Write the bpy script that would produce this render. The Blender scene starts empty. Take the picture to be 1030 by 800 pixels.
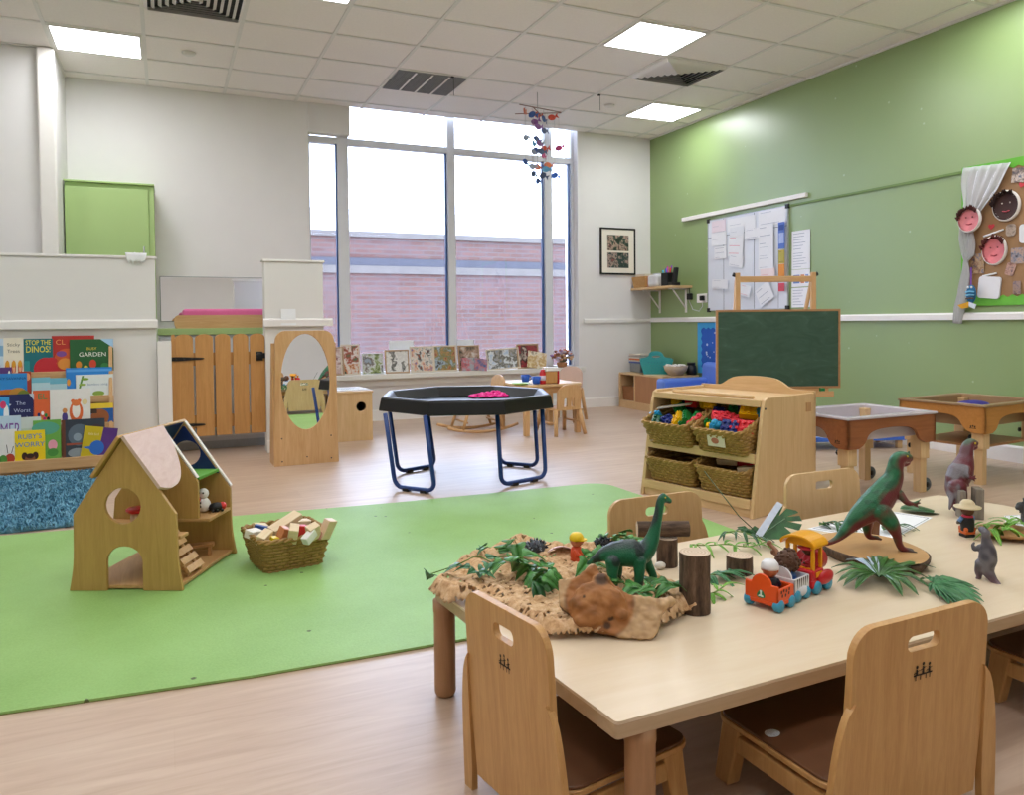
EXPOSURE, SKY, LAMP = 0.2, 9.5, 17.0
import bpy, bmesh, math, random
from mathutils import Vector, Matrix, noise
from mathutils.geometry import tessellate_polygon
random.seed(7)
PI = math.pi
scene = bpy.context.scene
COL = scene.collection

# ---------------------------------------------------------------- camera geometry (metres, floor z=0, back wall along X)
F, CX, CY = 773.05, 515.0, 345.63
YAW, PITCH, ROLL = 0.4235, -0.0274, -0.0098
CAM = Vector((0, 0, 0.9213))
XR, YB, H = 4.919, 7.151, 2.927          # green wall, window wall, ceiling
fwd = Vector((math.sin(YAW)*math.cos(PITCH), math.cos(YAW)*math.cos(PITCH), math.sin(PITCH)))
rgt0 = Vector((math.cos(YAW), -math.sin(YAW), 0)); up0 = rgt0.cross(fwd)
rgt = math.cos(ROLL)*rgt0 + math.sin(ROLL)*up0
upv = -math.sin(ROLL)*rgt0 + math.cos(ROLL)*up0

def ray(u, v): return rgt*((u-CX)/F) - upv*((v-CY)/F) + fwd
def PZ(u, v, z=0.0):
    r = ray(u, v); return CAM + r*((z-CAM.z)/r.z)
def PY(u, v, y=YB):
    r = ray(u, v); return CAM + r*(y/r.y)
def PX(u, v, x=XR):
    r = ray(u, v); return CAM + r*(x/r.x)
def VH(u, v, p):
    r = ray(u, v); t = (p.x*r.x+p.y*r.y)/(r.x*r.x+r.y*r.y); return CAM.z + t*r.z
def SC(p):
    """metres per pixel at a place"""
    return (p-CAM).dot(fwd)/F
def sub(v): return v

# ---------------------------------------------------------------- materials
def lin(h):
    h = h.lstrip('#'); c = [int(h[i:i+2], 16)/255 for i in (0, 2, 4)]
    return tuple(x/12.92 if x <= .04045 else ((x+.055)/1.055)**2.4 for x in c)+(1,)
MC = {}
def nodes(name):
    m = bpy.data.materials.new(name); m.use_nodes = True
    nt = m.node_tree; b = nt.nodes['Principled BSDF']
    return m, nt, b
def tex_coord(nt, kind='Object', scale=(1, 1, 1), rot=(0, 0, 0), loc=(0, 0, 0)):
    tc = nt.nodes.new('ShaderNodeTexCoord'); mp = nt.nodes.new('ShaderNodeMapping')
    mp.inputs['Scale'].default_value = scale; mp.inputs['Rotation'].default_value = rot; mp.inputs['Location'].default_value = loc
    nt.links.new(tc.outputs[kind], mp.inputs['Vector']); return mp.outputs['Vector']
def ramp(nt, fac, stops, interp='LINEAR'):
    r = nt.nodes.new('ShaderNodeValToRGB'); r.color_ramp.interpolation = interp
    e = r.color_ramp.elements
    while len(e) < len(stops): e.new(.5)
    for k, (p, c) in enumerate(stops):
        e[k].position = p; e[k].color = lin(c) if isinstance(c, str) else c
    nt.links.new(fac, r.inputs['Fac']); return r.outputs['Color']
def noise_tex(nt, vec, scale=5, detail=3, rough=.55, dist=0):
    n = nt.nodes.new('ShaderNodeTexNoise'); n.inputs['Scale'].default_value = scale; n.inputs['Detail'].default_value = detail
    n.inputs['Roughness'].default_value = rough; n.inputs['Distortion'].default_value = dist
    nt.links.new(vec, n.inputs['Vector']); return n.outputs['Fac']
def bump(nt, b, h, strength=.2, dist=.01):
    n = nt.nodes.new('ShaderNodeBump'); n.inputs['Strength'].default_value = strength; n.inputs['Distance'].default_value = dist
    nt.links.new(h, n.inputs['Height']); nt.links.new(n.outputs['Normal'], b.inputs['Normal'])
def col(h, rough=.5, var=.06, scale=30, metal=0, spec=.4, name=None):
    """plain surface with a faint mottle"""
    k = (h, rough, var, scale, metal, spec)
    if k in MC: return MC[k]
    m, nt, b = nodes(name or 'surface_'+h.strip('#'))
    c = lin(h); lo = tuple(x*(1-var) for x in c[:3])+(1,); hi = tuple(min(1, x*(1+var)) for x in c[:3])+(1,)
    f = noise_tex(nt, tex_coord(nt), scale, 3)
    nt.links.new(ramp(nt, f, [(.3, lo), (.7, hi)]), b.inputs['Base Color'])
    b.inputs['Roughness'].default_value = rough; b.inputs['Metallic'].default_value = metal
    b.inputs['Specular IOR Level'].default_value = spec
    MC[k] = m; return m
def wood(a, b_, scale=1.0, axis='x', rough=.42, name='wood', stretch=14, spec=.4):
    k = ('wood', a, b_, scale, axis, rough)
    if k in MC: return MC[k]
    m, nt, b = nodes(name)
    s = {'x': (1, stretch, stretch), 'y': (stretch, 1, stretch), 'z': (stretch, stretch, 1)}[axis]
    v = tex_coord(nt, 'Object', tuple(x*scale for x in s))
    f = noise_tex(nt, v, 2.2, 5, .6, 1.2)
    v2 = tex_coord(nt, 'Object', tuple(x*scale*5 for x in s))
    g = noise_tex(nt, v2, 4, 2, .5, .3)
    mx = nt.nodes.new('ShaderNodeMath'); mx.operation = 'MULTIPLY_ADD'; mx.inputs[1].default_value = .3
    nt.links.new(g, mx.inputs[0]); nt.links.new(f, mx.inputs[2])
    nt.links.new(ramp(nt, mx.outputs[0], [(.42, a), (.9, b_)]), b.inputs['Base Color'])
    b.inputs['Roughness'].default_value = rough; b.inputs['Specular IOR Level'].default_value = spec
    bump(nt, b, g, .04, .002)
    MC[k] = m; return m
def photo(seed, *cols, scale=11):
    """a printed photograph: soft blotches of its colours"""
    m, nt, b = nodes('printed_photo')
    v = tex_coord(nt, 'Object', (1, 1, 1), (0, 0, 0), (seed*3.7, seed*1.3, seed*2.1))
    f = noise_tex(nt, v, scale, 4, .62, .25)
    n = len(cols)
    st = [(.33+.34*k/max(1, n-1), c) for k, c in enumerate(cols)]
    nt.links.new(ramp(nt, f, st, 'LINEAR'), b.inputs['Base Color'])
    b.inputs['Roughness'].default_value = .3
    return m
def emit(h, s, name):
    m, nt, b = nodes(name); b.inputs['Base Color'].default_value = lin(h)
    b.inputs['Emission Color'].default_value = lin(h); b.inputs['Emission Strength'].default_value = s
    return m
def attr_mat(name, rough=.45, bumpscale=120, bs=.3, spec=.4):
    m, nt, b = nodes(name)
    a = nt.nodes.new('ShaderNodeVertexColor'); a.layer_name = 'paint'
    nt.links.new(a.outputs['Color'], b.inputs['Base Color'])
    b.inputs['Roughness'].default_value = rough; b.inputs['Specular IOR Level'].default_value = spec
    if bs:
        vo = nt.nodes.new('ShaderNodeTexVoronoi'); vo.inputs['Scale'].default_value = bumpscale
        nt.links.new(tex_coord(nt), vo.inputs['Vector']); bump(nt, b, vo.outputs['Distance'], bs, .002)
    return m

# ---------------------------------------------------------------- mesh building
def T(x=0, y=0, z=0): return Matrix.Translation((x, y, z))
def RX(a): return Matrix.Rotation(a, 4, 'X')
def RY(a): return Matrix.Rotation(a, 4, 'Y')
def RZ(a): return Matrix.Rotation(a, 4, 'Z')
def SCL(x, y, z): return Matrix.Diagonal((x, y, z, 1))
def frame(o, x, y, z):
    """matrix with the given axes"""
    m = Matrix.Identity(4)
    for i in range(3):
        m[i][0] = x[i]; m[i][1] = y[i]; m[i][2] = z[i]; m[i][3] = o[i]
    return m
UPRIGHT = RX(PI/2)           # XY drawing -> XZ plane, extrusion towards -Y
def arc(cx, cy, r, a0, a1, n, ry=None):
    ry = r if ry is None else ry
    return [(cx+r*math.cos(a0+(a1-a0)*i/n), cy+ry*math.sin(a0+(a1-a0)*i/n)) for i in range(n+1)]
def ell(cx, cy, rx, ry=None, n=28): return arc(cx, cy, rx, 0, 2*PI*(1-1/n), n-1, ry)
def rrect(x0, y0, x1, y1, r, n=5):
    return (arc(x1-r, y0+r, r, -PI/2, 0, n)+arc(x1-r, y1-r, r, 0, PI/2, n)+arc(x0+r, y1-r, r, PI/2, PI, n)+arc(x0+r, y0+r, r, PI, 1.5*PI, n))
def chaikin(p, k=2, closed=False):
    for _ in range(k):
        q = []
        n = len(p)
        for i in range(n if closed else n-1):
            a, b = Vector(p[i]), Vector(p[(i+1) % n]); q += [a*.75+b*.25, a*.25+b*.75]
        if not closed: q = [Vector(p[0])]+q+[Vector(p[-1])]
        p = q
    return p
class MB:
    def __init__(s): s.v = []; s.f = []; s.m = []; s.s = []
    def add(s, vs, fs, mat=0, smooth=False, M=None):
        o = len(s.v)
        for p in vs:
            p = Vector(p) if len(p) == 3 else Vector((p[0], p[1], 0))
            s.v.append(M @ p if M is not None else p)
        for f in fs: s.f.append([i+o for i in f]); s.m.append(mat); s.s.append(smooth)
        return s
    def box(s, x0, x1, y0, y1, z0, z1, mat=0, M=None):
        vs = [(x, y, z) for z in (z0, z1) for y in (y0, y1) for x in (x0, x1)]
        return s.add(vs, [(0, 2, 3, 1), (4, 5, 7, 6), (0, 1, 5, 4), (2, 6, 7, 3), (0, 4, 6, 2), (1, 3, 7, 5)], mat, False, M)
    def hexa(s, bot, top, mat=0):
        """eight corners: four below, four above, same winding"""
        return s.add(list(bot)+list(top), [(3, 2, 1, 0), (4, 5, 6, 7), (0, 1, 5, 4), (1, 2, 6, 5), (2, 3, 7, 6), (3, 0, 4, 7)], mat)
    def prism(s, outer, t, holes=(), mat=0, M=None, smooth_sides=False):
        loops = [[Vector((p[0], p[1], 0)) for p in l] for l in [outer]+list(holes)]
        flat = [p for l in loops for p in l]; n = len(flat)
        tri = tessellate_polygon(loops)
        area = sum(outer[i][0]*outer[(i+1) % len(outer)][1]-outer[(i+1) % len(outer)][0]*outer[i][1] for i in range(len(outer)))
        tr = []
        for a, b, c in tri:
            d = (flat[b]-flat[a]).cross(flat[c]-flat[a]).z
            if abs(d) < 1e-14: continue
            tr.append((a, b, c) if d > 0 else (a, c, b))
        vs = [(p.x, p.y, 0) for p in flat]+[(p.x, p.y, t) for p in flat]
        fs = [(c, b, a) for a, b, c in tr]+[(a+n, b+n, c+n) for a, b, c in tr]
        s.add(vs, fs, mat, False, M)
        o = 0; base = len(s.v)-2*n
        for li, l in enumerate(loops):
            k = len(l)
            ar = sum(l[i].x*l[(i+1) % k].y-l[(i+1) % k].x*l[i].y for i in range(k))
            fl = (ar > 0) == (li == 0)
            for i in range(k):
                a, b = base+o+i, base+o+(i+1) % k
                s.f.append([a, b, b+n, a+n] if fl else [b, a, a+n, b+n]); s.m.append(mat); s.s.append(smooth_sides)
            o += k
        return s
    def flat(s, pts, mat=0, M=None):
        l = [Vector((p[0], p[1], 0)) for p in pts]
        fs = []
        for a, b, c in tessellate_polygon([l]):
            fs.append((a, b, c) if (l[b]-l[a]).cross(l[c]-l[a]).z > 0 else (a, c, b))
        return s.add(l, fs, mat, False, M)
    def tube(s, path, r, n=10, mat=0, closed=False, caps=True, sx=1.0, M=None):
        """round (or flattened by sx) tube along points; r one value or one per point"""
        P = [Vector(p) for p in path]; k = len(P)
        R = list(r) if hasattr(r, '__len__') else [r]*k
        vs, fs = [], []
        prev = None
        for i in range(k):
            if closed: t = P[(i+1) % k]-P[i-1]
            else: t = P[min(i+1, k-1)]-P[max(i-1, 0)]
            t = t.normalized() if t.length > 1e-9 else Vector((0, 0, 1))
            if prev is None:
                a = Vector((0, 0, 1)) if abs(t.z) < .9 else Vector((0, 1, 0))
                u = t.cross(a).normalized()
            else:
                u = (prev-t*prev.dot(t)); u = u.normalized() if u.length > 1e-6 else t.orthogonal().normalized()
            prev = u; w = t.cross(u)
            for j in range(n):
                an = 2*PI*j/n; vs.append(P[i]+u*(R[i]*sx*math.cos(an))+w*(R[i]*math.sin(an)))
        for i in range(k if closed else k-1):
            for j in range(n):
                a, b = i*n+j, i*n+(j+1) % n; c, d = ((i+1) % k)*n+j, ((i+1) % k)*n+(j+1) % n
                fs.append((a, b, d, c))
        if caps and not closed:
            fs.append(tuple(range(n-1, -1, -1))); fs.append(tuple((k-1)*n+j for j in range(n)))
        return s.add(vs, fs, mat, True, M)
    def lathe(s, prof, n=24, mat=0, M=None, smooth=True):
        """profile of (radius, height) about Z"""
        vs, fs = [], []
        for r, z in prof:
            for j in range(n): vs.append((r*math.cos(2*PI*j/n), r*math.sin(2*PI*j/n), z))
        k = len(prof)
        for i in range(k-1):
            for j in range(n): fs.append((i*n+j, i*n+(j+1) % n, (i+1)*n+(j+1) % n, (i+1)*n+j))
        if prof[0][0] > 1e-6: fs.append(tuple(range(n-1, -1, -1)))
        if prof[-1][0] > 1e-6: fs.append(tuple((k-1)*n+j for j in range(n)))
        return s.add(vs, fs, mat, smooth, M)
    def ball(s, c, rx, ry=None, rz=None, n=16, m=10, mat=0, M=None):
        ry = rx if ry is None else ry; rz = rx if rz is None else rz
        vs = [(0, 0, -1)]; fs = []
        for i in range(1, m):
            a = -PI/2+PI*i/m
            for j in range(n): vs.append((math.cos(a)*math.cos(2*PI*j/n), math.cos(a)*math.sin(2*PI*j/n), math.sin(a)))
        vs.append((0, 0, 1)); e = len(vs)-1
        for j in range(n):
            fs.append((0, 1+(j+1) % n, 1+j)); fs.append((e, 1+(m-2)*n+j, 1+(m-2)*n+(j+1) % n))
            for i in range(m-2): fs.append((1+i*n+j, 1+i*n+(j+1) % n, 1+(i+1)*n+(j+1) % n, 1+(i+1)*n+j))
        vs = [(c[0]+x*rx, c[1]+y*ry, c[2]+z*rz) for x, y, z in vs]
        return s.add(vs, fs, mat, True, M)
    def text(s, body, size, mat=0, M=None, t=.0006, align='CENTER'):
        cu = bpy.data.curves.new('lettering', 'FONT'); cu.body = body; cu.size = size; cu.align_x = align; cu.align_y = 'CENTER'; cu.extrude = t; cu.resolution_u = 3
        o = bpy.data.objects.new('lettering', cu); COL.objects.link(o)
        dg = bpy.context.evaluated_depsgraph_get()
        me = bpy.data.meshes.new_from_object(o.evaluated_get(dg))
        s.add([v.co.copy() for v in me.vertices], [tuple(p.vertices) for p in me.polygons], mat, False, M)
        bpy.data.objects.remove(o); bpy.data.curves.remove(cu); bpy.data.meshes.remove(me)
        return s
    def mesh(s, name, mats):
        me = bpy.data.meshes.new(name); me.from_pydata([tuple(v) for v in s.v], [], s.f)
        for m in (mats if isinstance(mats, (list, tuple)) else [mats]): me.materials.append(m)
        me.polygons.foreach_set('material_index', s.m); me.polygons.foreach_set('use_smooth', s.s)
        me.update(); return me
    def build(s, name, mats, parent=None, loc=None, rz=0, bevel=0, seg=2, label=None):
        o = bpy.data.objects.new(name, s.mesh(name, mats)); COL.objects.link(o)
        if parent: o.parent = parent
        if loc is not None: o.location = loc
        if rz: o.rotation_euler = (0, 0, rz)
        if bevel:
            b = o.modifiers.new('soft_edges', 'BEVEL'); b.width = bevel; b.segments = seg; b.limit_method = 'ANGLE'; b.angle_limit = math.radians(35)
        if label: o['label'] = label
        return o
def tag(o, label, cat, group=None, kind=None):
    o['label'] = label; o['category'] = cat
    if group: o['group'] = group
    if kind: o['kind'] = kind
    return o
def thing(name, label, cat, loc=(0, 0, 0), rz=0, group=None, rot=None):
    o = bpy.data.objects.new(name, None); COL.objects.link(o); o.empty_display_size = .05
    o.location = loc; o.rotation_euler = rot if rot else (0, 0, rz)
    return tag(o, label, cat, group)
def struct(o, label=None, cat=None):
    o['kind'] = 'structure'
    if label: o['label'] = label
    if cat: o['category'] = cat
    return o
def copy_tree(o, parent=None):
    c = o.copy(); COL.objects.link(c)
    if parent: c.parent = parent
    for ch in list(o.children): copy_tree(ch, c)
    return c
def organic(name, mb, voxel, mats, parent=None, loc=None, rz=0, smooth=4, paint=None, rough=0):
    """fuse overlapping tubes and balls into one continuous skin; paint(co, no) gives each point its own colour"""
    o = bpy.data.objects.new(name, mb.mesh(name, mats)); COL.objects.link(o)
    r = o.modifiers.new('skin', 'REMESH'); r.mode = 'VOXEL'; r.voxel_size = voxel; r.use_smooth_shade = True
    if smooth:
        s = o.modifiers.new('soften', 'SMOOTH'); s.iterations = smooth; s.factor = .5
    dg = bpy.context.evaluated_depsgraph_get(); dg.update()
    me = bpy.data.meshes.new_from_object(o.evaluated_get(dg))
    o.modifiers.clear(); o.data = me
    if rough:
        for v in me.vertices:
            n_ = noise.noise(v.co*38)+.55*noise.noise(v.co*85+Vector((3, 1, 7)))+.3*noise.noise(v.co*190); v.co = v.co+v.normal*(rough*n_)
    for p in me.polygons: p.use_smooth = True
    if paint:
        ca = me.color_attributes.new('paint', 'FLOAT_COLOR', 'POINT')
        for i, v in enumerate(me.vertices): ca.data[i].color = paint(v.co, v.normal)
    if parent: o.parent = parent
    if loc is not None: o.location = loc
    if rz: o.rotation_euler = (0, 0, rz)
    return o
def mixc(a, b, t):
    t = max(0, min(1, t)); return tuple(a[i]*(1-t)+b[i]*t for i in range(3))+(1,)
def smooth01(x): x = max(0, min(1, x)); return x*x*(3-2*x)
# ================================================================ camera, light, world
cam = bpy.data.cameras.new('camera'); camo = bpy.data.objects.new('camera', cam); COL.objects.link(camo)
camo.matrix_world = frame(CAM, rgt, upv, -fwd)
cam.sensor_fit = 'HORIZONTAL'; cam.sensor_width = 36; cam.lens = F/1030*36
cam.shift_y = -(400-CY)/1030; cam.clip_start = .02; cam.clip_end = 200
scene.camera = camo
vs = scene.view_settings; vs.view_transform = 'Standard'; vs.look = 'None'; vs.gamma = 1; vs.exposure = EXPOSURE; vs.use_curve_mapping = False
w = bpy.data.worlds.new('overcast_sky'); scene.world = w; w.use_nodes = True
bg = w.node_tree.nodes['Background']; bg.inputs['Color'].default_value = lin('#d0e0ff'); bg.inputs['Strength'].default_value = SKY

# ================================================================ the room
WHITE = col('#e9e7e5', .75, .015, 3, name='white_wall_paint')
XL, YR = -3.2, -2.6
m, nt, b = nodes('laminate_floor')
v = tex_coord(nt, 'Object', (1, 1, 1))
br = nt.nodes.new('ShaderNodeTexBrick'); br.inputs['Scale'].default_value = 1; br.inputs['Brick Width'].default_value = 1.3; br.inputs['Row Height'].default_value = .19
br.inputs['Mortar Size'].default_value = .0012; br.inputs['Bias'].default_value = 0
br.inputs['Color1'].default_value = (0, 0, 0, 1); br.inputs['Color2'].default_value = (1, 1, 1, 1); br.inputs['Mortar'].default_value = (.2, .2, .2, 1)
nt.links.new(v, br.inputs['Vector'])
v2 = tex_coord(nt, 'Object', (1.6, 16, 1)); g = noise_tex(nt, v2, 1.8, 5, .6, .8)
mx = nt.nodes.new('ShaderNodeMath'); mx.operation = 'MULTIPLY_ADD'; mx.inputs[1].default_value = .16
sp = nt.nodes.new('ShaderNodeSeparateColor'); nt.links.new(br.outputs['Color'], sp.inputs['Color'])
nt.links.new(sp.outputs[0], mx.inputs[0]); nt.links.new(g, mx.inputs[2])
nt.links.new(ramp(nt, mx.outputs[0], [(.3, '#b2957e'), (.55, '#c0a58e'), (.8, '#cbb39d')]), b.inputs['Base Color'])
b.inputs['Roughness'].default_value = .40; b.inputs['Specular IOR Level'].default_value = .9
bump(nt, b, g, .03, .002)
MFLOOR = m
struct(MB().box(XL, XR, YR, YB, -.1, 0).build('floor', MFLOOR))

# ceiling of mineral tiles in an exposed grid
GX, GY, GDX, GDY = 1.1055, 6.9756, .6, .527
TILE = col('#f4eeea', .9, .02, 60, name='mineral_tile')
GRID = col('#e6e3df', .5, .01, name='white_grid_metal')
ceil = struct(MB().box(XL, XR, YR, YB+.002, H+.004, H+.12).build('ceiling', TILE))
g = MB()
for i in range(-8, 8):
    x = GX+GDX*i
    if XL < x < XR: g.box(x-.012, x+.012, YR, YB, H-.004, H+.004)
for j in range(0, 19):
    y = GY-GDY*j
    if YR < y < YB: g.box(XL, XR, y-.012, y+.012, H-.0035, H+.004)
g.box(XR-.025, XR, YR, YB, H-.012, H+.004)
g.build('ceiling_grid', GRID, ceil)

# window wall: opening X 1.225..3.985, sill z .44 up to the ceiling
WX0, WX1, WZ0 = 1.215, 4.0, .40
wb = MB(); HT = H+.32
wb.box(XL, WX0, YB, YB+.28, 0, HT+.1); wb.box(WX1, XR+.1, YB, YB+.28, 0, HT+.1); wb.box(WX0, WX1, YB, YB+.28, HT, HT+.1); wb.box(WX0, WX1, YB, YB+.28, 0, WZ0)
struct(wb.build('wall_back', WHITE))
m, nt, b = nodes('green_wall_paint')
f = noise_tex(nt, tex_coord(nt), 1.2, 2)
nt.links.new(ramp(nt, f, [(.3, '#8ba368'), (.7, '#8fa76c')]), b.inputs['Base Color']); b.inputs['Roughness'].default_value = .36; b.inputs['Specular IOR Level'].default_value = 1.0
# scuffs where pictures were stuck: small pale flecks
v = nt.nodes.new('ShaderNodeTexVoronoi'); v.inputs['Scale'].default_value = 5; nt.links.new(tex_coord(nt), v.inputs['Vector'])
cr = ramp(nt, v.outputs['Distance'], [(.035, (1, 1, 1, 1)), (.05, (0, 0, 0, 1))])
mixn = nt.nodes.new('ShaderNodeMix'); mixn.data_type = 'RGBA'; nt.links.new(cr, mixn.inputs[0])
nt.links.new(b.inputs['Base Color'].links[0].from_socket, mixn.inputs[6]); mixn.inputs[7].default_value = lin('#a9bd90'); nt.links.new(mixn.outputs[2], b.inputs['Base Color'])
struct(MB().box(XR, XR+.2, YR, YB+.28, 0, H).build('wall_right', m))
MGREENWALL = m
struct(MB().box(XL-.2, XL, YR, YB+.28, 0, H).build('wall_left', WHITE))
struct(MB().box(XL-.2, XR+.2, YR-.2, YR, 0, H).build('wall_rear', WHITE))
# the left bay steps forward of the window wall
struct(MB().box(XL, -.695, 6.475, YB, 0, H).build('wall_bay', WHITE))
struct(MB().box(-.80, -.69, 6.42, 6.475, 0, H).build('trim_3', col('#efece6', .5, .01), bevel=.012))
# boxed duct above the window's left light
struct(MB().box(1.215, 1.597, YB-.012, YB+.10, 2.665, HT-.001).build('trim_4', WHITE, bevel=.01))

GLOSSW = col('#efece8', .35, .01, name='white_gloss_paint')
def rail_profile(z0, z1, d): return [(0, z0), (d, z0), (d, z1-.012), (d*.55, z1), (0, z1)]
# dado rail on both walls
struct(MB().prism([(p[0], p[1]) for p in rail_profile(.908, .952, .022)], XR-4.06, M=frame((4.06, YB, 0), (0, -1, 0), (0, 0, 1), (1, 0, 0))).build('trim_1', GLOSSW))
struct(MB().prism([(p[0], p[1]) for p in rail_profile(.908, .957, .03)], YB-YR, M=frame((XR, YR, 0), (-1, 0, 0), (0, 0, 1), (0, 1, 0))).build('trim_2', GLOSSW))
sk = MB(); sk.prism(rail_profile(0, .105, .016), XR-(-.695), M=frame((-.695, YB, 0), (0, -1, 0), (0, 0, 1), (1, 0, 0)))
struct(sk.build('baseboard_back', GLOSSW))
struct(MB().prism(rail_profile(0, .105, .016), YB-YR, M=frame((XR, YR, 0), (-1, 0, 0), (0, 0, 1), (0, 1, 0))).build('baseboard_right', GLOSSW))
# thin projecting ledge above the dado on the green wall (upper wall stands proud)
pa, pb = PX(690, 219), PX(1030, 165)
struct(MB().box(XR-.012, XR, YR, 5.9, 1.893, 1.912).build('trim_5', col('#6f8a48', .5, .02)))
# white trunking above the whiteboard
t5 = MB().box(XR-.03, XR, 4.86, 6.55, 1.945, 1.985)
struct(t5.build('trim_6', GLOSSW, bevel=.004))

# window frame
WY = YB+.13
FR = col('#dddfe3', .4, .01, name='grey_white_window_frame')
wf = MB()
def vbar(u0, u1, v, z0, z1, d=.05, y=WY):
    a, b_ = PY(u0, v, y), PY(u1, v, y); wf.box(a.x, b_.x, y-d, y+d, z0, z1)
TZ = PY(400, 148, WY).z
vbar(339.5, 350.5, 250, WZ0, HT); vbar(449.5, 457, 250, WZ0, HT); vbar(546.4, 553.8, 250, WZ0, HT)
wf.box(WX0, WX0+.025, WY-.05, WY+.05, WZ0, HT); wf.box(PY(572.7, 250, WY).x, WX1, WY-.05, WY+.05, WZ0, HT)
wf.box(WX0, WX1, WY-.045, WY+.045, TZ-.03, TZ+.03); wf.box(WX0, WX1, WY-.05, WY+.05, WZ0, WZ0+.06); wf.box(WX0, WX1, WY-.05, WY+.05, HT-.06, HT)
win = struct(wf.build('window_1', FR, bevel=.004))
BL = col('#3c5a8c', .4, .02, name='blue_gasket')
gk = MB()
for u in (339.3, 448.6, 545.4, 571.6):
    x = PY(u, 250, WY).x; gk.box(x-.012, x+.004, WY-.03, WY-.0, WZ0+.06, TZ-.03)
gk.build('window_gasket', BL, win)
m, nt, b = nodes('window_glass')
tr = nt.nodes.new('ShaderNodeBsdfTransparent'); gl = nt.nodes.new('ShaderNodeBsdfGlossy'); gl.inputs['Roughness'].default_value = .02
fr = nt.nodes.new('ShaderNodeFresnel'); fr.inputs['IOR'].default_value = 1.45; mxs = nt.nodes.new('ShaderNodeMixShader')
nt.links.new(fr.outputs[0], mxs.inputs[0]); nt.links.new(tr.outputs[0], mxs.inputs[1]); nt.links.new(gl.outputs[0], mxs.inputs[2])
nt.links.new(mxs.outputs[0], nt.nodes['Material Output'].inputs['Surface']); MGLASS = m
MB().box(WX0, WX1, WY-.004, WY+.004, WZ0+.03, HT-.02).build('window_pane', MGLASS, win)
# sill board
struct(MB().box(WX0-.02, WX1+.03, YB-.10, WY-.04, .40, .447).build('window_sill', col('#e8e6df', .4, .01), win, bevel=.006))
struct(MB().box(WX0-.02, WX1+.03, YB-.03, YB, .335, .40).build('trim_7', GLOSSW))

# ================================================================ brick building across the yard
def brick_mat():
    m, nt, b = nodes('red_brickwork')
    v = tex_coord(nt, 'Object', (1, 1, 1), (PI/2, 0, 0))
    br = nt.nodes.new('ShaderNodeTexBrick'); br.inputs['Scale'].default_value = 1; br.inputs['Brick Width'].default_value = .26; br.inputs['Row Height'].default_value = .085
    br.inputs['Mortar Size'].default_value = .012; br.inputs['Mortar Smooth'].default_value = .3
    br.inputs['Color1'].default_value = lin('#4a302b'); br.inputs['Color2'].default_value = lin('#553a34'); br.inputs['Mortar'].default_value = lin('#4c4342')
    nt.links.new(v, br.inputs['Vector'])
    n = noise_tex(nt, tex_coord(nt), 1.5, 4); mixn = nt.nodes.new('ShaderNodeMix'); mixn.data_type = 'RGBA'
    nt.links.new(ramp(nt, n, [(.4, (0, 0, 0, 1)), (.75, (.5, .5, .5, 1))]), mixn.inputs[0])
    nt.links.new(br.outputs['Color'], mixn.inputs[6]); mixn.inputs[7].default_value = lin('#50464a'); nt.links.new(mixn.outputs[2], b.inputs['Base Color'])
    b.inputs['Roughness'].default_value = .9; return m
BY = 14.0
zt = PY(440, 236, BY).z; zb = PY(440, 268, BY).z
bld = thing('brick_building', 'red brick building with a stone band across the yard outside the window', 'building', (5.0, BY, 0))
bld['kind'] = 'structure'
def bl(x): return x-5.0
MB().box(bl(-3), bl(14), 0, .4, -3, zt-.1).build('brick_wall', brick_mat(), bld)
STONE = col('#56514e', .9, .08, 4)
MB().box(bl(-3), bl(14), -.06, .46, zt-.1, zt).build('coping', STONE, bld)
sb = MB().box(bl(-3), bl(14), -.05, .01, zb-.16, zb-.02); sb.build('stone_band', STONE, bld)
MB().box(bl(-3), bl(14), -.04, .01, zb-.02, zb+.12, 0).build('slate_band', col('#37373f', .8, .08, 6), bld)
MB().hexa([(bl(-3), .4, zt-.15), (bl(10.2), .4, zt-.15), (bl(11), 5, zt-.15), (bl(-3), 5, zt-.15)], [(bl(-3), .4, zt-.05), (bl(10.2), .4, zt-.05), (bl(9.0), 5, zt+1.15), (bl(-3), 5, zt+1.15)]).build('roof', col('#b4b6ba', .6, .05), bld)
a = PY(470, 222, 22); b_ = PY(585, 262, 22)
MB().box(bl(a.x), bl(24), 22-BY, 26-BY, -3, a.z).build('rear_block', col('#7c8494', .8, .05), bld)
struct(MB().box(-20, 40, YB+.3, 40, -3.1, -3).build('ground_outside', col('#cfcfcf', .9, .1, 3)), 'grey paved yard outside the window', 'ground')

# ================================================================ ceiling fittings
LIT = emit('#f6f8fd', LAMP, 'lit_diffuser')
def panel(i, j, label):
    x0, y1 = GX+GDX*i, GY-GDY*j
    t = thing('ceiling_light', label, 'light', (x0+GDX/2, y1-GDY/2, H), 0, 'recessed ceiling light panels')
    a, c = GDX/2-.012, GDY/2-.012
    MB().prism([(-a, -c), (a, -c), (a, c), (-a, c)], .008, [[(-a+.02, -c+.02), (-a+.02, c-.02), (a-.02, c-.02), (a-.02, -c+.02)]], M=T(0, 0, -.008)).build('frame', GRID, t)
    MB().box(-a+.02, a-.02, -c+.02, c-.02, -.005, -.002).build('diffuser', LIT, t)
panel(-3, 1, 'square lit ceiling light above the green cupboard')
panel(-1, 4, 'lit ceiling light cut by the top edge, left of centre')
panel(3, 4, 'square lit ceiling light beside the square air diffuser, larger in view')
panel(5, 1, 'square lit ceiling light near the corner of the green wall')
panel(5, 7, 'ceiling light over the green wall, mostly above the picture')
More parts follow.
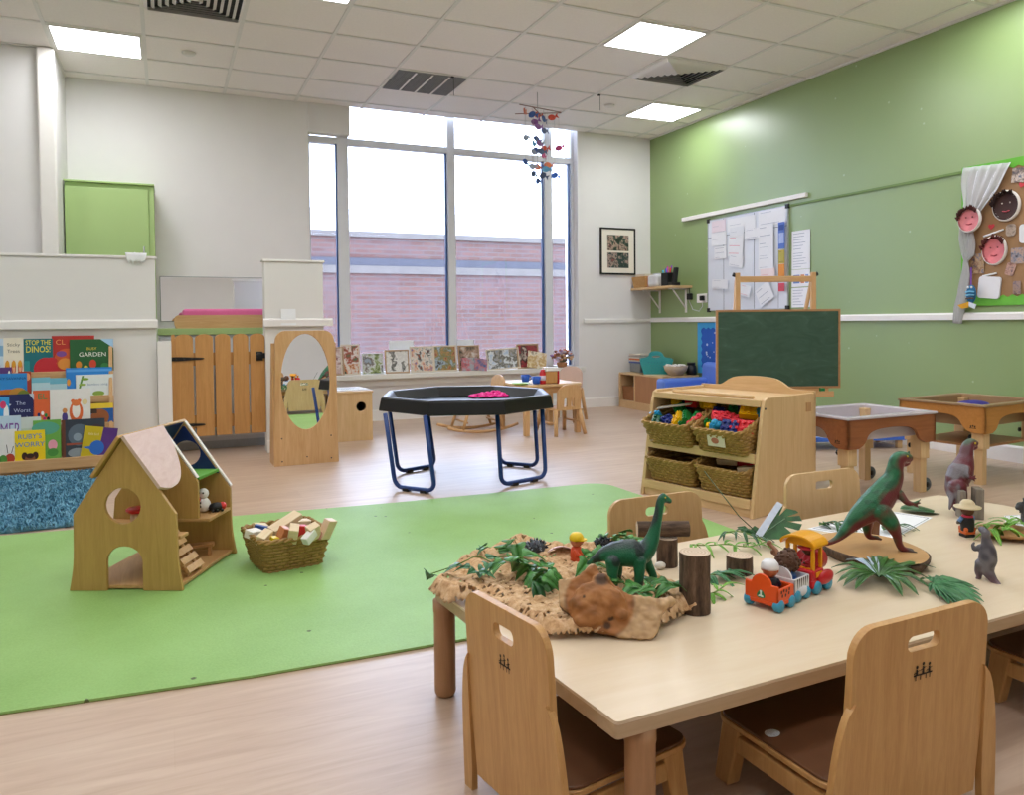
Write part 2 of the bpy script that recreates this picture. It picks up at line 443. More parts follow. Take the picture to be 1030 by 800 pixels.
for i, j in ((-3, 7), (-1, 10), (3, 10), (1, 7), (-5, 10), (-5, 4), (1, 13), (5, 13), (-3, 13)):
    panel(i, j, 'ceiling light in the room behind the camera')
# egg-crate grille
x0, y0 = GX+GDX, GY-GDY*2
t = thing('ceiling_vent', 'dark grey grille panel in the ceiling near the window', 'vent', (x0+.3, y0+GDY/2, H))
q = MB(); q.box(-.285, .285, -.25, .25, -.002, 0); q.build('backing', col('#6b6b6e', .8), t)
q = MB()
for k in range(34): x = -.285+.57*k/33; q.box(x-.0015, x+.0015, -.25, .25, -.012, -.002)
for k in range(30): y = -.25+.5*k/29; q.box(-.285, .285, y-.0015, y+.0015, -.012, -.002)
q.build('grille', col('#98989a', .5), t)
q = MB()
for x in (-.14, 0.0, .14): q.box(x-.008, x+.008, -.25, .25, -.014, -.004)
q.build('slat', GRID, t)
# four-way air diffusers
def diffuser(i, j, label):
    t = thing('air_diffuser', label, 'vent', (GX+GDX*(i+.5), GY-GDY*(j+.5), H))
    a, c = .288, .252
    MB().box(-a, a, -c, c, -.002, 0).build('backing', col('#3a3a3c', .9), t)
    q = MB()
    for k in range(7):
        s0 = 1-k*.14; s1 = s0-.075
        o = [(-a*s0, -c*s0), (a*s0, -c*s0), (a*s0, c*s0), (-a*s0, c*s0)]; h = [(-a*s1, -c*s1), (-a*s1, c*s1), (a*s1, c*s1), (a*s1, -c*s1)]
        # sloped vane
        zo, zi = -.004-.02*(k > 0)*.3, -.028
        vs = [(x, y, zo) for x, y in o]+[(o[n][0]/s0*s1, o[n][1]/s0*s1, zi) for n in range(4)]
        q.add(vs, [(n, (n+1) % 4, 4+(n+1) % 4, 4+n) for n in range(4)])
    q.build('vane', GRID, t)
diffuser(4, 3, 'square air diffuser with dark slots beside the ceiling light')
diffuser(-2, 3, 'square air diffuser cut by the top edge above the tall green cupboard')
def disc(u, v, label):
    p = PZ(u, v, H)
    return tag(MB().lathe([(.001, -.02), (.03, -.02), (.045, -.012), (.05, 0)], 24).build('smoke_detector', GRID, None, p), label, 'detector')
disc(190, 53, 'small white disc on the ceiling above the green cupboard')
disc(613, 106, 'small white disc on the ceiling near the hanging fish mobile')
for u, v, v1, l in ((602.5, 95, 111, 'small black ceiling hook with hanging wire right of the fish mobile'), (455, 76.5, 96, 'small black ceiling hook with wire at the grille corner')):
    p = PZ(u, v, H); s = SC(p)
    t = thing('ceiling_hook', l, 'hook', p)
    MB().box(-.012, .012, -.008, .008, -.012, 0).build('clip', col('#333336', .5), t)
    MB().tube([(.01, 0, -.008), (.01, 0, -(v1-v)*s)], .0022, 6).build('wire', col('#4a4a4c', .5), t)
# ================================================================ palette
BEECH = wood('#c99a66', '#dcb585', 1.2, 'z', .4, 'beech_veneer')
BEECHX = wood('#c99a66', '#dcb585', 1.2, 'x', .4, 'beech_veneer')
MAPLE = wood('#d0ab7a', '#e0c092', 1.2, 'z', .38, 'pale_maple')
MAPLEX = wood('#d0ab7a', '#e0c092', 1.2, 'x', .38, 'pale_maple')
PLY = wood('#b08a4c', '#c49d5c', 1.4, 'z', .45, 'birch_ply')
PLYX = wood('#b08a4c', '#c49d5c', 1.4, 'x', .45, 'birch_ply')
OAK = wood('#b9854a', '#cf9c60', 1.2, 'z', .42, 'honey_wood')
BLACK = col('#17181a', .4, .05)
DKMETAL = col('#222326', .35, .05, metal=.3)
STEEL = col('#b8b9bb', .3, .02, metal=.9)
PAPERW = col('#eef0f2', .7, .01, name='white_paper')
GW = col('#e4e2de', .55, .012, 3, name='partition_white')

# ================================================================ low partition walls with ledge
PYF = 5.75
def partition(x0, x1, label, trimx0, trimx1):
    p = MB().box(x0, x1, PYF, PYF+.12, 0, 1.375)
    o = struct(p.build('partition', GW, bevel=.003), label, 'partition')
    MB().box(x0-.012, x1+.012, PYF-.012, PYF+.132, 1.375, 1.392).build('cap', GLOSSW, o, bevel=.003)
    MB().prism(rail_profile(.908, .966, .03), trimx1-trimx0, M=frame((trimx0, PYF, 0), (0, -1, 0), (0, 0, 1), (1, 0, 0))).build('ledge', GLOSSW, o)
    MB().prism(rail_profile(0, .09, .014), x1-x0, M=frame((x0, PYF, 0), (0, -1, 0), (0, 0, 1), (1, 0, 0))).build('skirting_board', GLOSSW, o)
    return o
pl = partition(XL, -.055, 'white half height partition behind the book display', XL, -.045)
pr_ = partition(.652, 1.068, 'white half height partition post behind the oval mirror', .64, 1.13)
MB().box(-.053, .035, 5.70, 5.87, 0, .815).build('gate_post', GLOSSW, pl, bevel=.004)

# ================================================================ tall green cupboard in the bay
GREEN = col('#a9c581', .45, .01, 4, name='pale_green_laminate')
t = thing('cupboard', 'tall pale green cupboard standing behind the white partition', 'cupboard', (-.373, 6.8, 0))
MB().box(-.312, .312, .02, .34, 0, 2.04).build('body', GREEN, t, bevel=.003)
MB().box(-.312, .27, -.002, .018, .05, 2.005).build('door', GREEN, t, bevel=.003)
hd = MB().tube([(.232, -.004, 1.45), (.232, -.03, 1.46), (.232, -.03, 1.54), (.232, -.004, 1.55)], .006, 8).build('handle', STEEL, t)
MB().box(-.316, .316, -.008, .34, 2.04, 2.055).build('top', GREEN, t, bevel=.003)

# white tissue lying over the partition edge
p = PY(137, 255, PYF)
q = MB()
N, Mx = 16, 10
vs = []; fs = []
for i in range(N+1):
    for j in range(Mx+1):
        u, v = i/N-.5, j/Mx
        x = u*(.10+.03*math.sin(5*v)); y = -.03+.16*v if v > .3 else -.018-.004*v
        z = 1.398+.012*noise.noise(Vector((u*9, v*9, 2)))+.012 if v > .3 else 1.41-.06*(.3-v)/.3*(1+.6*noise.noise(Vector((u*8, 3, 1))))
        vs.append((x, y, z))
for i in range(N):
    for j in range(Mx): a = i*(Mx+1)+j; fs.append((a, a+1, a+Mx+2, a+Mx+1))
q.add(vs, fs, 0, True)
o = q.build('tissue', PAPERW, None, (p.x, PYF, 0)); o.modifiers.new('thickness', 'SOLIDIFY').thickness = .002
tag(o, 'crumpled white tissue on top of the left partition', 'tissue')

# ================================================================ changing unit behind the gate
t = thing('changing_unit', 'pale grey nappy changing counter with green edge behind the picket gate', 'counter', (.33, 6.1, 0))
MB().box(-.37, .37, .02, .6, .06, .85).build('body', col('#c9cdd0', .5, .02), t)
MB().box(-.38, .38, -.005, .62, .852, .9).build('worktop', GREEN, t, bevel=.004)
MB().box(-.36, .36, .04, .06, 0, .06).build('plinth', col('#a9afb5', .5), t)
MB().box(-.365, -.005, .0, .018, .09, .83).build('door', col('#cfd2d4', .5, .02), t, bevel=.002)
MB().box(.005, .365, .0, .018, .09, .83).build('door', col('#cfd2d4', .5, .02), t, bevel=.002)
a = PY(175, 331, 6.15); z1 = PY(175, 318, 6.15).z
t = thing('changing_tray', 'curved wooden tray end board on the changing counter', 'tray', (.39, 6.16, .9))
MB().prism(rrect(-.33, 0, .34, .098, .035), .02, M=T(0, .02, 0) @ UPRIGHT).build('board', BEECHX, t, bevel=.003)
MB().box(-.32, .34, .02, .40, 0, .015).build('base', BEECHX, t)
q = MB().box(-.27, .35, .03, .38, .017, .145); q.build('changing_mat', col('#e06aa0', .45, .03), None, (.39, 6.16, .9), bevel=.02, seg=3)
tag(bpy.data.objects['changing_mat'], 'pink padded changing mat in the wooden tray', 'changing mat')
t = thing('wall_mirror', 'wide frameless mirror on the wall above the changing counter', 'mirror', (.39, YB-.01, 1.15))
MIR = nodes('silvered_glass'); MIR[2].inputs['Metallic'].default_value = 1; MIR[2].inputs['Roughness'].default_value = .01; MIR[2].inputs['Base Color'].default_value = (.9, .91, .92, 1); MIR = MIR[0]
MB().box(-.42, .42, 0, .006, -.19, .185).build('glass', MIR, t)
MB().box(-.425, .425, .005, .01, -.195, .19).build('backing', col('#8d9294', .5), t)

# ================================================================ picket gate
t = thing('picket_gate', 'honey wood picket gate with black hinges between the white partitions', 'gate', (.035, 5.80, 0))
pk = [(168, 179), (177, 195), (197, 215), (217, 232.5), (235, 250.5), (252, 267)]
for k, (u0, u1) in enumerate(pk):
    x0 = PY(u0, 390, 5.79).x-.035+(.0 if k else .012); x1 = PY(u1, 390, 5.79).x-.035
    if k == 0: x0, x1 = .0, PY(177, 390, 5.79).x-.035
    r = min(.03, (x1-x0)*.45)
    pts = [(x0, .145), (x1, .145), (x1, .86-r)]+arc((x0+x1)/2, .86-r, (x1-x0)/2, 0, PI, 8, r)[1:]
    MB().prism(pts, .018, M=T(0, 0, 0) @ UPRIGHT).build('picket', OAK, t, bevel=.003)
for z in (.245, .685): MB().box(.01, .60, .0, .022, z-.045, z+.045).build('rail', OAK, t, bevel=.003)
for z, L in ((.69, .20), (.228, .20)):
    q = MB().prism([(0, -.014), (.06, -.014), (L, -.006), (L+.012, 0), (L, .006), (.06, .014), (0, .014)], .006, M=T(0, -.019, z) @ UPRIGHT)
    for x in (.03, .08, .13): q.lathe([(0, .004), (.004, .004), (.005, 0)], 8, M=T(x, -.025, z) @ RX(PI/2))
    q.build('hinge', BLACK, t)
q = MB().box(.555, .60, -.03, -.018, .665, .73).tube([(.575, -.03, .70), (.575, -.05, .70)], .02, 10).box(.60, .635, -.035, .0, .68, .72)
q.build('latch', BLACK, t, bevel=.003)

# ================================================================ oval mirror stand
PA, PB = PZ(276, 470), PZ(343, 466); PB.y = PA.y+.005
ax = (PB-PA); wd = ax.length; ang = math.atan2(ax.y, ax.x)
t = thing('floor_mirror', 'wooden arched floor mirror with a tall oval glass beside the gate', 'mirror', PA, ang)
hgt = .90
outl = [(0, 0), (wd, 0), (wd-.018, .80)]+arc(wd-.085, .815, .065, 0, PI/2, 6)+arc(.085, .815, .065, PI/2, PI, 6)+[(.018, .80)]
oval = ell(wd/2, .545, .158, .315, 40)
tilt = RX(-math.radians(.3))
pan = MB().prism(outl, .02, [oval], M=tilt @ T(0, .02, 0) @ UPRIGHT).build('front_panel', BEECH, t, bevel=.003)
MB().prism(ell(wd/2, .545, .160, .317, 40), .006, M=tilt @ T(0, .016, 0) @ UPRIGHT).build('mirror_glass', MIR, t)
MB().prism(outl, .006, M=tilt @ T(0, .028, 0) @ UPRIGHT).build('back_panel', BEECH, t)
for x in (.0, wd-.02):
    q = MB().prism([(0.0, 0), (.20, 0), (.20, .02), (.06, .80), (.035, .80)], .02, M=T(x, .012, 0) @ frame((0, 0, 0), (0, 1, 0), (0, 0, 1), (1, 0, 0)))
    q.build('side_panel', BEECH, t, bevel=.002)
MB().box(.02, wd-.02, .12, .14, .1, .17).build('rail', BEECHX, t)
for x, z in ((.05, .03), (wd/2, .05), (wd-.05, .03), (.05, .18), (wd-.05, .18)):
    MB().lathe([(0, .003), (.004, .003), (.005, 0)], 8, M=tilt @ T(x, -.001, z) @ RX(PI/2)).build('screw', DKMETAL, t)
# paper tucked behind its top
s = PY(299, 328, 5.33)
o = MB().box(-.052, .052, -.002, .002, 0, .12).build('note', PAPERW, None, (s.x, 5.72, .915)); tag(o, 'white paper note standing on the ledge above the oval mirror', 'note')
o.rotation_euler = (-.12, 0, 0)

# ================================================================ low cabinet with a round hole, papers on top
t = thing('cabinet', 'small pale wood cabinet with a round hole in its front beside the mirror', 'cabinet', (1.16, 6.0, 0))
MB().prism([(0, 0), (.325, 0), (.325, .375), (0, .375)], .018, [ell(.235, .27, .038, .038, 24)], M=T(0, .018, 0) @ UPRIGHT).build('front', MAPLE, t, bevel=.002)
MB().box(0, .018, .018, .42, 0, .375).build('side', MAPLE, t); MB().box(.307, .325, .018, .42, 0, .375).build('side', MAPLE, t)
MB().box(.018, .307, .40, .42, 0, .375).build('back', col('#2a2622', .8), t)
MB().box(-.006, .331, -.006, .426, .375, .393).build('top', MAPLEX, t, bevel=.003)
MB().box(.018, .307, .02, .4, .02, .04).build('bottom', MAPLEX, t)
q = MB(); q.box(-.13, .13, -.15, .15, 0, .006)
for k in range(6): q.box(-.1, .1-.03*(k % 3), -.1+k*.035, -.09+k*.035, .006, .0064, 1)
o = q.build('papers', [PAPERW, col('#9aa0a8', .8)], None, (1.34, 6.2, .394), .1); tag(o, 'white sheet of notes on the small pale cabinet', 'paper')

# ================================================================ front facing book display
BXL, BXR, BF = -1.6, -.342, 5.55
t = thing('book_display', 'beech tiered display rack full of picture books against the partition', 'bookcase', (BXR, 5.50, 0))
TIERS = [(.09, .004), (.30, .068), (.47, .132), (.63, .185)]     # shelf height, set back
L = BXL-BXR
MB().prism([(0, 0), (.235, 0), (.235, .80), (.205, .805), (.19, .78), (.035, .16), (.0, .14)], .022, M=T(0, 0, 0) @ frame((0, 0, 0), (0, 1, 0), (0, 0, 1), (1, 0, 0))).build('side_panel', BEECH, t, bevel=.004)
MB().prism([(0, 0), (.235, 0), (.235, .80), (.205, .805), (.19, .78), (.035, .16), (.0, .14)], .022, M=T(L-.022, 0, 0) @ frame((0, 0, 0), (0, 1, 0), (0, 0, 1), (1, 0, 0))).build('side_panel', BEECH, t, bevel=.004)
MB().box(L, 0, -.012, .006, .035, .105).build('front_board', BEECHX, t, bevel=.004)
MB().box(L, 0, .0, .012, .0, .033).build('plinth', wood('#a98454', '#b8925f', 1.2, 'x', .5, 'darker_plinth_wood'), t)  # plinth in a darker brown than the beech above
for z, d in TIERS:
    MB().box(L, 0, d+.004, d+.052, z-.012, z).build('shelf', BEECHX, t)
    if z > .2: MB().box(L, 0, d-.006, d+.003, z-.042, z+.006).build('lip', BEECHX, t, bevel=.003)
MB().box(L, 0, .215, .228, .02, .79).build('back_panel', BEECHX, t)

def art(q, w, h, items, M, mats):
    """flat printed shapes on a cover, each a hair proud of the last"""
    lay = .0004
    for it in items:
        k = it[0]; c = it[-1]
        if c not in mats: mats.append(c)
        mi = mats.index(c)
        lay += .00012
        A = M @ T(0, 0, lay)
        if k == 'r': q.flat([(it[1]*w, it[2]*h), (it[3]*w, it[2]*h), (it[3]*w, it[4]*h), (it[1]*w, it[4]*h)], mi, A)
        elif k == 'e': q.flat(ell(it[1]*w, it[2]*h, it[3]*w, it[4]*h, 18), mi, A)
        elif k == 'p': q.flat([(x*w, y*h) for x, y in it[1]], mi, A)
        elif k == 't':
            half = min(it[2], 1-it[2])*w*.96; est = len(it[1])*.62*it[4]*h/2
            q.text(it[1], it[4]*h, mi, A @ T(it[2]*w, it[3]*h, 0) @ SCL(min(1, half/est), 1, 1), .0001)
BOOKS = 'picture books on the display rack'
def book(u0, v0, u1, v1, tier, label, base, items, lean=-4, roll=0, dy=0, th=.01):
    z, d = TIERS[tier]
    dy *= .5; y = 5.50+d+.004+dy
    a, b_ = PY(u0, (v0+v1)/2, y), PY(u1, (v0+v1)/2, y)
    w_ = b_.x-a.x; zt = PY((u0+u1)/2, v0, y).z; h_ = max(.05, zt-z)
    o = thing('picture_book', label, 'book', ((a.x+b_.x)/2, y, z+.001), 0, BOOKS, rot=(math.radians(lean), math.radians(roll), 0))
    names = [base]; q = MB()
    M0 = T(-w_/2, 0, 0) @ UPRIGHT
    q.box(-w_/2, w_/2, 0, .0015, 0, h_); q.box(-w_/2, w_/2, th-.0015, th, 0, h_); q.box(-w_/2, -w_/2+.0015, 0, th, 0, h_)
    art(q, w_, h_, items, M0, names)
    q.build('cover', [col(c, .35, .03) for c in names], o)
    MB().box(-w_/2+.002, w_/2-.003, .0016, th-.0016, .003, h_-.003).build('pages', col('#efece2', .8), o)
    return o
hood = lambda x: [('e', x, .17, .11, .2, '#c8402a'), ('e', x, .15, .07, .13, '#f0b890'), ('e', x, .26, .1, .1, '#e0a030')]
book(-14, 341, 3, 366, 3, 'pale blue book at the left picture edge, top tier', '#c9dcea', [('r', 0, .5, 1, .8, '#86b4d4')])
book(2.5, 340, 24, 367, 3, 'cream book with a row of red hooded faces, top tier', '#ece4cf', hood(.2)+hood(.5)+hood(.8)+[('t', 'Sticky', .5, .8, .13, '#7a705e'), ('t', 'Trees', .5, .62, .13, '#7a705e')], dy=.002)
book(23.5, 341, 53, 374, 3, 'teal book with yellow dinosaur title and a red dinosaur', '#1c6f78', [('e', .75, .1, .42, .34, '#c02a34'), ('e', .95, .34, .2, .1, '#c02a34'), ('r', .02, 0, .2, .35, '#2f8f94'), ('t', 'STOP THE', .5, .88, .2, '#f1e132'), ('t', 'DINOS!', .5, .68, .26, '#f1e132')], dy=-.004)
book(52, 338, 95, 374, 3, 'wide red book half hidden behind the green garden book', '#b8332c', [('e', .35, .35, .3, .3, '#cf5a30'), ('e', .3, .22, .17, .16, '#e0903c'), ('e', .22, .5, .12, .08, '#7a4a90'), ('t', 'CL', .2, .82, .2, '#e79a5a')], dy=.012)
book(70, 341.5, 114, 372, 3, 'dark green garden book with white title', '#2a6237', [('e', .2, .2, .07, .12, '#e08a2c'), ('e', .52, .22, .08, .14, '#d2472e'), ('e', .36, .12, .05, .06, '#f2d13c'), ('e', .8, .15, .1, .1, '#3d8a48'), ('p', [(.7, 1), (1, 1), (1, .72)], '#a9cfee'), ('t', 'BUSY', .5, .7, .12, '#e4c83c'), ('t', 'GARDEN', .52, .52, .19, '#eef2e4')], dy=-.006)
book(-12, 370, 11, 376, 2, 'purple book peeping up behind the blue book at the left', '#5a3a7c', [('e', .9, .5, .08, .4, '#f0ece4')], dy=.012)
book(-10, 376, 27, 398, 2, 'sky blue book with orange hills, second tier', '#2f8ad0', [('e', .5, .05, .6, .35, '#d07a2c'), ('e', .75, .2, .25, .25, '#c8923c'), ('e', .9, .05, .2, .3, '#7c8a3a'), ('t', 'LUCKY SAVANNA', .5, .8, .14, '#1d4f8c')])
book(18, 374, 31, 397, 2, 'red spined book behind the sky blue hills book', '#b0402c', [('e', .75, .8, .2, .14, '#e8a070')], dy=.012)
book(31.5, 380, 50, 394, 2, 'pale turquoise seaside book, left of its pair', '#b8dbe4', [('r', 0, .0, 1, .35, '#dfe9e6'), ('r', 0, .75, 1, 1, '#78bccf')])
book(49, 380.5, 67, 394, 2, 'pale turquoise seaside book, right of its pair', '#b4d6de', [('r', 0, .0, 1, .4, '#e2e6dc'), ('r', 0, .7, 1, 1, '#6fb4cb')], dy=.004)
book(66, 370, 113, 394, 2, 'bright blue wide book behind the bamboo book', '#2f86d8', [('e', .06, .5, .04, .12, '#e8a040'), ('e', .08, .15, .05, .1, '#d06040'), ('r', .02, .86, .98, .94, '#5aa6ea')], dy=.012)
book(76, 377, 114, 399, 2, 'white book with green bamboo leaves', '#e4ecea', [('p', [(.05, .2), (.1, .2), (.22, .95), (.17, .95)], '#5d8f3a'), ('e', .25, .8, .1, .06, '#86a83c'), ('e', .18, .55, .1, .05, '#9ab84a'), ('e', .6, .12, .16, .12, '#8fae4c'), ('t', 'bamboo song', .58, .55, .15, '#8aa0b8')], dy=-.004)
book(-12, 400, 9, 421, 1, 'light blue book with pink shape at the left edge, third tier', '#3aa0dc', [('e', .85, .45, .13, .3, '#f2f4f4'), ('e', .7, .75, .15, .12, '#d8406c')], dy=-.006)
book(-2, 397, 34, 422, 1, 'dark navy owl book with a white moon', '#252a5c', [('e', .3, .76, .07, .1, '#e8e8f0'), ('e', .335, .79, .06, .085, '#252a5c'), ('t', 'The', .62, .72, .16, '#b8c0e0'), ('t', 'Worst', .66, .5, .16, '#b8c0e0'), ('t', 'Owl', .66, .27, .16, '#b8c0e0'), ('p', [(.86, 1), (1, 1), (1, .8)], '#c4ccd8')])
pat = [('e', x, y, .08, .055, c) for x, y, c in ((.3, .32, '#222a6a'), (.5, .36, '#f2f2f2'), (.68, .3, '#1f8a4c'), (.4, .2, '#e8c430'), (.6, .2, '#c42a7a'), (.25, .15, '#2f6ac8'), (.8, .2, '#222'*1+'222'), (.5, .08, '#d83a3a'), (.75, .1, '#f4f4f4'))]
book(33, 393, 52, 428, 1, 'orange book with green letters and colourful patchwork elephant', '#e2683a', pat+[('t', 'EL', .5, .82, .24, '#3f8f5c')])
book(50, 391.5, 91, 428, 1, 'large white book showing an orange bear and a small child', '#e9e7e2', [('e', .64, .35, .17, .3, '#dd6a34'), ('e', .64, .4, .1, .22, '#f1ece4'), ('e', .56, .66, .05, .05, '#dd6a34'), ('e', .72, .66, .05, .05, '#dd6a34'), ('e', .64, .6, .11, .09, '#e07a44'), ('e', .36, .22, .07, .14, '#4c3f8a'), ('e', .36, .4, .06, .07, '#c98a50'), ('r', .25, .08, .8, .14, '#c8a078'), ('e', .86, .62, .07, .08, '#e3d39c')], dy=-.008)
book(90.5, 406, 114, 425, 1, 'blue book with a brown face and yellow top, third tier', '#2a5fa8', [('e', .42, .3, .4, .42, '#9a5a34'), ('r', 0, .74, 1, 1, '#e9c93a'), ('r', 0, .5, .3, .74, '#3a2a24')])
book(-8, 419, 20.5, 442, 0, 'pale blue book with large purple letters, lowest tier', '#c3d8e6', [('t', 'MER', .62, .68, .42, '#7c4a9c'), ('r', 0, 0, 1, .3, '#dfe6ea')], dy=.02)
book(-8, 432.5, 17, 459, 0, 'white book with a green and red caterpillar', '#eceae4', [('e', .7, .14, .2, .15, '#b5422c'), ('e', .42, .12, .17, .14, '#4f8f3a'), ('e', .2, .1, .14, .12, '#3f7c34'), ('p', [(.6, .3), (.63, .3), (.58, .55), (.55, .55)], '#40342c'), ('p', [(.75, .3), (.78, .3), (.86, .5), (.83, .5)], '#40342c')], dy=.004)
book(14.5, 433.5, 45, 459.5, 0, 'bright yellow book with blue title and a girl with bunches', '#f2d21e', [('t', "RUBY'S", .5, .8, .22, '#2f7fc0'), ('t', 'WORRY', .5, .55, .22, '#2f7fc0'), ('e', .32, .2, .1, .12, '#3a2420'), ('e', .68, .2, .1, .12, '#3a2420'), ('e', .5, .1, .17, .17, '#8a5636'), ('e', .5, .2, .14, .08, '#3a2420')], dy=-.004)
book(21, 420, 41, 459, 0, 'pale grey green book behind the yellow book', '#b9cfc0', [('r', 0, .75, 1, 1, '#cdd8d2'), ('e', .5, .6, .3, .12, '#d8b6b8')], dy=.028)
book(33, 423, 61, 456, 0, 'green meadow book with a pink pig', '#6fae4c', [('e', .45, .8, .5, .16, '#58a58a'), ('e', .7, .38, .17, .13, '#eaa0b0'), ('e', .7, .2, .2, .1, '#4c9040'), ('e', .25, .3, .12, .1, '#caa26a')], dy=.014)
book(62, 422, 105.5, 456, 0, 'dark picture book with a grey wolf and brown spine', '#37404c', [('r', 0, 0, .08, 1, '#6b4030'), ('e', .4, .6, .26, .28, '#5c6c7a'), ('e', .36, .55, .1, .1, '#8fa0ac'), ('e', .35, .15, .22, .12, '#8f9aa0'), ('p', [(.1, .35), (.5, .35), (.5, .4), (.1, .4)], '#a0503c'), ('e', .8, .75, .14, .1, '#4a3a40')], dy=.02)
book(80, 430, 114, 457, 0, 'mustard and purple book tilted at the end of the lowest tier', '#c8b422', [('p', [(.5, 0), (1, 0), (1, 1), (.56, 1)], '#5a3580'), ('e', .45, .32, .22, .24, '#2f6fc8'), ('p', [(.0, .3), (.25, .25), (.28, .36)], '#2f6fc8'), ('t', 'little bird', .3, .75, .12, '#efe8b0')], roll=9, dy=-.006)

# ================================================================ blue shaggy rug
m, nt, b = nodes('blue_shag'); f = noise_tex(nt, tex_coord(nt), 14, 4)
nt.links.new(ramp(nt, f, [(.3, '#4f8ba6'), (.7, '#84b6cc')]), b.inputs['Base Color']); b.inputs['Roughness'].default_value = .95
o = thing('shaggy_rug', 'blue shaggy rug in front of the book display', 'rug', (-.40, 5.46, 0))
MB().prism(rrect(-1.3, -1.42, 0, 0, .04), .012).build('backing', m, o, bevel=.004)
q = MB(); rnd = random.Random(3)
for k in range(16000):
    x = -rnd.random()*.75; y = -1.44*rnd.random()
    a = rnd.random()*2*PI; l = .016+.016*rnd.random(); s = .006
    dx, dy = math.cos(a), math.sin(a); ln = rnd.uniform(.2, .9)*l
    q.add([(x-dy*s, y+dx*s, .010), (x+dy*s, y-dx*s, .010), (x+dx*ln+dy*s*.4, y+dy*ln-dx*s*.4, .012+l*.75), (x+dx*ln-dy*s*.4, y+dy*ln+dx*s*.4, .012+l*.75)], [(0, 1, 2, 3)])
o2 = q.build('pile', m, o); o2['kind'] = 'stuff'

# ================================================================ green play mat
m, nt, b = nodes('green_carpet_mat')
v = tex_coord(nt); f = noise_tex(nt, v, 160, 3); g = noise_tex(nt, v, 2.0, 3)
mx = nt.nodes.new('ShaderNodeMath'); mx.operation = 'MULTIPLY_ADD'; mx.inputs[1].default_value = .6; nt.links.new(f, mx.inputs[0]); nt.links.new(g, mx.inputs[2])
c1 = ramp(nt, mx.outputs[0], [(.5, '#83ad5a'), (1.0, '#98c272')])
vo = nt.nodes.new('ShaderNodeTexVoronoi'); vo.inputs['Scale'].default_value = 7; nt.links.new(v, vo.inputs['Vector'])
dist = nt.nodes.new('ShaderNodeMath'); dist.operation = 'MULTIPLY_ADD'; dist.inputs[1].default_value = .06; nt.links.new(f, dist.inputs[0]); nt.links.new(vo.outputs['Distance'], dist.inputs[2])
sp = ramp(nt, dist.outputs[0], [(.072, (1, 1, 1, 1)), (.085, (0, 0, 0, 1))])
mixn = nt.nodes.new('ShaderNodeMix'); mixn.data_type = 'RGBA'; nt.links.new(sp, mixn.inputs[0]); nt.links.new(c1, mixn.inputs[6]); mixn.inputs[7].default_value = lin('#4c5a2a')
nt.links.new(mixn.outputs[2], b.inputs['Base Color']); b.inputs['Roughness'].default_value = .55; b.inputs['Specular IOR Level'].default_value = .5; bump(nt, b, f, .25, .003)
EDGE = col('#6d6a2c', .9, .1)
c0, c1_, c2, c3 = PZ(0, 720), PZ(430, 652), PZ(600, 487.5), PZ(400, 507)
pts = [(-1.6, 2.30), (c0.x, c0.y), (.2, 2.085), (c1_.x, c1_.y), (1.9, 2.03)]+arc(2.10, 2.14, .13, -PI/2, 0, 5)+[(2.26, 3.25)]+arc(2.13, 3.64, .12, 0, PI/2, 5)+[(c3.x, c3.y), (-.6, 3.97), (-1.6, 4.05)]
o = MB().prism(pts, .006, M=T(0, 0, .002)).prism([(x, y) for x, y in pts], .002, mat=1).build('play_mat', [m, EDGE], None)
tag(o, 'large bright green carpet mat on the wooden floor', 'rug')
# ================================================================ tuff tray on its blue stand
TC = Vector((1.635, 4.30, 0)); TR = .53; TZR = .505
t = thing('mixing_tray', 'black octagonal plastic play tray raised on a blue tubular stand', 'tray', TC, math.radians(2))
BLKP = col('#101113', .34, .08, 40, name='black_plastic')
def octo(r, z): return [(r*math.cos(PI/4*k), r*math.sin(PI/4*k), z) for k in range(8)]
prof = [(TR-.035, TZR-.075), (TR, TZR-.08), (TR+.012, TZR-.078), (TR-.004, TZR-.006), (TR-.016, TZR), (TR-.036, TZR), (TR-.046, TZR-.008), (TR-.085, TZR-.058), (TR-.11, TZR-.064), (0, TZR-.064)]
q = MB(); vs = []
for r, z in prof: vs += octo(max(r, .001), z)
fs = [(i*8+j, i*8+(j+1) % 8, (i+1)*8+(j+1) % 8, (i+1)*8+j) for i in range(len(prof)-1) for j in range(8)]
q.add(vs, fs); 
o = q.build('tray', BLKP, t, bevel=.006); so = o.modifiers.new('wall', 'SOLIDIFY'); so.thickness = .004; so.offset = -1
BLUE = col('#22407f', .32, .04, name='blue_powder_coat')
tcm = T(TC.x, TC.y, 0) @ RZ(math.radians(2)); inv = tcm.inverted()
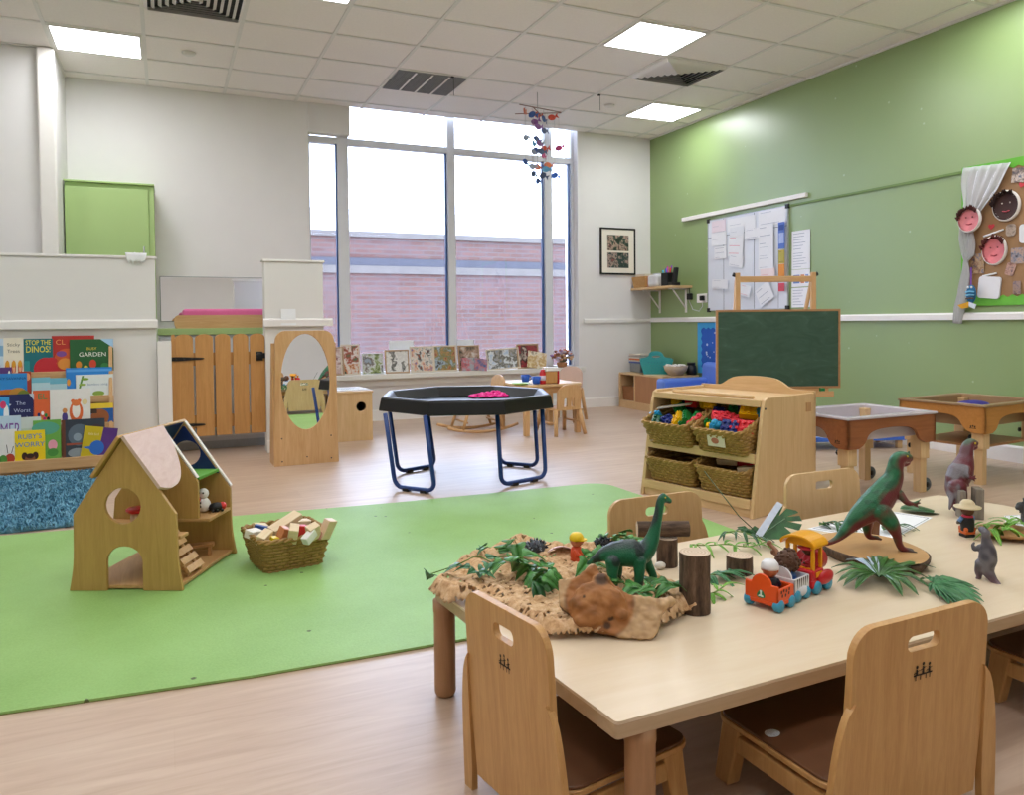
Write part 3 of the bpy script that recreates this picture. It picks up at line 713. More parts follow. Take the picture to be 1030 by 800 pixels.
for (ua, va), (ub, vb) in (((398, 493), (438, 497.5)), ((401, 477.5), (438, 471)), ((504.5, 491), (549, 482.5)), ((503, 468.5), (541, 471.5))):
    A, B_ = inv @ PZ(ua, va), inv @ PZ(ub, vb); d = (B_-A).normalized(); top = TZR-.075
    r = .05; A0, B0 = A.copy(), B_.copy(); z0 = .018
    path = [A0+Vector((0, 0, top))]+[A0+Vector((0, 0, z0+r))]
    for k in range(1, 7): a = PI/2*k/6; path.append(A0+d*(r-r*math.cos(a))+Vector((0, 0, z0+r-r*math.sin(a))))
    for k in range(0, 7): a = PI/2*k/6; path.append(B0-d*(r-r*math.sin(a))+Vector((0, 0, z0+r-r*math.cos(a))))
    path.append(B0+Vector((0, 0, top)))
    # splay inwards at the top
    c = (A0+B0)/2; inw = Vector((c.x, c.y, 0)).normalized()*.02+Vector((-.04, -.0, 0))
    path = [p+inw*(p.z/top) for p in path]
    u_ = MB().tube(path, .0125, 12).build('leg_frame', BLUE, t)
    for f in (.28, .72):
        p = A0.lerp(B0, f); MB().box(-.02, .02, -.016, .016, 0, .018, M=T(p.x, p.y, 0) @ RZ(math.atan2(d.y, d.x))).build('rubber_foot', BLACK, u_, bevel=.003)
# pink rice heap in the tray
p = inv @ PZ(497, 397, TZR-.05)
q = MB(); rnd = random.Random(5)
for k in range(160):
    a, r = rnd.random()*2*PI, rnd.random()**.6
    x, y = r*.17*math.cos(a), r*.09*math.sin(a); z = .03*(1-r)*rnd.random()
    q.ball((x, y, z+.008), .012+.008*rnd.random(), None, .009, 8, 5)
o = q.build('pink_pompoms', col('#e21f86', .7, .05), None, tcm @ Vector((p.x, p.y, TZR-.062)), .1); tag(o, 'bright pink loose pieces heaped in the black tray', 'play pieces', None, 'stuff')

# ================================================================ slanted toy shelf unit with four wicker baskets
UFR, UFL = PZ(757, 523), PZ(644, 497)
ud = (UFL-UFR); UW = ud.length; ud.normalize(); un = Vector((ud.y, -ud.x, 0))      # un points away from the front
UA = math.atan2(ud.y, ud.x)
# local frame: x along the front (from the near right corner to the far left one), y towards the back, z up
un = Vector((ud.y, -ud.x, 0))
UD = .53
t = thing('toy_shelf', 'pale wood two shelf toy unit with slanted front and arched back board', 'shelf unit', UFR)
t.rotation_euler = (0, 0, UA)
# with that rotation local +y points to the left of travel; depth runs along local -y
def UP(x, y, z): return UFR+ud*x+un*y+Vector((0, 0, z))
SH = .555
sideprof = [(0, 0), (UD, 0), (UD, SH), (.125, SH), (.10, SH-.012), (.085, SH-.06)]
def side(x):
    return MB().prism([(y, z) for y, z in sideprof], .02, M=frame((x, 0, 0), (0, -1, 0), (0, 0, 1), (1, 0, 0)))
# mirrored axes flip the faces: recompute by normals
def fixn(o):
    bm = bmesh.new(); bm.from_mesh(o.data); bmesh.ops.recalc_face_normals(bm, faces=bm.faces); bm.to_mesh(o.data); bm.free(); return o
fixn(side(0).build('side_panel', MAPLE, t, bevel=.004)); fixn(side(UW-.02).build('side_panel', MAPLE, t, bevel=.004))
def ushelf(y0, z, name, y1=UD-.02, th=.022):
    o = MB().box(.02, UW-.02, -y1, -y0, z, z+th).build(name, MAPLEX, t, bevel=.003); return o
ushelf(.012, .055, 'shelf'); ushelf(.045, .265, 'shelf'); ushelf(.095, SH-.035, 'top_board', UD-.02, .02)
MB().box(.02, UW-.02, -.024, -.008, .04, .085).build('shelf_lip', MAPLEX, t, bevel=.003)
MB().box(.02, UW-.02, -.055, -.039, .25, .295).build('shelf_lip', MAPLEX, t, bevel=.003)
MB().box(.02, UW-.02, -.105, -.089, SH-.045, SH-.012).build('shelf_lip', MAPLEX, t, bevel=.003)
MB().box(.02, UW-.02, -.03, -.016, 0, .042).build('plinth', MAPLEX, t)
MB().box(.08, UW-.12, -.135, -.117, SH-.012, SH+.006).build('rod', MAPLEX, t, bevel=.006)
bk = [(0, .02), (UW, .02), (UW, SH+.008), (UW*.86, SH+.008), (UW*.80, SH+.012), (UW*.73, SH+.045), (UW*.66, SH+.062), (UW*.5, SH+.068), (UW*.34, SH+.062), (UW*.27, SH+.045), (UW*.20, SH+.012), (UW*.14, SH+.008), (0, SH+.008)]
bk = [(p.x, p.y) for p in chaikin([(x, y, 0) for x, y in bk[2:]], 2)]; bk = [(0, .02), (UW, .02)]+bk
MB().prism(bk, .018, M=T(0, -(UD-.018), 0) @ UPRIGHT).build('back_board', MAPLEX, t, bevel=.003)
MB().box(-.004, .0, -(UD-.05), -(UD-.09), SH-.09, SH-.045).build('bracket', wood('#b98a5a', '#c99b6a', 2, 'z'), t)
MB().lathe([(0, .003), (.005, .003), (.006, 0)], 8, M=T(0, -.10, SH-.05) @ RY(-PI/2)).build('screw', DKMETAL, t)

# ---- wicker baskets, really woven: wavy strands round upright stakes
WICK = wood('#8d6a36', '#b48f50', 3, 'z', .55, 'wicker', 3)
WICKD = wood('#7a5f2c', '#9c7c3e', 3, 'z', .55, 'wicker_dark', 3)
def rect_path(w, d, r, n):
    """n points evenly round a rounded rectangle"""
    base = rrect(-w/2, -d/2, w/2, d/2, r, 6); base = base+[base[0]]
    L = [0]
    for a, b in zip(base, base[1:]): L.append(L[-1]+math.hypot(b[0]-a[0], b[1]-a[1]))
    out = []; j = 0
    for k in range(n):
        s = L[-1]*k/n
        while L[j+1] < s: j += 1
        f = (s-L[j])/max(1e-9, L[j+1]-L[j]); out.append((base[j][0]+(base[j+1][0]-base[j][0])*f, base[j][1]+(base[j+1][1]-base[j][1])*f))
    return out
def wicker_meshes(w, d, h, wb_, db, rows, stakes, dip=0.0, rad=.0052):
    """w,d at the rim; wb_,db at the foot; dip lowers the front rim"""
    def ring(f, off, phase):
        W, D = wb_+(w-wb_)*f, db+(d-db)*f
        pts = rect_path(W, D, .02+.015*f, stakes*2); out = []
        for i, (x, y) in enumerate(pts):
            a, b = pts[i-1], pts[(i+1) % len(pts)]; nx, ny = b[1]-a[1], a[0]-b[0]; l = math.hypot(nx, ny) or 1
            s = off*(1 if (i//1+phase*1) % 2 == 0 else -1)
            z = h*f-dip*f*f*(max(0, -y/(D/2)))
            out.append((x+nx/l*s, y+ny/l*s, z))
        return out
    body = MB()
    for k in range(rows):
        body.tube(ring(k/(rows-1)*.93+.01, rad*.75, k % 2), h/rows*.56, 6, 0, True)
    W, D = wb_, db
    st = []
    lo, hi = ring(0, 0, 0), ring(.95, 0, 0)
    for i in range(0, stakes*2, 2): body.tube([lo[i], hi[i]], rad*.6, 5, 1)
    body.prism(rrect(-wb_/2+.004, -db/2+.004, wb_/2-.004, db/2-.004, .02), .006, mat=1)
    rim = MB()
    R0 = ring(.97, 0, 0); n = len(R0); R = []
    for ph in (0, PI):
        pts = []
        for i in range(n):
            a = Vector(R0[i]); a2 = Vector(R0[(i+1) % n])
            for f in (0, .5):
                p = a.lerp(a2, f); an = (i+f)*PI/2.0+ph; t_ = Vector((p.x, p.y, 0)).normalized()
                pts.append(p+t_*(rad*1.1*math.cos(an))+Vector((0, 0, rad*1.1*math.sin(an))))
        rim.tube(pts, rad*1.15, 6, 0, True)
    return body.mesh('weave', [WICK, WICKD]), rim.mesh('rim', [WICK])
def place_basket(ms, name, label, loc, rz, group=None, tip=0):
    t = thing(name, label, 'basket', loc, rz, group, rot=(tip, 0, rz))
    for nm, me in zip(('weave', 'rim'), ms):
        o = bpy.data.objects.new(nm, me); COL.objects.link(o); o.parent = t
    return t
BW = (UW-.06)/2
bm_ = wicker_meshes(BW-.022, .36, .15, BW-.05, .28, 9, 34, .03)
GB = 'wicker baskets on the toy shelf'
# basket local -y faces out of the shelf front: rotation so that local -y = -un
brz = UA+PI
def bloc(x, y, z): return UP(x, y, z)
def ulocal(x, y): return UFR+ud*x+un*y
xa, xb = .028+BW/2, .035+BW*1.5
bk_tl = place_basket(bm_, 'wicker_basket', 'upper left wicker basket of plastic bricks tipped out of the toy shelf', bloc(xb, .165, .318), brz, GB, math.radians(13))
bk_tr = place_basket(bm_, 'wicker_basket', 'upper right wicker basket of bright plastic bricks with a white tag', bloc(xa, .165, .318), brz, GB, math.radians(13))
bk_bl = place_basket(bm_, 'wicker_basket', 'lower left wicker basket looking empty on the toy shelf', bloc(xb, .18, .10), brz, GB, math.radians(4))
bk_br = place_basket(bm_, 'wicker_basket', 'lower right wicker basket with a few wooden blocks', bloc(xa, .18, .10), brz, GB, math.radians(4))
# tag on the upper right basket
q = MB().box(-.05, .05, -.002, .0, -.03, .03); q.prism(ell(-.005, 0, .022, .015, 16), .001, mat=1, M=T(0, -.0022, 0) @ UPRIGHT)
o = q.build('basket_tag', [col('#d9cfc0', .3), col('#b06a58', .5)], bk_tr, (-.0, -.1755, .07)); o['label'] = 'clear plastic card tag'
# toy bricks
def brick_mesh(nx, ny, c, s=.030, h=.034):
    q = MB().box(-nx*s/2, nx*s/2, -ny*s/2, ny*s/2, 0, h)
    for i in range(nx):
        for j in range(ny): q.lathe([(s*.3, h), (s*.3, h+.008), (s*.26, h+.009), (0, h+.009)], 10, M=T((i-(nx-1)/2)*s, (j-(ny-1)/2)*s, 0))
    return q.mesh('brick', col(c, .3, .03))
BC = {'red': '#d6232f', 'yellow': '#f2bd12', 'green': '#157a35', 'navy blue': '#1a2a74', 'sky blue': '#2f9ccb', 'coral red': '#e4404e', 'dark green': '#0f5a3a'}
bmeshes = {}
def toy_brick(col_, nx, ny, base, x, y, z, rot, label, group):
    k = (col_, nx, ny)
    if k not in bmeshes: bmeshes[k] = brick_mesh(nx, ny, BC[col_])
    o = bpy.data.objects.new('toy_brick', bmeshes[k]); COL.objects.link(o)
    o.matrix_world = base @ T(x, y, z) @ Matrix.Rotation(rot[2], 4, 'Z') @ Matrix.Rotation(rot[0], 4, 'X') @ Matrix.Rotation(rot[1], 4, 'Y')
    return tag(o, label, 'toy brick', group)
def bmat(b): return Matrix.LocRotScale(b.location, b.rotation_euler.to_quaternion(), Vector((1, 1, 1)))
rnd = random.Random(11)
def rr(a=.7): return (rnd.uniform(-a, a), rnd.uniform(-a, a), rnd.uniform(-1.5, 1.5))
# local: x positive = towards the near right? basket x axis is -ud, so +x is towards the right end in the picture
M_ = bmat(bk_tl); G_ = 'plastic bricks in the upper left basket'
for c, nx, ny, x, y, z, r, l in (
    ('yellow', 2, 2, -.12, .10, .125, (0, .2, .2), 'yellow plastic brick at the back left of the upper left basket'),
    ('navy blue', 2, 1, -.06, .10, .115, (.3, 0, .6), 'navy brick beside the back left yellow brick'),
    ('dark green', 2, 2, -.10, -.10, .085, (.3, .2, .5), 'dark green brick at the front left of the upper left basket'),
    ('navy blue', 2, 2, -.04, -.09, .09, (.1, .4, -.3), 'navy brick between green bricks, front of upper left basket'),
    ('yellow', 4, 2, .03, -.07, .10, (.7, 0, -.9), 'tilted long yellow brick in the front middle of the upper left basket'),
    ('green', 4, 2, .075, -.07, .105, (.7, .1, -1.0), 'tilted long green brick right of the long yellow one'),
    ('green', 2, 2, .12, -.045, .105, (.3, .5, .2), 'green brick at the right front of the upper left basket'),
    ('coral red', 3, 1, .145, -.08, .105, (.2, -.5, .9), 'coral red brick at the right rim of the upper left basket'),
    ('yellow', 2, 2, .08, .08, .14, (.2, .3, .8), 'yellow brick on top at the right back of the upper left basket'),
    ('yellow', 2, 1, .14, .05, .15, (.9, .2, .2), 'upright yellow brick highest at the right of the upper left basket'),
    ('red', 2, 2, -.01, .09, .14, (.2, .1, .3), 'dark red brick deep at the back of the upper left basket'),
    ('green', 2, 2, -.05, .03, .115, (.3, -.2, 1), 'green brick in the middle of the upper left basket'),
    ('sky blue', 2, 1, -.14, -.06, .10, (.3, -.3, .4), 'sky blue brick at the left rim of the upper left basket')):
    toy_brick(c, nx, ny, M_, x, y, z, r, l, G_)
# pale board lying across the left basket
o = MB().box(-.10, .10, -.012, .012, 0, .006).build('stick', col('#cfc9bd', .5)); o.matrix_world = M_ @ T(-.05, -.01, .158) @ RZ(.25) @ RY(-.12)
tag(o, 'flat grey white strip lying across the upper left basket', 'stick')
M_ = bmat(bk_tr); G_ = 'plastic bricks in the upper right basket'
for c, nx, ny, x, y, z, r, l in (
    ('navy blue', 2, 2, -.12, .02, .12, (.3, .2, .4), 'navy brick at the left back of the upper right basket'),
    ('coral red', 2, 2, -.075, -.05, .125, (.5, .3, .7), 'tilted coral red brick left of centre in the upper right basket'),
    ('coral red', 3, 2, -.02, -.02, .11, (.1, .3, .2), 'flat coral red brick in the middle of the upper right basket'),
    ('green', 2, 2, -.06, .08, .13, (.4, .1, .3), 'green brick at the back of the upper right basket'),
    ('navy blue', 2, 2, -.01, .07, .13, (.1, .4, .9), 'navy brick beside the back green brick, upper right basket'),
    ('yellow', 3, 2, .06, .03, .14, (.5, .15, .3), 'large yellow brick on the right top of the upper right basket'),
    ('sky blue', 2, 2, .105, .05, .135, (.2, .5, .7), 'sky blue brick behind the red bricks, upper right basket'),
    ('sky blue', 2, 1, -.05, -.105, .095, (.2, .2, 1.2), 'sky blue brick at the front rim of the upper right basket'),
    ('navy blue', 3, 2, .035, -.085, .105, (.8, 0, .05), 'navy brick facing out, front of the upper right basket'),
    ('red', 4, 2, .088, -.07, .105, (.8, 0, .1), 'long red brick facing out at the right front of the upper right basket'),
    ('yellow', 1, 1, -.10, -.10, .085, (.2, .3, .5), 'small yellow brick at the front left of the upper right basket'),
    ('green', 2, 1, -.12, -.06, .09, (.1, .1, .8), 'small green brick at the left rim of the upper right basket'),
    ('red', 2, 2, .105, .09, .12, (.1, .2, .5), 'red brick deep at the back right of the upper right basket')):
    toy_brick(c, nx, ny, M_, x, y, z, r, l, G_)
q = MB().tube([(-.02, 0, 0), (.0, .0, .012), (.025, 0, .0)], .018, 10).ball((.0, 0, .02), .018); o = q.build('toy_block', col('#2f9ccb', .35)); o.matrix_world = M_ @ T(-.045, -.11, .115) @ RZ(.4)
tag(o, 'rounded sky blue plastic piece on the front rim of the upper right basket', 'toy block')
M_ = bmat(bk_br); G_ = 'blocks in the lower right basket'
def wblock(name, M, q, m, l, g, bevel=.002, cat='toy block'):
    o = q.build(name, m, None, bevel=bevel); o.matrix_world = M; return tag(o, l, cat, g)
CREAM = wood('#dcc39a', '#e8d5b4', 2, 'x', .5, 'plain_block_wood')
wblock('wooden_block', M_ @ T(-.06, -.02, .13) @ RZ(.3) @ RX(.35), MB().box(-.05, .05, -.03, .03, -.015, .015), CREAM, 'pale wooden block at the left of the lower right basket', G_)
wblock('toy_block', M_ @ T(.045, .0, .13) @ RZ(-.2) @ RX(.2), MB().box(-.05, .05, -.03, .03, -.02, .02), col('#c22530', .4), 'red block in the lower right basket', G_)
wblock('wooden_block', M_ @ T(.10, -.06, .115) @ RZ(-.1) @ RY(-.15), MB().box(-.06, .06, -.03, .03, -.012, .012), CREAM, 'pale wooden block at the right rim of the lower right basket', G_)
# two bits under the unit
wblock('toy_block', T(*UP(UW-.10, .05, .012)), MB().box(-.02, .02, -.015, .015, -.012, .018), col('#2347a8', .35), 'small blue brick on the floor under the toy shelf', None, .003)

# ================================================================ wicker basket of wooden blocks on the mat
c4 = [PZ(u, v, .125) for u, v in ((233.5, 533.8), (271.4, 547), (339.8, 536.7), (303.4, 522))]
cen = sum(c4, Vector())/4
ex = ((c4[2]-c4[1])+(c4[3]-c4[0]))/2; ey = ((c4[3]-c4[2])+(c4[0]-c4[1]))/2
bw_, bd_ = ex.length, ey.length; arz = math.atan2(ex.y, ex.x)
ms = wicker_meshes(bw_, bd_, .125, bw_*.78, bd_*.74, 10, 32, 0)
bb = place_basket(ms, 'wicker_basket', 'rectangular wicker basket heaped with wooden blocks beside the doll house', (cen.x, cen.y, .008), arz)
M_ = bmat(bb); G_ = 'wooden blocks in the basket on the mat'
def bx(sx, sy, sz): return MB().box(-sx/2, sx/2, -sy/2, sy/2, -sz/2, sz/2)
def at(u, v, z): return M_.inverted() @ PZ(u, v, z)
def blk(u, v, z, q, m, rot, l, name='wooden_block'):
    p = PZ(u, v, z+.008); o = q.build(name, m, None, bevel=.0025)
    o.matrix_world = T(*p) @ RZ(arz+rot[2]) @ RX(rot[0]) @ RY(rot[1]); return tag(o, l, 'toy block', G_)
blk(287, 526, .145, bx(.13, .05, .022), CREAM, (.2, -.35, .35), 'longest pale plank lying on top of the block basket')
blk(255, 537, .125, bx(.055, .04, .03), col('#e8e2d4', .5), (.2, .1, .5), 'white block at the left rim of the block basket')
blk(266, 532, .13, bx(.075, .02, .02), col('#16448c', .4), (0, .25, -.5), 'dark blue stick block left of the long plank', 'toy_block')
blk(266, 541, .13, bx(.06, .035, .04), CREAM, (.3, -.3, .8), 'tilted pale block at the front left of the block basket')
blk(275, 544, .115, bx(.03, .03, .03), col('#e6cf22', .4), (.2, .2, .3), 'small yellow block at the front of the block basket', 'toy_block')
blk(285, 537, .13, bx(.03, .04, .05), wood('#c27a4a', '#d08c5c', 2), (.2, .3, .2), 'orange brown block in the middle of the block basket')
blk(295, 537, .138, bx(.035, .05, .06), CREAM, (.35, .2, -.4), 'upright pale block in the middle of the block basket')
blk(303, 535, .13, bx(.04, .03, .05), col('#c9302c', .4), (.1, .2, .2), 'red block in the right half of the block basket', 'toy_block')
blk(311, 540, .13, bx(.055, .03, .03), col('#e6e3de', .45), (.0, -.5, .5), 'white block in front of the red block')
blk(315, 535, .14, bx(.045, .035, .055), CREAM, (.3, -.3, .3), 'pale block leaning behind the white block at the right')
blk(329, 532, .14, bx(.05, .03, .075), wood('#dcb99a', '#e6c8ac', 2), (.35, .25, .5), 'tall pinkish block standing at the right end of the block basket')
blk(322, 538, .12, bx(.04, .03, .03), col('#d98a8a', .5), (.1, .1, .6), 'pink block at the right front of the block basket', 'toy_block')
blk(262, 531, .12, bx(.05, .04, .03), CREAM, (.1, .2, .1), 'pale block at the back left of the block basket')
blk(302, 527, .115, bx(.08, .05, .03), CREAM, (.0, .1, .1), 'pale block at the back of the block basket')

# ================================================================ open plan doll house
HA, HB = PZ(72, 597), PZ(182, 597); hx = (HB-HA); HWd = hx.length; hang = math.atan2(hx.y, hx.x)
HE = PZ(237, 558); hy = HE-HB; HD = hy.length
t = thing('doll_house', 'open wooden doll house with arched door and pink roof panel on the green mat', 'doll house', (HA.x, HA.y, .008))
# the frame runs along its own two floor edges (not quite square, as it stands)
ux = hx.normalized(); uy = hy.normalized()
skew = frame((0, 0, 0), ux, uy, (0, 0, 1))
def gable(apex=.522, sh=.266, w=None, flare=.012):
    w = w or HWd
    r = [(w+flare*.6, 0), (w-flare*.7, sh*.33), (w-flare*.9, sh*.6), (w-.012, sh)]
    l = [(w-x, z) for x, z in r]
    return [(p.x, p.y) for p in chaikin([(x, z, 0) for x, z in r], 2)]+[(w/2+.004, apex), (w/2-.004, apex)]+[(p.x, p.y) for p in chaikin([(x, z, 0) for x, z in l], 2)][::-1]
def panel_at(y, outline, holes, name, mat_, th=.014, mats=None):
    # XY drawing -> (ux, z) plane, thickness towards +uy
    A = frame(uy*y, ux, (0, 0, 1), uy)
    o = MB().prism(outline, th, holes, M=A).build(name, mat_, t, bevel=.002); return fixn(o)
doorh = [(HWd*.33, .0), (HWd*.66, .0)]
g = gable()
# front gable with door cut from its foot
base = g[:]
door = [(HWd*.655, 0)]+[(HWd*.655, .07)]+arc(HWd*.49, .10, HWd*.165, 0, PI, 12, .055)[0:]+[(HWd*.325, .07), (HWd*.325, 0)]
# outline begins lower right and runs up and over to lower left; then across the foot with the door notch
frontpts = base+[(p[0], p[1]) for p in door[::-1]]
panel_at(0, frontpts, [ell(HWd*.485, .295, HWd*.165, .062, 28)], 'front_gable', PLY)
HY2 = HD*.56
mxw = HWd*.86; zs_ = .522-(mxw-HWd/2)*(.522-.266)/(HWd/2-.012)
mid = [(mxw, .187), (mxw, zs_), (HWd/2+.004, .522), (HWd/2-.004, .522), (.012, .266), (.004, .187)]
panel_at(HY2, mid, [ell(HWd*.40, .285, .05, .05, 24)], 'middle_gable', PLY)
INSB = col('#1b2f63', .4, .05, name='dark_blue_stain')
panel_at(HD-.014, base, [ell(HWd*.53, .405, .054, .05, 24)], 'rear_gable', PLY)
# dark blue lining of the attic
att = [(HWd*.93, .335), (HWd*.5, .525), (HWd*.07, .335)]
att = [(HWd*.86, .325), (HWd*.51, .512), (HWd*.49, .512), (HWd*.14, .325)]
A = frame(uy*(HD-.018), ux, (0, 0, 1), uy)
fixn(MB().prism(att, .004, [ell(HWd*.53, .405, .054, .05, 24)], M=A).build('attic_lining', INSB, t))
# floors
def floor_panel(y0, y1, z, x0, x1, m_, name):
    a = [ux*x0+uy*y0, ux*x1+uy*y0, ux*x1+uy*y1, ux*x0+uy*y1]
    return fixn(MB().hexa([p+Vector((0, 0, z)) for p in a], [p+Vector((0, 0, z+.012)) for p in a]).build(name, m_, t, bevel=.002))
floor_panel(.012, HD-.012, .004, .008, HWd-.008, wood('#b98d58', '#cda26c', 1.4, 'y', .45, 'inner_ply'), 'ground_floor')
INP = wood('#b98d58', '#cda26c', 1.4, 'x', .45, 'inner_ply')
floor_panel(HY2, HD-.012, .175, .01, HWd-.012, INP, 'upper_floor')
floor_panel(.012, HY2, .175, .01, HWd*.62, INP, 'upper_floor')
floor_panel(.014, HD*.16, .175, HWd*.62, HWd*.99, INP, 'landing')
gf = floor_panel(HY2+.014, HD-.016, .33, HWd*.13, HWd*.86, col('#5f9f3c', .8, .05), 'attic_floor')
# roof panel on the near half: pink, with rounded far edge, lying on the right-hand slope
sl0 = Vector((HWd/2, 0, .535)); 
dsl = (ux*(HWd-.008)+Vector((0, 0, .270)))-(ux*HWd/2+Vector((0, 0, .532))); dl = dsl.length; dsl.normalize()
nrm = uy.cross(dsl).normalized(); nrm = nrm if nrm.z > 0 else -nrm
RP = [(-.012, 0), (HY2*.86, 0), (HY2*.99, dl*.30), (HY2*1.02, dl*.55), (HY2*.95, dl*.85), (HY2*.72, dl*1.04), (HY2*.42, dl*1.0), (-.012, dl*.62)]
RP = [(-.012, 0), (HD*.57, 0)]+[(p.x*HD, p.y*dl) for p in chaikin([(.57, .0, 0), (.54, .22, 0), (.44, .50, 0), (.28, .70, 0), (.10, .74, 0), (-.02, .68, 0)], 3)]
PINKW = wood('#cfae9e', '#dcc0b2', 1.2, 'y', .45, 'pinkish_stained_ply')
A = frame(ux*HWd/2+Vector((0, 0, .533)), uy, dsl, nrm)
fixn(MB().prism(RP, .012, M=A).build('roof_panel', PINKW, t, bevel=.002)); bpy.data.objects['roof_panel']['label'] = 'pink roof panel'
dsr = (ux*.008+Vector((0, 0, .270)))-(ux*HWd/2+Vector((0, 0, .532))); dsr.normalize(); nr2 = uy.cross(dsr).normalized(); nr2 = nr2 if nr2.z > 0 else -nr2
A = frame(ux*HWd/2+Vector((0, 0, .533)), uy, dsr, nr2)
fixn(MB().prism([(-.02, 0), (HY2, 0), (HY2, .17), (-.02, .17)], .012, M=A).build('roof_panel', PLY, t, bevel=.002))
fixn(MB().prism([(HY2, 0), (HD+.01, 0), (HD+.01, .22), (HY2, .22)], .012, M=A).build('roof_panel', PLY, t, bevel=.002))
fixn(MB().prism([(HY2+.015, .005), (HD-.018, .005), (HD-.018, .20), (HY2+.015, .20)], .003, M=A @ T(0, 0, -.003)).build('attic_lining', INSB, t))
# pale edging strips on the sloping edges of the rear and middle gables
LW = col('#e4dcd0', .5, .02)
for y in (HY2, HD-.014):
    A = frame(ux*HWd/2+uy*y+Vector((0, 0, .531)), uy, dsl, nrm)
    fixn(MB().prism([(-.001, 0), (.015, 0), (.015, dl*(.99 if y > HY2 else .73)), (-.001, dl*(.99 if y > HY2 else .73))], .004, M=A).build('edge_strip', LW, t))
# steps
q = MB(); 
s0 = ux*(HWd*.80)+uy*(HY2*.98)+Vector((0, 0, .186)); s1 = ux*(HWd*.86)+uy*(HY2*1.45)+Vector((0, 0, .02))
s0 = ux*(HWd*.62)+uy*(HD*.32)+Vector((0, 0, .188)); s1 = ux*(HWd*.95)+uy*(HD*.32)+Vector((0, 0, .02))
sd = (s1-s0).normalized(); sn = sd.cross(uy).normalized(); sn = sn if sn.z > 0 else -sn
for off in (-.04, .04): q.tube([s0+uy*off, s1+uy*off], .007, 6)
for k in range(6):
    p = s0.lerp(s1, (k+.5)/6)+sn*.008; e = sd*.012; f = uy*.055
    q.hexa([p-e-f, p+e-f, p+e+f, p-e+f], [a_+sn*.009 for a_ in (p-e-f, p+e-f, p+e+f, p-e+f)])
fixn(q.build('steps', BEECH, t))
HM = T(HA.x, HA.y, .008)
def hpt(x, y, z): return HM @ (ux*x+uy*y+Vector((0, 0, z)))
REDP = col('#d23230', .35, .03)
def stool(p, l, name='toy_stool', top=REDP):
    s = thing(name, l, 'toy stool', p, hang)
    MB().lathe([(0, .044), (.03, .044), (.036, .05), (.036, .056), (.03, .061), (0, .062)], 20, M=SCL(1.05, 1, 1)).build('seat', top, s)
    MB().lathe([(0, 0), (.024, 0), (.02, .044), (0, .044)], 12).build('pedestal', CREAM, s); return s
stool(hpt(HWd*.70, HD*.70, .188), 'red topped toy stool on the upper floor beside the white snowman figure')
stool(hpt(HWd*.42, HD*.30, .197), 'red topped toy stool seen through the round window of the doll house')
s = thing('snowman_figure', 'white snowman toy on the upper floor of the doll house', 'toy figure', hpt(HWd*.78, HD*.80, .188), hang)
MB().ball((0, 0, .027), .027, None, .029).ball((0, 0, .07), .021).build('body', col('#e9e7e2', .5, .03), s)
q = MB()
for x, z in ((-.008, .076), (.008, .076), (0, .04), (0, .025)): q.ball((x, -.0195 if z > .05 else -.026, z), .0035, n=8, m=6)
q.build('buttons', BLACK, s)
s = thing('ladybird_toy', 'black and red beetle toy lying beside the snowman', 'toy', hpt(HWd*.90, HD*.82, .188), hang+.6)
MB().ball((0, 0, .016), .03, .022, .018).build('body', BLACK, s)
MB().ball((.024, 0, .018), .014, .019, .015).build('wings', REDP, s)
q = MB()
for x in (-.018, .0, .018):
    for y in (-.022, .022): q.ball((x, y, .006), .006, n=8, m=6)
q.build('feet', BLACK, s)
s = thing('toy_bench', 'small wooden toy bench on the ground floor of the doll house', 'toy bench', hpt(HWd*.74, HD*.80, .018), hang+.35)
MB().prism(rrect(-.05, -.022, .05, .022, .008), .01, M=T(0, 0, .034)).build('seat', wood('#a97848', '#b98856', 2), s)
for x in (-.034, .034): MB().box(x-.006, x+.006, -.018, .018, 0, .034).build('leg', wood('#a97848', '#b98856', 2), s)
# ================================================================ photographs standing on the window sill
SY = YB-.03; SZ = .447
GF = 'photo frames along the window sill'
FRW = col('#dcd0be', .4, .02, name='pale_frame'); FRG = col('#b89a78', .45, .04, name='wooden_frame'); CLEAR = col('#e8ecec', .15, .01, name='acrylic_frame')
def pframe(u0, v0, u1, v1, label, fm, ph, name='photo_frame', bw=.014, dy=0, roll=0, lean=-9, group=GF):
    y = SY+dy
    a, b_ = PY(u0, v0, y), PY(u1, v0, y); w_ = b_.x-a.x; h_ = PY((u0+u1)/2, v0, y).z-SZ
    t = thing(name, label, 'photo frame', ((a.x+b_.x)/2, y-.02, SZ+.002), 0, group, rot=(math.radians(lean), math.radians(roll), 0))
    MB().prism([(-w_/2, 0), (w_/2, 0), (w_/2, h_), (-w_/2, h_)], .012, [[(-w_/2+bw, bw), (-w_/2+bw, h_-bw), (w_/2-bw, h_-bw), (w_/2-bw, bw)]], M=T(0, .012, 0) @ UPRIGHT).build('frame', fm, t, bevel=.002)
    MB().box(-w_/2+bw*.8, w_/2-bw*.8, .005, .01, bw*.8, h_-bw*.8).build('picture', ph, t)
    return t
def pic(u0, v0, u1, v1, label, ph, dy=-.03, roll=0, name='photograph', zz=0):
    y = SY+dy; a, b_ = PY(u0, v0, y), PY(u1, v0, y); w_ = b_.x-a.x; h_ = PY((u0+u1)/2, v0, y).z-SZ
    o = MB().box(-w_/2, w_/2, 0, .002, 0, h_).build(name, ph, None, ((a.x+b_.x)/2, y-.02, SZ+.003)); o.rotation_euler = (math.radians(-10), math.radians(roll), 0)
    return tag(o, label, 'photograph', 'loose photographs leaning on the sill frames')
pframe(331, 349, 346, 379, 'photo frame half hidden behind the oval mirror', FRG, photo(1, '#7d5a52', '#c9a8a0', '#e5d8d4', '#8a4a40'))
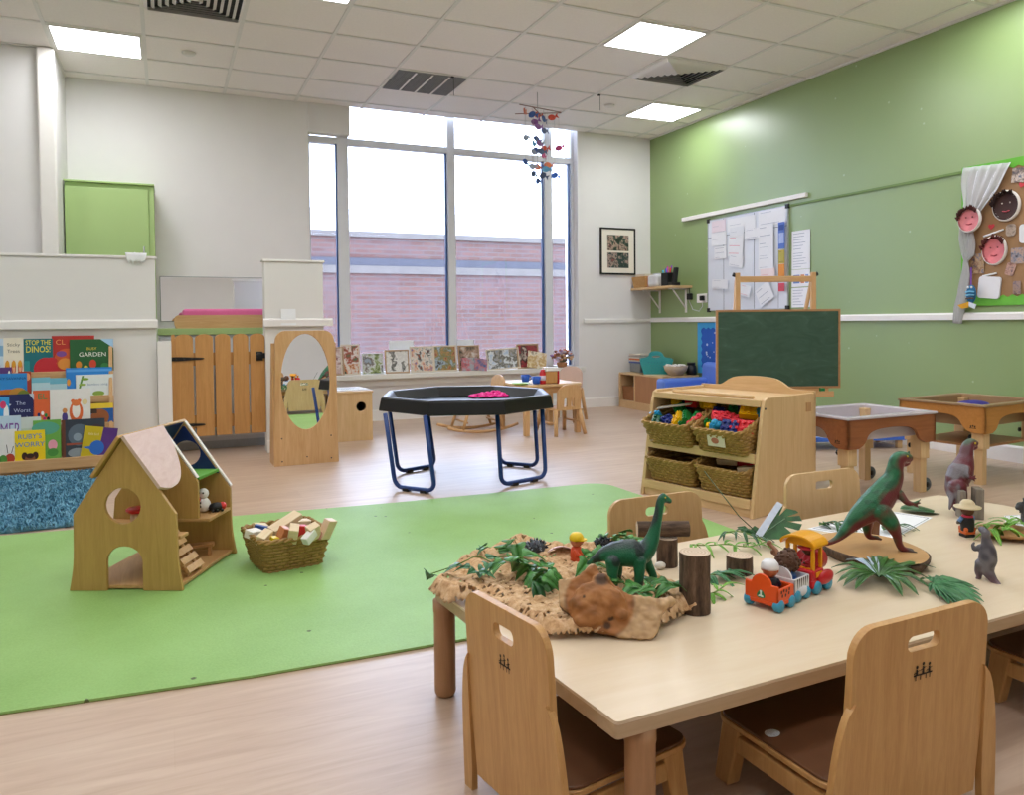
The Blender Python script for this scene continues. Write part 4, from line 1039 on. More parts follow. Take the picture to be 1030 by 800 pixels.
pframe(342.5, 346.5, 362, 378, 'white photo frame with an orange and green picture, tallest beside the mirror', FRW, photo(2, '#3c4a34', '#c87a44', '#e6e2d8', '#a8452c', '#5a6a48'))
pframe(364, 355.5, 385.5, 378, 'clear photo holder with a garden picture', CLEAR, photo(3, '#4c5a38', '#8a9a5c', '#d8dcdc', '#6a5a4a', '#9aa8b8'), bw=.006)
pframe(387, 352, 411.5, 377, 'wooden photo frame with a white picture and dark figure', FRG, photo(4, '#e6e4e0', '#d8d6d2', '#eceae6', '#3a3a34', '#dcdad4'))
pframe(412.5, 348.5, 436.5, 377, 'white edged photo frame with two children in blue and orange', FRW, photo(5, '#3a56a8', '#d8a07c', '#e0dcd4', '#2a2a30', '#d0703c'))
pframe(436, 347.5, 459.5, 376, 'photo frame with a red and green outdoor picture, left of the window post', FRW, photo(6, '#8a3a34', '#b88a5c', '#7c7a48', '#a8bcd0', '#4a4030'))
pframe(461, 347.5, 482.5, 376, 'wooden photo frame behind two loose photographs', FRG, photo(7, '#2e3a30', '#6a5a4c', '#b89884', '#d8d0c8'))
pic(464, 360, 480, 376, 'grey loose photograph leaning on the frame at the window post', photo(8, '#7c828a', '#a8b0b8', '#c86a74', '#5a6470'), -.045)
pic(476, 361, 489, 375.5, 'blue loose photograph leaning beside the grey one', photo(9, '#4a6a9c', '#c07a84', '#8a9cb8', '#5a4a5c'), -.055, 8)
pframe(490, 350.5, 523, 373.5, 'wide photo frame with a snowy blue and grey picture', FRW, photo(10, '#bccfe4', '#e4e8ec', '#5a5a54', '#a8a49c', '#8ca4c4'), roll=-3)
pframe(520, 346, 542, 373, 'wooden photo frame with a dark red picture right of centre', FRG, photo(11, '#7c2a30', '#a8424a', '#3a2a2a', '#d8c8bc'))
pic(529, 354, 548, 372.5, 'cream and gold loose photograph leaning on the dark red frame', photo(12, '#e8d8b0', '#c8a468', '#f0e8d4', '#7a6244'), -.045, 10)
for u0, v0, u1, v1, l in ((391, 343, 416, 352, 'blank white card taped to the window above the white picture frame'), (460, 342, 477, 352, 'blank white card taped to the window right of the post')):
    y = WY-.012; a, b_ = PY(u0, v0, y), PY(u1, v1+14, y)
    o = MB().box(0, b_.x-a.x, -.001, .001, b_.z-a.z, 0).build('card', PAPERW, None, a); tag(o, l, 'card')
# dried flowers in a pot at the right end
p = PY(565, 369, SY); t = thing('flower_pot', 'small pot of dried orange and lilac flowers at the right end of the sill', 'flowers', (p.x, SY-.01, SZ))
MB().lathe([(0, 0), (.045, 0), (.06, .05), (.055, .055), (0, .05)], 16).build('pot', col('#a8764c', .6), t)
rnd = random.Random(4); q = MB(); q2 = MB()
for k in range(46):
    a, r = rnd.random()*2*PI, .09*rnd.random()**.5; z = .08+.11*rnd.random()*(1-r*4); x, y = r*math.cos(a)*1.4, r*math.sin(a)*.6
    q2.tube([(x*.2, y*.2, .05), (x, y, z)], .0015, 4); q.ball((x, y, z), .016+.01*rnd.random(), None, .013, 8, 5, mat=k % 5)
q2.build('stems', col('#7a7a48', .8), t); q.build('blossom', [col(c, .8) for c in ('#c8764c', '#9c7ca8', '#d8b088', '#8a5a48', '#c4b8c8')], t)['kind'] = 'stuff'

# ================================================================ rocking chair by the window
t = thing('rocking_chair', 'small wooden rocking chair with curved back behind the black tray', 'rocking chair', (2.41, 6.08, 0))
for y in (-.14, .14):
    pts = []
    for k in range(13): a = -.62+1.24*k/12; pts.append((.30*math.sin(a)/math.sin(.62)*1.05, y, .26*(1-math.cos(a))+.012))
    MB().tube(pts, .013, 8, sx=1).build('rocker', BEECHX, t)
for sx, x0, x1 in ((-1, -.16, -.13), (1, .16, .13)):
    for y in (-.14, .14): MB().tube([(x0*1.15, y, .028), (x1, y*.95, .19)], [.013, .015], 8).build('leg', BEECH, t)
MB().prism(rrect(-.17, -.155, .16, .155, .04), .016, M=T(0, 0, .19)).build('seat', col('#e9e2d6', .5, .03), t, bevel=.004)
bk = [(-.14, 0), (.14, 0), (.15, .19)]+arc(.07, .19, .08, 0, PI/2, 5)+arc(-.07, .19, .08, PI/2, PI, 5)
bk = [(-.13, .0), (.13, .0), (.14, .21)]+arc(0, .21, .14, 0, PI, 10, .07)[1:]
MB().prism(bk, .016, M=T(.155, 0, .20) @ RY(.16) @ frame((0, 0, 0), (0, 1, 0), (0, 0, 1), (1, 0, 0))).build('backrest', BEECH, t, bevel=.004)
for y in (-.15, .15):
    MB().tube([(-.12, y, .20), (-.12, y, .285), (.16, y, .295)], .011, 8).build('arm', BEECH, t)
MB().tube([(-.14, -.13, .09), (-.14, .13, .09)], .009, 8).build('stretcher', BEECH, t); MB().tube([(.14, -.13, .09), (.14, .13, .09)], .009, 8).build('stretcher', BEECH, t)

# ================================================================ little table laid for tea
TT = Vector((2.94, 5.86, 0)); TH = .415
t = thing('play_table', 'small square wooden table set with cups by the window', 'table', TT)
MB().prism(rrect(-.33, -.29, .22, .29, .05), .022, M=T(0, 0, TH-.022)).build('tabletop', MAPLEX, t, bevel=.004)
for x, y in ((-.29, -.25), (.18, -.25), (-.29, .25), (.18, .25)): MB().box(x-.022, x+.022, y-.022, y+.022, 0, TH-.022).build('leg', BEECH, t, bevel=.004)
MB().box(-.27, .16, -.262, -.246, TH-.075, TH-.022).build('apron', BEECHX, t); MB().box(-.27, .16, .246, .262, TH-.075, TH-.022).build('apron', BEECHX, t)
CUP = col('#1f55b8', .3, .03)
for u, l in ((528.5, 'blue plastic cup on the little table, nearer the green plate'), (539.5, 'blue plastic cup on the little table beside the red box')):
    p = PZ(u, 386.5 if u > 535 else 384.5, TH); c_ = thing('cup', l, 'cup', p, 0, 'blue cups on the little table')
    MB().lathe([(0, 0), (.026, 0), (.03, .006), (.04, .062), (.037, .062), (.028, .008), (0, .008)], 20).build('bowl', CUP, c_)
    MB().tube([(.036, 0, .05), (.058, 0, .045), (.055, 0, .022), (.033, 0, .016)], .005, 8).build('handle', CUP, c_)
p = PZ(524, 387, TH); t = thing('plate', 'green plate on the little table', 'plate', p)
MB().lathe([(0, 0), (.05, 0), (.075, .012), (.073, .015), (.048, .004), (0, .004)], 24).build('dish', col('#8fae3a', .4), t)
p = PZ(553, 386, TH); t = thing('toy_toaster', 'red and wooden toy toaster on the little table', 'toy', p, -.2)
MB().box(-.045, .055, -.04, .04, .004, .105).build('body', OAK, t, bevel=.008); MB().prism(rrect(-.05, -.046, .06, .046, .012), .03, M=T(0, 0, .105)).build('lid', col('#e9e6e0', .4), t, bevel=.008)
MB().box(.056, .07, -.042, .042, .0, .105).build('end_panel', col('#c02a2c', .35), t, bevel=.004)
p = PZ(547, 387, TH); t = thing('toy_bottle', 'red toy bottle with a pale label beside the wooden toaster', 'bottle', (p.x+.02, p.y+.06, TH))
MB().lathe([(0, 0), (.026, 0), (.027, .006), (.027, .09), (.018, .108), (.018, .118), (0, .118)], 18).build('body', col('#c4262c', .35), t)
MB().lathe([(.0275, .03), (.0275, .07)], 18).build('label', col('#cfc4d4', .5), t)
p = PZ(531, 386, TH); t = thing('teaspoon', 'white plastic spoon on the little table', 'spoon', (p.x-.02, p.y-.09, TH+.001), .5)
MB().tube([(0, 0, .004), (.09, 0, .005)], .004, 8).ball((.105, 0, .005), .02, .013, .004).build('spoon', PAPERW, t)

# toddler chairs round it
def keyhole_chair(name, label, loc, rz, back_m, seat_h=.215, group=None):
    t = thing(name, label, 'chair', loc, rz, group)
    o_ = [(-.115, 0), (.115, 0), (.115, .12)]+arc(.03, .12, .085, 0, PI/2, 6, .08)+arc(-.03, .12, .085, PI/2, PI, 6, .08)
    h1 = [(-.052, .0+.015), (-.02, .015), (-.02, .075)]+arc(-.036, .075, .016, 0, PI, 6)
    h2 = [(-x, z) for x, z in h1][::-1]
    # +y is the front of the chair; backrest at -y
    q = MB().prism(o_, .014, [h1, h2] if back_m is BEECH else [], M=T(0, -.115, seat_h) @ RX(.10) @ UPRIGHT)
    q.build('backrest', back_m, t, bevel=.003)
    MB().prism(rrect(-.13, -.13, .13, .13, .03), .014, M=T(0, 0, seat_h-.012)).build('seat', BEECH, t, bevel=.003)
    for sx in (-1, 1):
        for sy in (-1, 1): MB().tube([(sx*.145, sy*.15, 0), (sx*.115, sy*.105, seat_h-.012)], [.016, .019], 10).build('leg', BEECH, t)
        MB().tube([(sx*.131, -.13, .10), (sx*.131, .13, .10)], .009, 8).build('stretcher', BEECH, t)
    return t
cp = (PZ(556, 439)+PZ(587, 434))/2
keyhole_chair('toddler_chair', 'small wooden chair with two arched slots in its back, facing the little table', (cp.x-.045, cp.y+.06, 0), 0.12, BEECH)
keyhole_chair('toddler_chair', 'small chair with a pale pink rounded back behind the little table', (3.40, 6.33, 0), PI*.72, col('#d9bdb0', .45, .03), .30)
PX_ = None

# ================================================================ framed photographs on the window wall
t = thing('wall_picture', 'black framed pair of group photographs on the wall near the corner', 'picture', (4.488, YB-.012, 1.68))
w_, h_ = .222, .253
MB().prism([(-w_, -h_), (w_, -h_), (w_, h_), (-w_, h_)], .022, [[(-w_+.018, -h_+.018), (-w_+.018, h_-.018), (w_-.018, h_-.018), (w_-.018, -h_+.018)]], M=T(0, .012, 0) @ UPRIGHT).build('frame', BLACK, t, bevel=.003)
MB().box(-w_+.012, w_-.012, -.002, .006, -h_+.012, h_-.012).build('mount', col('#eee6d8', .7, .01), t)
MB().box(-.135, .135, -.004, -.002, .005, .175).build('photograph', photo(21, '#18241e', '#2c3c32', '#3e5244', '#c8a898', '#2c3c34', '#8a4a4a', scale=16), t)
MB().box(-.135, .135, -.004, -.002, -.18, -.015).build('photograph', photo(22, '#1d2a28', '#2e423c', '#3a4c48', '#b89c92', '#28382e', '#a05a5c', scale=16), t)

# ================================================================ corner wall shelf and what stands on it
z0 = 1.255
t = thing('wall_shelf', 'small wooden shelf on white brackets in the corner of the green wall', 'shelf', (XR-.001, 6.75, z0))
MB().box(-.27, 0, -.34, .385, 0, .025).build('board', MAPLEX, t, bevel=.002)
for y in (-.24, .22):
    q = MB().box(-.012, 0, y-.012, y+.012, -.25, 0).box(-.22, 0, y-.012, y+.012, -.012, 0); q.tube([(-.012, y, -.20), (-.17, y, -.012)], .008, 6); q.build('bracket', GLOSSW, t)
zs = z0+.0255
def onshelf(u, v0): p = PX(u, v0, XR-.14); return p
WB = wood('#b98a52', '#cfa56c', 3, 'x', .6, 'basket_cane', 3)
p = onshelf(655, 287); t = thing('storage_basket', 'low tan basket of papers at the corner end of the wall shelf', 'basket', (4.78, 7.0, zs))
MB().hexa([(-.11, -.11, 0), (.11, -.11, 0), (.11, .11, 0), (-.11, .11, 0)], [(-.13, -.13, .12), (.13, -.13, .12), (.13, .13, .12), (-.13, .13, .12)]).build('body', WB, t, bevel=.008)
MB().box(-.10, .09, -.09, .1, .12, .145).build('papers', col('#d8cfc0', .8, .1, 60), t)
t = thing('tissue_box', 'pink and white tissue pack beside the tan basket on the wall shelf', 'box', (4.74, 6.85, zs)); MB().box(-.05, .05, -.03, .03, 0, .12).build('pack', col('#d8a0a4', .5), t, bevel=.008)
t = thing('dispenser', 'rounded white plastic box in the middle of the wall shelf', 'box', (4.74, 6.745, zs)); MB().box(-.09, .09, -.085, .085, 0, .125).build('body', col('#dfe0e2', .35), t, bevel=.03, seg=4); MB().prism(rrect(-.05, -.05, .05, .05, .02), .02, M=T(0, 0, .12)).build('lid', col('#c9ccd0', .35), t)
t = thing('pen_pot', 'black mesh desk tidy of coloured marker pens on the wall shelf', 'pen pot', (4.73, 6.565, zs))
MB().box(-.05, .05, -.055, .055, 0, .135).build('pot', BLACK, t, bevel=.006)
for k, (c, y, x, hh) in enumerate((('#c8283c', -.03, 0, .185), ('#2f8a4c', -.01, .02, .175), ('#2a5ac0', .012, -.01, .18), ('#c83a9c', .03, .015, .205), ('#6a2a8c', .0, .03, .21), ('#28a0c0', .038, -.02, .165))):
    MB().tube([(x, y, .05), (x*1.5, y*1.3, hh)], .009, 8).build('marker_pen', col(c, .4), t)
t = thing('phone', 'black cordless phone standing in its base on the wall shelf', 'telephone', (4.72, 6.45, zs))
MB().prism(rrect(-.05, -.045, .05, .045, .015), .03).build('base', BLACK, t, bevel=.004); q = MB().box(-.018, .018, -.026, .026, .02, .185, M=RY(.15)); q.build('handset', BLACK, t, bevel=.008)
# socket with plug and cable
t = thing('wall_socket', 'white double socket with a black plug on the green wall under the shelf', 'socket', (XR-.001, 6.25, 1.145))
MB().box(-.012, 0, -.078, .078, -.045, .045).build('plate', GLOSSW, t, bevel=.004)
MB().box(-.05, -.012, -.055, -.01, -.025, .025).build('plug', BLACK, t, bevel=.008)
MB().tube([(-.03, -.03, -.02), (-.03, -.04, -.08), (-.02, .03, -.13), (-.012, .14, -.11), (-.012, .2, -.02), (-.02, .2, .07), (-.03, .2, .128)], .004, 6).build('cable', col('#c9cbcb', .5), t)
t = thing('power_adapter', 'small black plug hanging beside the wall socket', 'plug', (XR-.02, 6.43, 1.17)); MB().box(-.02, .018, -.03, .03, -.035, .03).build('body', BLACK, t, bevel=.008); MB().tube([(0, 0, .03), (0, .01, .085)], .004, 6).build('cable', BLACK, t)

# ================================================================ corner cube unit
t = thing('cube_unit', 'low pale wood cube storage unit in the corner under the shelf', 'shelf unit', (4.44, 7.06, 0))
# open front faces -x ; runs along the green wall
CW, CD, CH = .80, .44, .375
q = MB().box(0, CD, -CW, 0, CH-.02, CH).build('top', MAPLEX, t, bevel=.003)
MB().box(.0, CD, -CW, 0, .06, .08).build('bottom', MAPLEX, t)
for y, n in ((-.02, 'side_panel'), (-.31, 'divider'), (-CW, 'side_panel')): MB().box(.0, CD, y, y+.02, 0 if n == 'side_panel' else .08, CH-.02).build(n, MAPLE, t)
MB().box(CD-.012, CD, -CW, 0, .06, CH-.02).build('back_panel', MAPLE, t); MB().box(.005, .02, -CW, 0, .0, .06).build('plinth', MAPLEX, t)
MB().box(.004, .018, -CW+.02, -.31, .08, CH-.02).build('door', wood('#b07c52', '#c08c60', 1.5, 'z', .45, 'warm_veneer'), t)
t = thing('storage_basket', 'brown box basket inside the corner cube unit', 'basket', (4.60, 6.905, .081))
MB().hexa([(-.13, -.115, 0), (.13, -.115, 0), (.13, .115, 0), (-.13, .115, 0)], [(-.14, -.125, .15), (.14, -.125, .15), (.14, .125, .15), (-.14, .125, .15)]).build('body', wood('#8a5a34', '#a06c42', 3, 'y', .6, 'brown_cane', 3), t, bevel=.006)
MB().ball((-.06, -.04, .16), .045).ball((.0, .03, .165), .04).build('dark_toys', col('#2a2a2e', .6), t)
t = thing('paper_tray', 'grey plastic tray stacked with papers and an orange folder on the cube unit', 'tray', (4.68, 6.93, CH+.001))
MB().box(-.12, .12, -.1, .1, 0, .10).build('tray', col('#8a9094', .4, .05), t, bevel=.01)
for k, c in enumerate(('#5a6ab0', '#d8d4cc', '#d8743a', '#e0dcd2', '#b0a89c', '#d4c8b8')): MB().box(-.13+.006*(k % 2), .12, -.11, .1, .10+k*.016, .114+k*.016).build('folder', col(c, .6), t)
p = PX(670, 371, XR-.20); TQ = col('#3aa3a4', .35, .03, name='turquoise_plastic')
t = thing('turquoise_basket', 'turquoise plastic basket with punched holes and arched handles on the cube unit', 'basket', (4.63, 6.64, CH+.001), -.58)
def bside(w0, w1, h):
    return [(-w0, 0), (w0, 0), (w1, h)]+[(p_.x, p_.y) for p_ in chaikin([(w1, h, 0), (w1*.45, h+.012, 0), (w1*.36, h+.075, 0), (-w1*.36, h+.075, 0), (-w1*.45, h+.012, 0), (-w1, h, 0)], 3)]
holes = [ell(x+(.012 if r % 2 else 0), z, .008, .010, 8) for r, z in enumerate((.03, .06, .09, .12)) for x in (-.09, -.06, -.03, 0, .03, .06, .085) if abs(x) < .075+z*.15]
holes.append(ell(0, .178, .05, .018, 16))
for s_ in (-1, 1):
    MB().prism(bside(.13, .17, .155), .005, holes, M=T(0, s_*.095, 0) @ RX(-s_*.14) @ UPRIGHT).build('side', TQ, t)
    MB().hexa([(s_*.118, -.095, 0), (s_*.123, -.095, 0), (s_*.123, .095, 0), (s_*.118, .095, 0)], [(s_*.155, -.115, .155), (s_*.16, -.115, .155), (s_*.16, .115, .155), (s_*.155, .115, .155)]).build('end', TQ, t)
MB().box(-.118, .118, -.095, .095, 0, .005).build('bottom', TQ, t)
t = thing('bowl', 'beige bowl of white pebbles on the cube unit', 'bowl', (4.66, 6.345, CH+.001))
MB().lathe([(0, 0), (.07, 0), (.11, .05), (.122, .095), (.112, .095), (.1, .055), (.065, .012), (0, .012)], 24).build('bowl', col('#bfa98e', .6, .08), t)
q = MB(); rnd = random.Random(2)
for k in range(26):
    a, r = rnd.random()*2*PI, .09*rnd.random()**.5; q.ball((r*math.cos(a), r*math.sin(a), .088+.012*rnd.random()), .018, .02, .013, 8, 6)
q.build('pebbles', col('#e6e2da', .5), t)['kind'] = 'stuff'
t = thing('dark_jar', 'black jar behind the beige bowl', 'jar', (4.83, 6.32, CH+.001)); MB().lathe([(0, 0), (.05, 0), (.055, .02), (.05, .09), (.035, .10), (0, .10)], 18).build('jar', BLACK, t); MB().lathe([(.03, .10), (.042, .10), (.042, .125), (0, .125)], 18).build('lid', BLACK, t)

# ================================================================ blue foam armchair
SB = col('#5b7ed2', .45, .03, 8, name='blue_vinyl')
t = thing('armchair', 'low blue vinyl toddler armchair half hidden behind the chalkboard', 'armchair', (4.52, 5.72, 0), -.06)
MB().box(-.28, .22, -.22, .22, .02, .20).build('seat', SB, t, bevel=.03, seg=3)
MB().box(-.30, .24, .22, .36, .02, .375).build('arm', SB, t, bevel=.03, seg=3); MB().box(-.26, .24, -.34, -.22, .02, .315).build('arm', SB, t, bevel=.03, seg=3)
MB().hexa([(.16, -.34, .02), (.30, -.34, .02), (.30, .34, .02), (.16, .34, .02)], [(.20, -.30, .52), (.31, -.30, .52), (.31, .34, .52), (.20, .34, .52)]).build('backrest', SB, t, bevel=.04, seg=3)

# ================================================================ whiteboard with papers
XW = XR-.001
t = thing('whiteboard', 'large whiteboard covered with papers on the green wall', 'whiteboard', (XW, 5.61, 1.462))
w_, h_ = .527, .438
def wallM(x): return frame((x, 0, 0), (0, -1, 0), (0, 0, 1), (-1, 0, 0))   # drawing x -> -y (to the right in view), y -> z, thickness into the room
fixn(MB().prism([(-w_, -h_), (w_, -h_), (w_, h_), (-w_, h_)], .014, M=wallM(0)).build('board', col('#dfe4ee', .3, .01), t))
fixn(MB().prism([(-w_-.008, -h_-.008), (w_+.008, -h_-.008), (w_+.008, h_+.008), (-w_-.008, h_+.008)], .018, [[(-w_, -h_), (-w_, h_), (w_, h_), (w_, -h_)]], M=wallM(0)).build('frame', col('#c9ccd2', .35, metal=.5), t))
for sx in (-1, 1):
    for sy in (-1, 1): MB().box(-.022, 0, sx*w_-.02, sx*w_+.02, sy*h_-.02, sy*h_+.02).build('corner_cap', BLACK, t, bevel=.004)
q = MB()
for x in (-.30, .12): q.box(-.0155, -.014, -x-.002, -x+.002, -h_, h_)
q.box(-.0155, -.014, -w_, w_, .27, .274); q.box(-.0155, -.014, -.425, -.422, -h_, h_*.62)
q.build('ruled_line', col('#4a4f60', .5), t)
LINK = col('#9aa3b8', .7); PINK = col('#e48a9c', .7)
SHN = [0]
def sheet(y, z, w, h, label, c='#eceef4', ink=None, roll=0, n=4, x=XR-.017, bands=(), seed=1):
    SHN[0] += 1; x -= .0011*(SHN[0] if x < XR-.01 else SHN[0] % 5)
    o = thing('paper_sheet', label, 'paper', (x, y, z), 0, 'papers on the green wall', rot=(roll, 0, 0))
    MM = wallM(0); q = MB(); q.prism([(-w/2, -h/2), (w/2, -h/2), (w/2, h/2), (-w/2, h/2)], .0012, M=MM)
    rn = random.Random(seed)
    for k in range(n):
        zz = h*.36-h*.72*k/max(1, n-1) if n > 1 else 0; L = w*(.35+.4*rn.random())
        q.flat([(-w*.42, zz-h*.012), (-w*.42+L, zz-h*.012), (-w*.42+L, zz+h*.012), (-w*.42, zz+h*.012)], 1, MM @ T(0, 0, .0016))
    mats = [col(c, .6, .01), ink or LINK]
    for (a, b_, c_, d_, cc) in bands:
        mats.append(col(cc, .6)); q.flat([(a*w, b_*h), (c_*w, b_*h), (c_*w, d_*h), (a*w, d_*h)], len(mats)-1, MM @ T(0, 0, .0014))
    fixn(q.build('sheet', mats, o)); return o
def sh(u0, v0, u1, v1, label, **k):
    a, b_ = PX(u0, v0, XR-.017), PX(u1, v1, XR-.017)
    return sheet((a.y+b_.y)/2, (a.z+b_.z)/2, abs(a.y-b_.y), abs(a.z-b_.z), label, **k)
sh(716, 223, 730, 232, 'pale heading strip at the top left of the whiteboard', c='#e6d8e2', n=1)
sh(732, 221, 760, 229, 'white heading strip at the top middle of the whiteboard', n=1)
sh(763, 213, 791, 224, 'white heading strip at the top right of the whiteboard', n=2)
sh(716, 235, 731, 246, 'small white card at the top of the left whiteboard column', n=1)
sh(719, 249, 731, 260, 'small card with scribble in the left whiteboard column', n=3, seed=2)
sh(733, 238, 748, 257, 'white sheet with pink writing in the second whiteboard column', ink=PINK, roll=.1, n=3)
sh(734, 258, 748, 268, 'tilted white slip below the pink writing', roll=.2, n=2)
sh(717, 282, 733, 290, 'white slip low in the left whiteboard column', n=2, seed=4, roll=.06)
sh(735, 229.5, 749, 236.5, 'white strip under the middle heading of the whiteboard', n=1, c='#e4e8f0')
sh(750, 231, 767, 239, 'white label at the top of the third whiteboard column', n=2)
sh(764, 227, 779, 247, 'white sheet high in the third whiteboard column', n=3, seed=8)
sh(764, 248, 779, 258, 'white slip in the middle of the third whiteboard column', n=2, seed=9)
sh(764, 259, 779, 270, 'white slip under the middle of the third whiteboard column', n=2, seed=10)
sh(766, 271, 781, 282, 'white card with pink mark in the third whiteboard column', n=1, c='#efe0e4', ink=PINK)
sh(746, 287, 756, 298, 'small tilted slip beside the easel bar on the whiteboard', n=2, ink=PINK, roll=.25)
sh(763, 287, 778, 305, 'slanted white page low on the whiteboard', n=3, roll=-.5)
sh(784.5, 224, 791, 250, 'blue printed leaflet at the right edge of the whiteboard', c='#5a78c8', n=0, bands=[(-.4, -.3, .4, .1, '#a8b8e4'), (-.4, .2, .4, .4, '#34509c')])
sh(785, 252, 791, 265, 'mustard leaflet at the right edge of the whiteboard', c='#b8a84c', n=2, ink=col('#6a5a2a', .6))
sh(785, 266, 791, 280, 'orange leaflet at the right edge of the whiteboard', c='#e0913c', n=0)
sh(785, 285, 791, 293, 'red leaflet at the bottom right of the whiteboard', c='#d04a5c', n=0)
for v0, v1, l, bands in ((233, 252, 'topmost white notice in the column beside the whiteboard', ()), (253, 270, 'second white notice down beside the whiteboard', ()), (272, 288, 'third notice with blue and orange pictures beside the whiteboard', [(-.4, -.3, -.05, .2, '#6a8ac8'), (.0, -.3, .2, .2, '#d88a5c'), (.25, -.3, .42, .2, '#7a9ad0')]), (290, 309, 'lowest white notice in the column beside the whiteboard', ())):
    sh(795.5, v0, 814, v1, l, n=0 if bands else 6, x=XR-.004, bands=bands, seed=v0)

# ================================================================ blue notice board below the dado rail
t = thing('notice_board', 'blue notice board with wavy pale border under the dado rail', 'notice board', (XW, 5.70, .655))
fixn(MB().prism([(-.61, -.26), (.61, -.26), (.61, .245), (-.61, .245)], .012, M=wallM(0)).build('board', col('#2f62c4', .7, .06, 12), t))
wav = [(-.61, -.26), (.61, -.26), (.61, .245), (-.61, .245)]
inn = []
for (x0, y0), (x1, y1) in (((-.55, -.20), (-.55, .19)), ((-.55, .19), (.55, .19)), ((.55, .19), (.55, -.20)), ((.55, -.20), (-.55, -.20))):
    n = int(math.hypot(x1-x0, y1-y0)/.035)
    for k in range(n): f = k/n; s_ = .010*(1 if k % 2 else -1); dx, dy = (0, s_) if y0 == y1 else (s_, 0); inn.append((x0+(x1-x0)*f+dx, y0+(y1-y0)*f+dy))
fixn(MB().prism(wav, .016, [inn], M=wallM(0)).build('border', col('#43a8e0', .6, .03), t))
q = MB(); rnd = random.Random(9)
for k in range(30): x, z = rnd.uniform(-.5, -.2), rnd.uniform(-.17, .17); q.prism(ell(x, z, .006+.008*rnd.random(), None, 8), .001, M=wallM(-.0125))
fixn(q.build('speckle', col('#c8d8f0', .6), t))

# ================================================================ easel chalkboard
EY = 3.95
ec = PY(782.5, 350, EY); ew = 125*SC(ec); ecx = ec.x; EB = Vector((ecx, EY, 0))
t = thing('easel', 'green chalkboard easel with a pale wooden frame behind the toy shelf', 'easel', EB, -YAW)
class _p: pass
ea, eb = _p(), _p(); ea.z = VH(782, 311.5, EB); eb.z = VH(782, 391, EB)
zb_, zt_ = eb.z, ea.z
MB().box(-ew/2+.012, ew/2-.012, -.006, .006, zb_+.012, zt_-.012).build('chalkboard', None or col('#ffffff'), t)
m, nt, b = nodes('chalk_dusted_green'); f = noise_tex(nt, tex_coord(nt, 'Object', (2, 2, 5), (0, .5, 0)), 2.2, 5, .6, 2.5)
nt.links.new(ramp(nt, f, [(.35, '#31503f'), (.62, '#3b5a49'), (.8, '#50705f')]), b.inputs['Base Color']); b.inputs['Roughness'].default_value = .6
bpy.data.objects['chalkboard'].data.materials[0] = m
MB().prism([(-ew/2, zb_), (ew/2, zb_), (ew/2, zt_), (-ew/2, zt_)], .018, [[(-ew/2+.014, zb_+.014), (-ew/2+.014, zt_-.014), (ew/2-.014, zt_-.014), (ew/2-.014, zb_+.014)]], M=T(0, .009, 0) @ UPRIGHT).build('board_frame', wood('#a87c52', '#b98c60', 1.5, 'x', .5, 'frame_wood'), t, bevel=.002)
zt2 = VH(782, 274, EB)
ul = (743-782.5)*SC(ec); ur = (819.5-782.5)*SC(ec)
for x, n in ((ul, 1), (ur, 1)):
    MB().box(x-.016, x+.016, .012, .04, .02, zt2).build('upright', BEECH, t, bevel=.004)
    MB().tube([(x, .03, zt2-.02), (x+(.03 if x > 0 else -.03), .03, zt2-.01)], .014, 10).build('knob', BLACK, t)
    MB().tube([(x, .05, zt2-.05), (x*.7, .50, .0)], .014, 8).build('back_leg', BEECH, t)
zr = VH(782, 281, EB)
MB().box(ul, ur, .014, .032, zr-.018, zr+.022).build('cross_bar', BEECHX, t, bevel=.003)
MB().box(-ew/2+.05, ew/2-.08, -.09, -.006, zb_-.05, zb_-.035).build('pen_tray', BEECHX, t, bevel=.002); MB().box(-ew/2+.05, ew/2-.08, -.095, -.085, zb_-.05, zb_-.012).build('pen_tray_lip', BEECHX, t)
MB().box(ul, ur, .014, .032, .18, .22).build('cross_bar', BEECHX, t)
MB().box(-ew/2+.05, ew/2-.08, -.006, .012, zb_-.06, zb_-.0).build('tray_rail', BEECHX, t)
o = MB().box(-.012, .012, -.02, .02, 0, .04).build('peg', col('#1f8a4c', .4), t, (ew/2-.14, -.05, zb_-.034)); o['label'] = 'green clip on the tray'

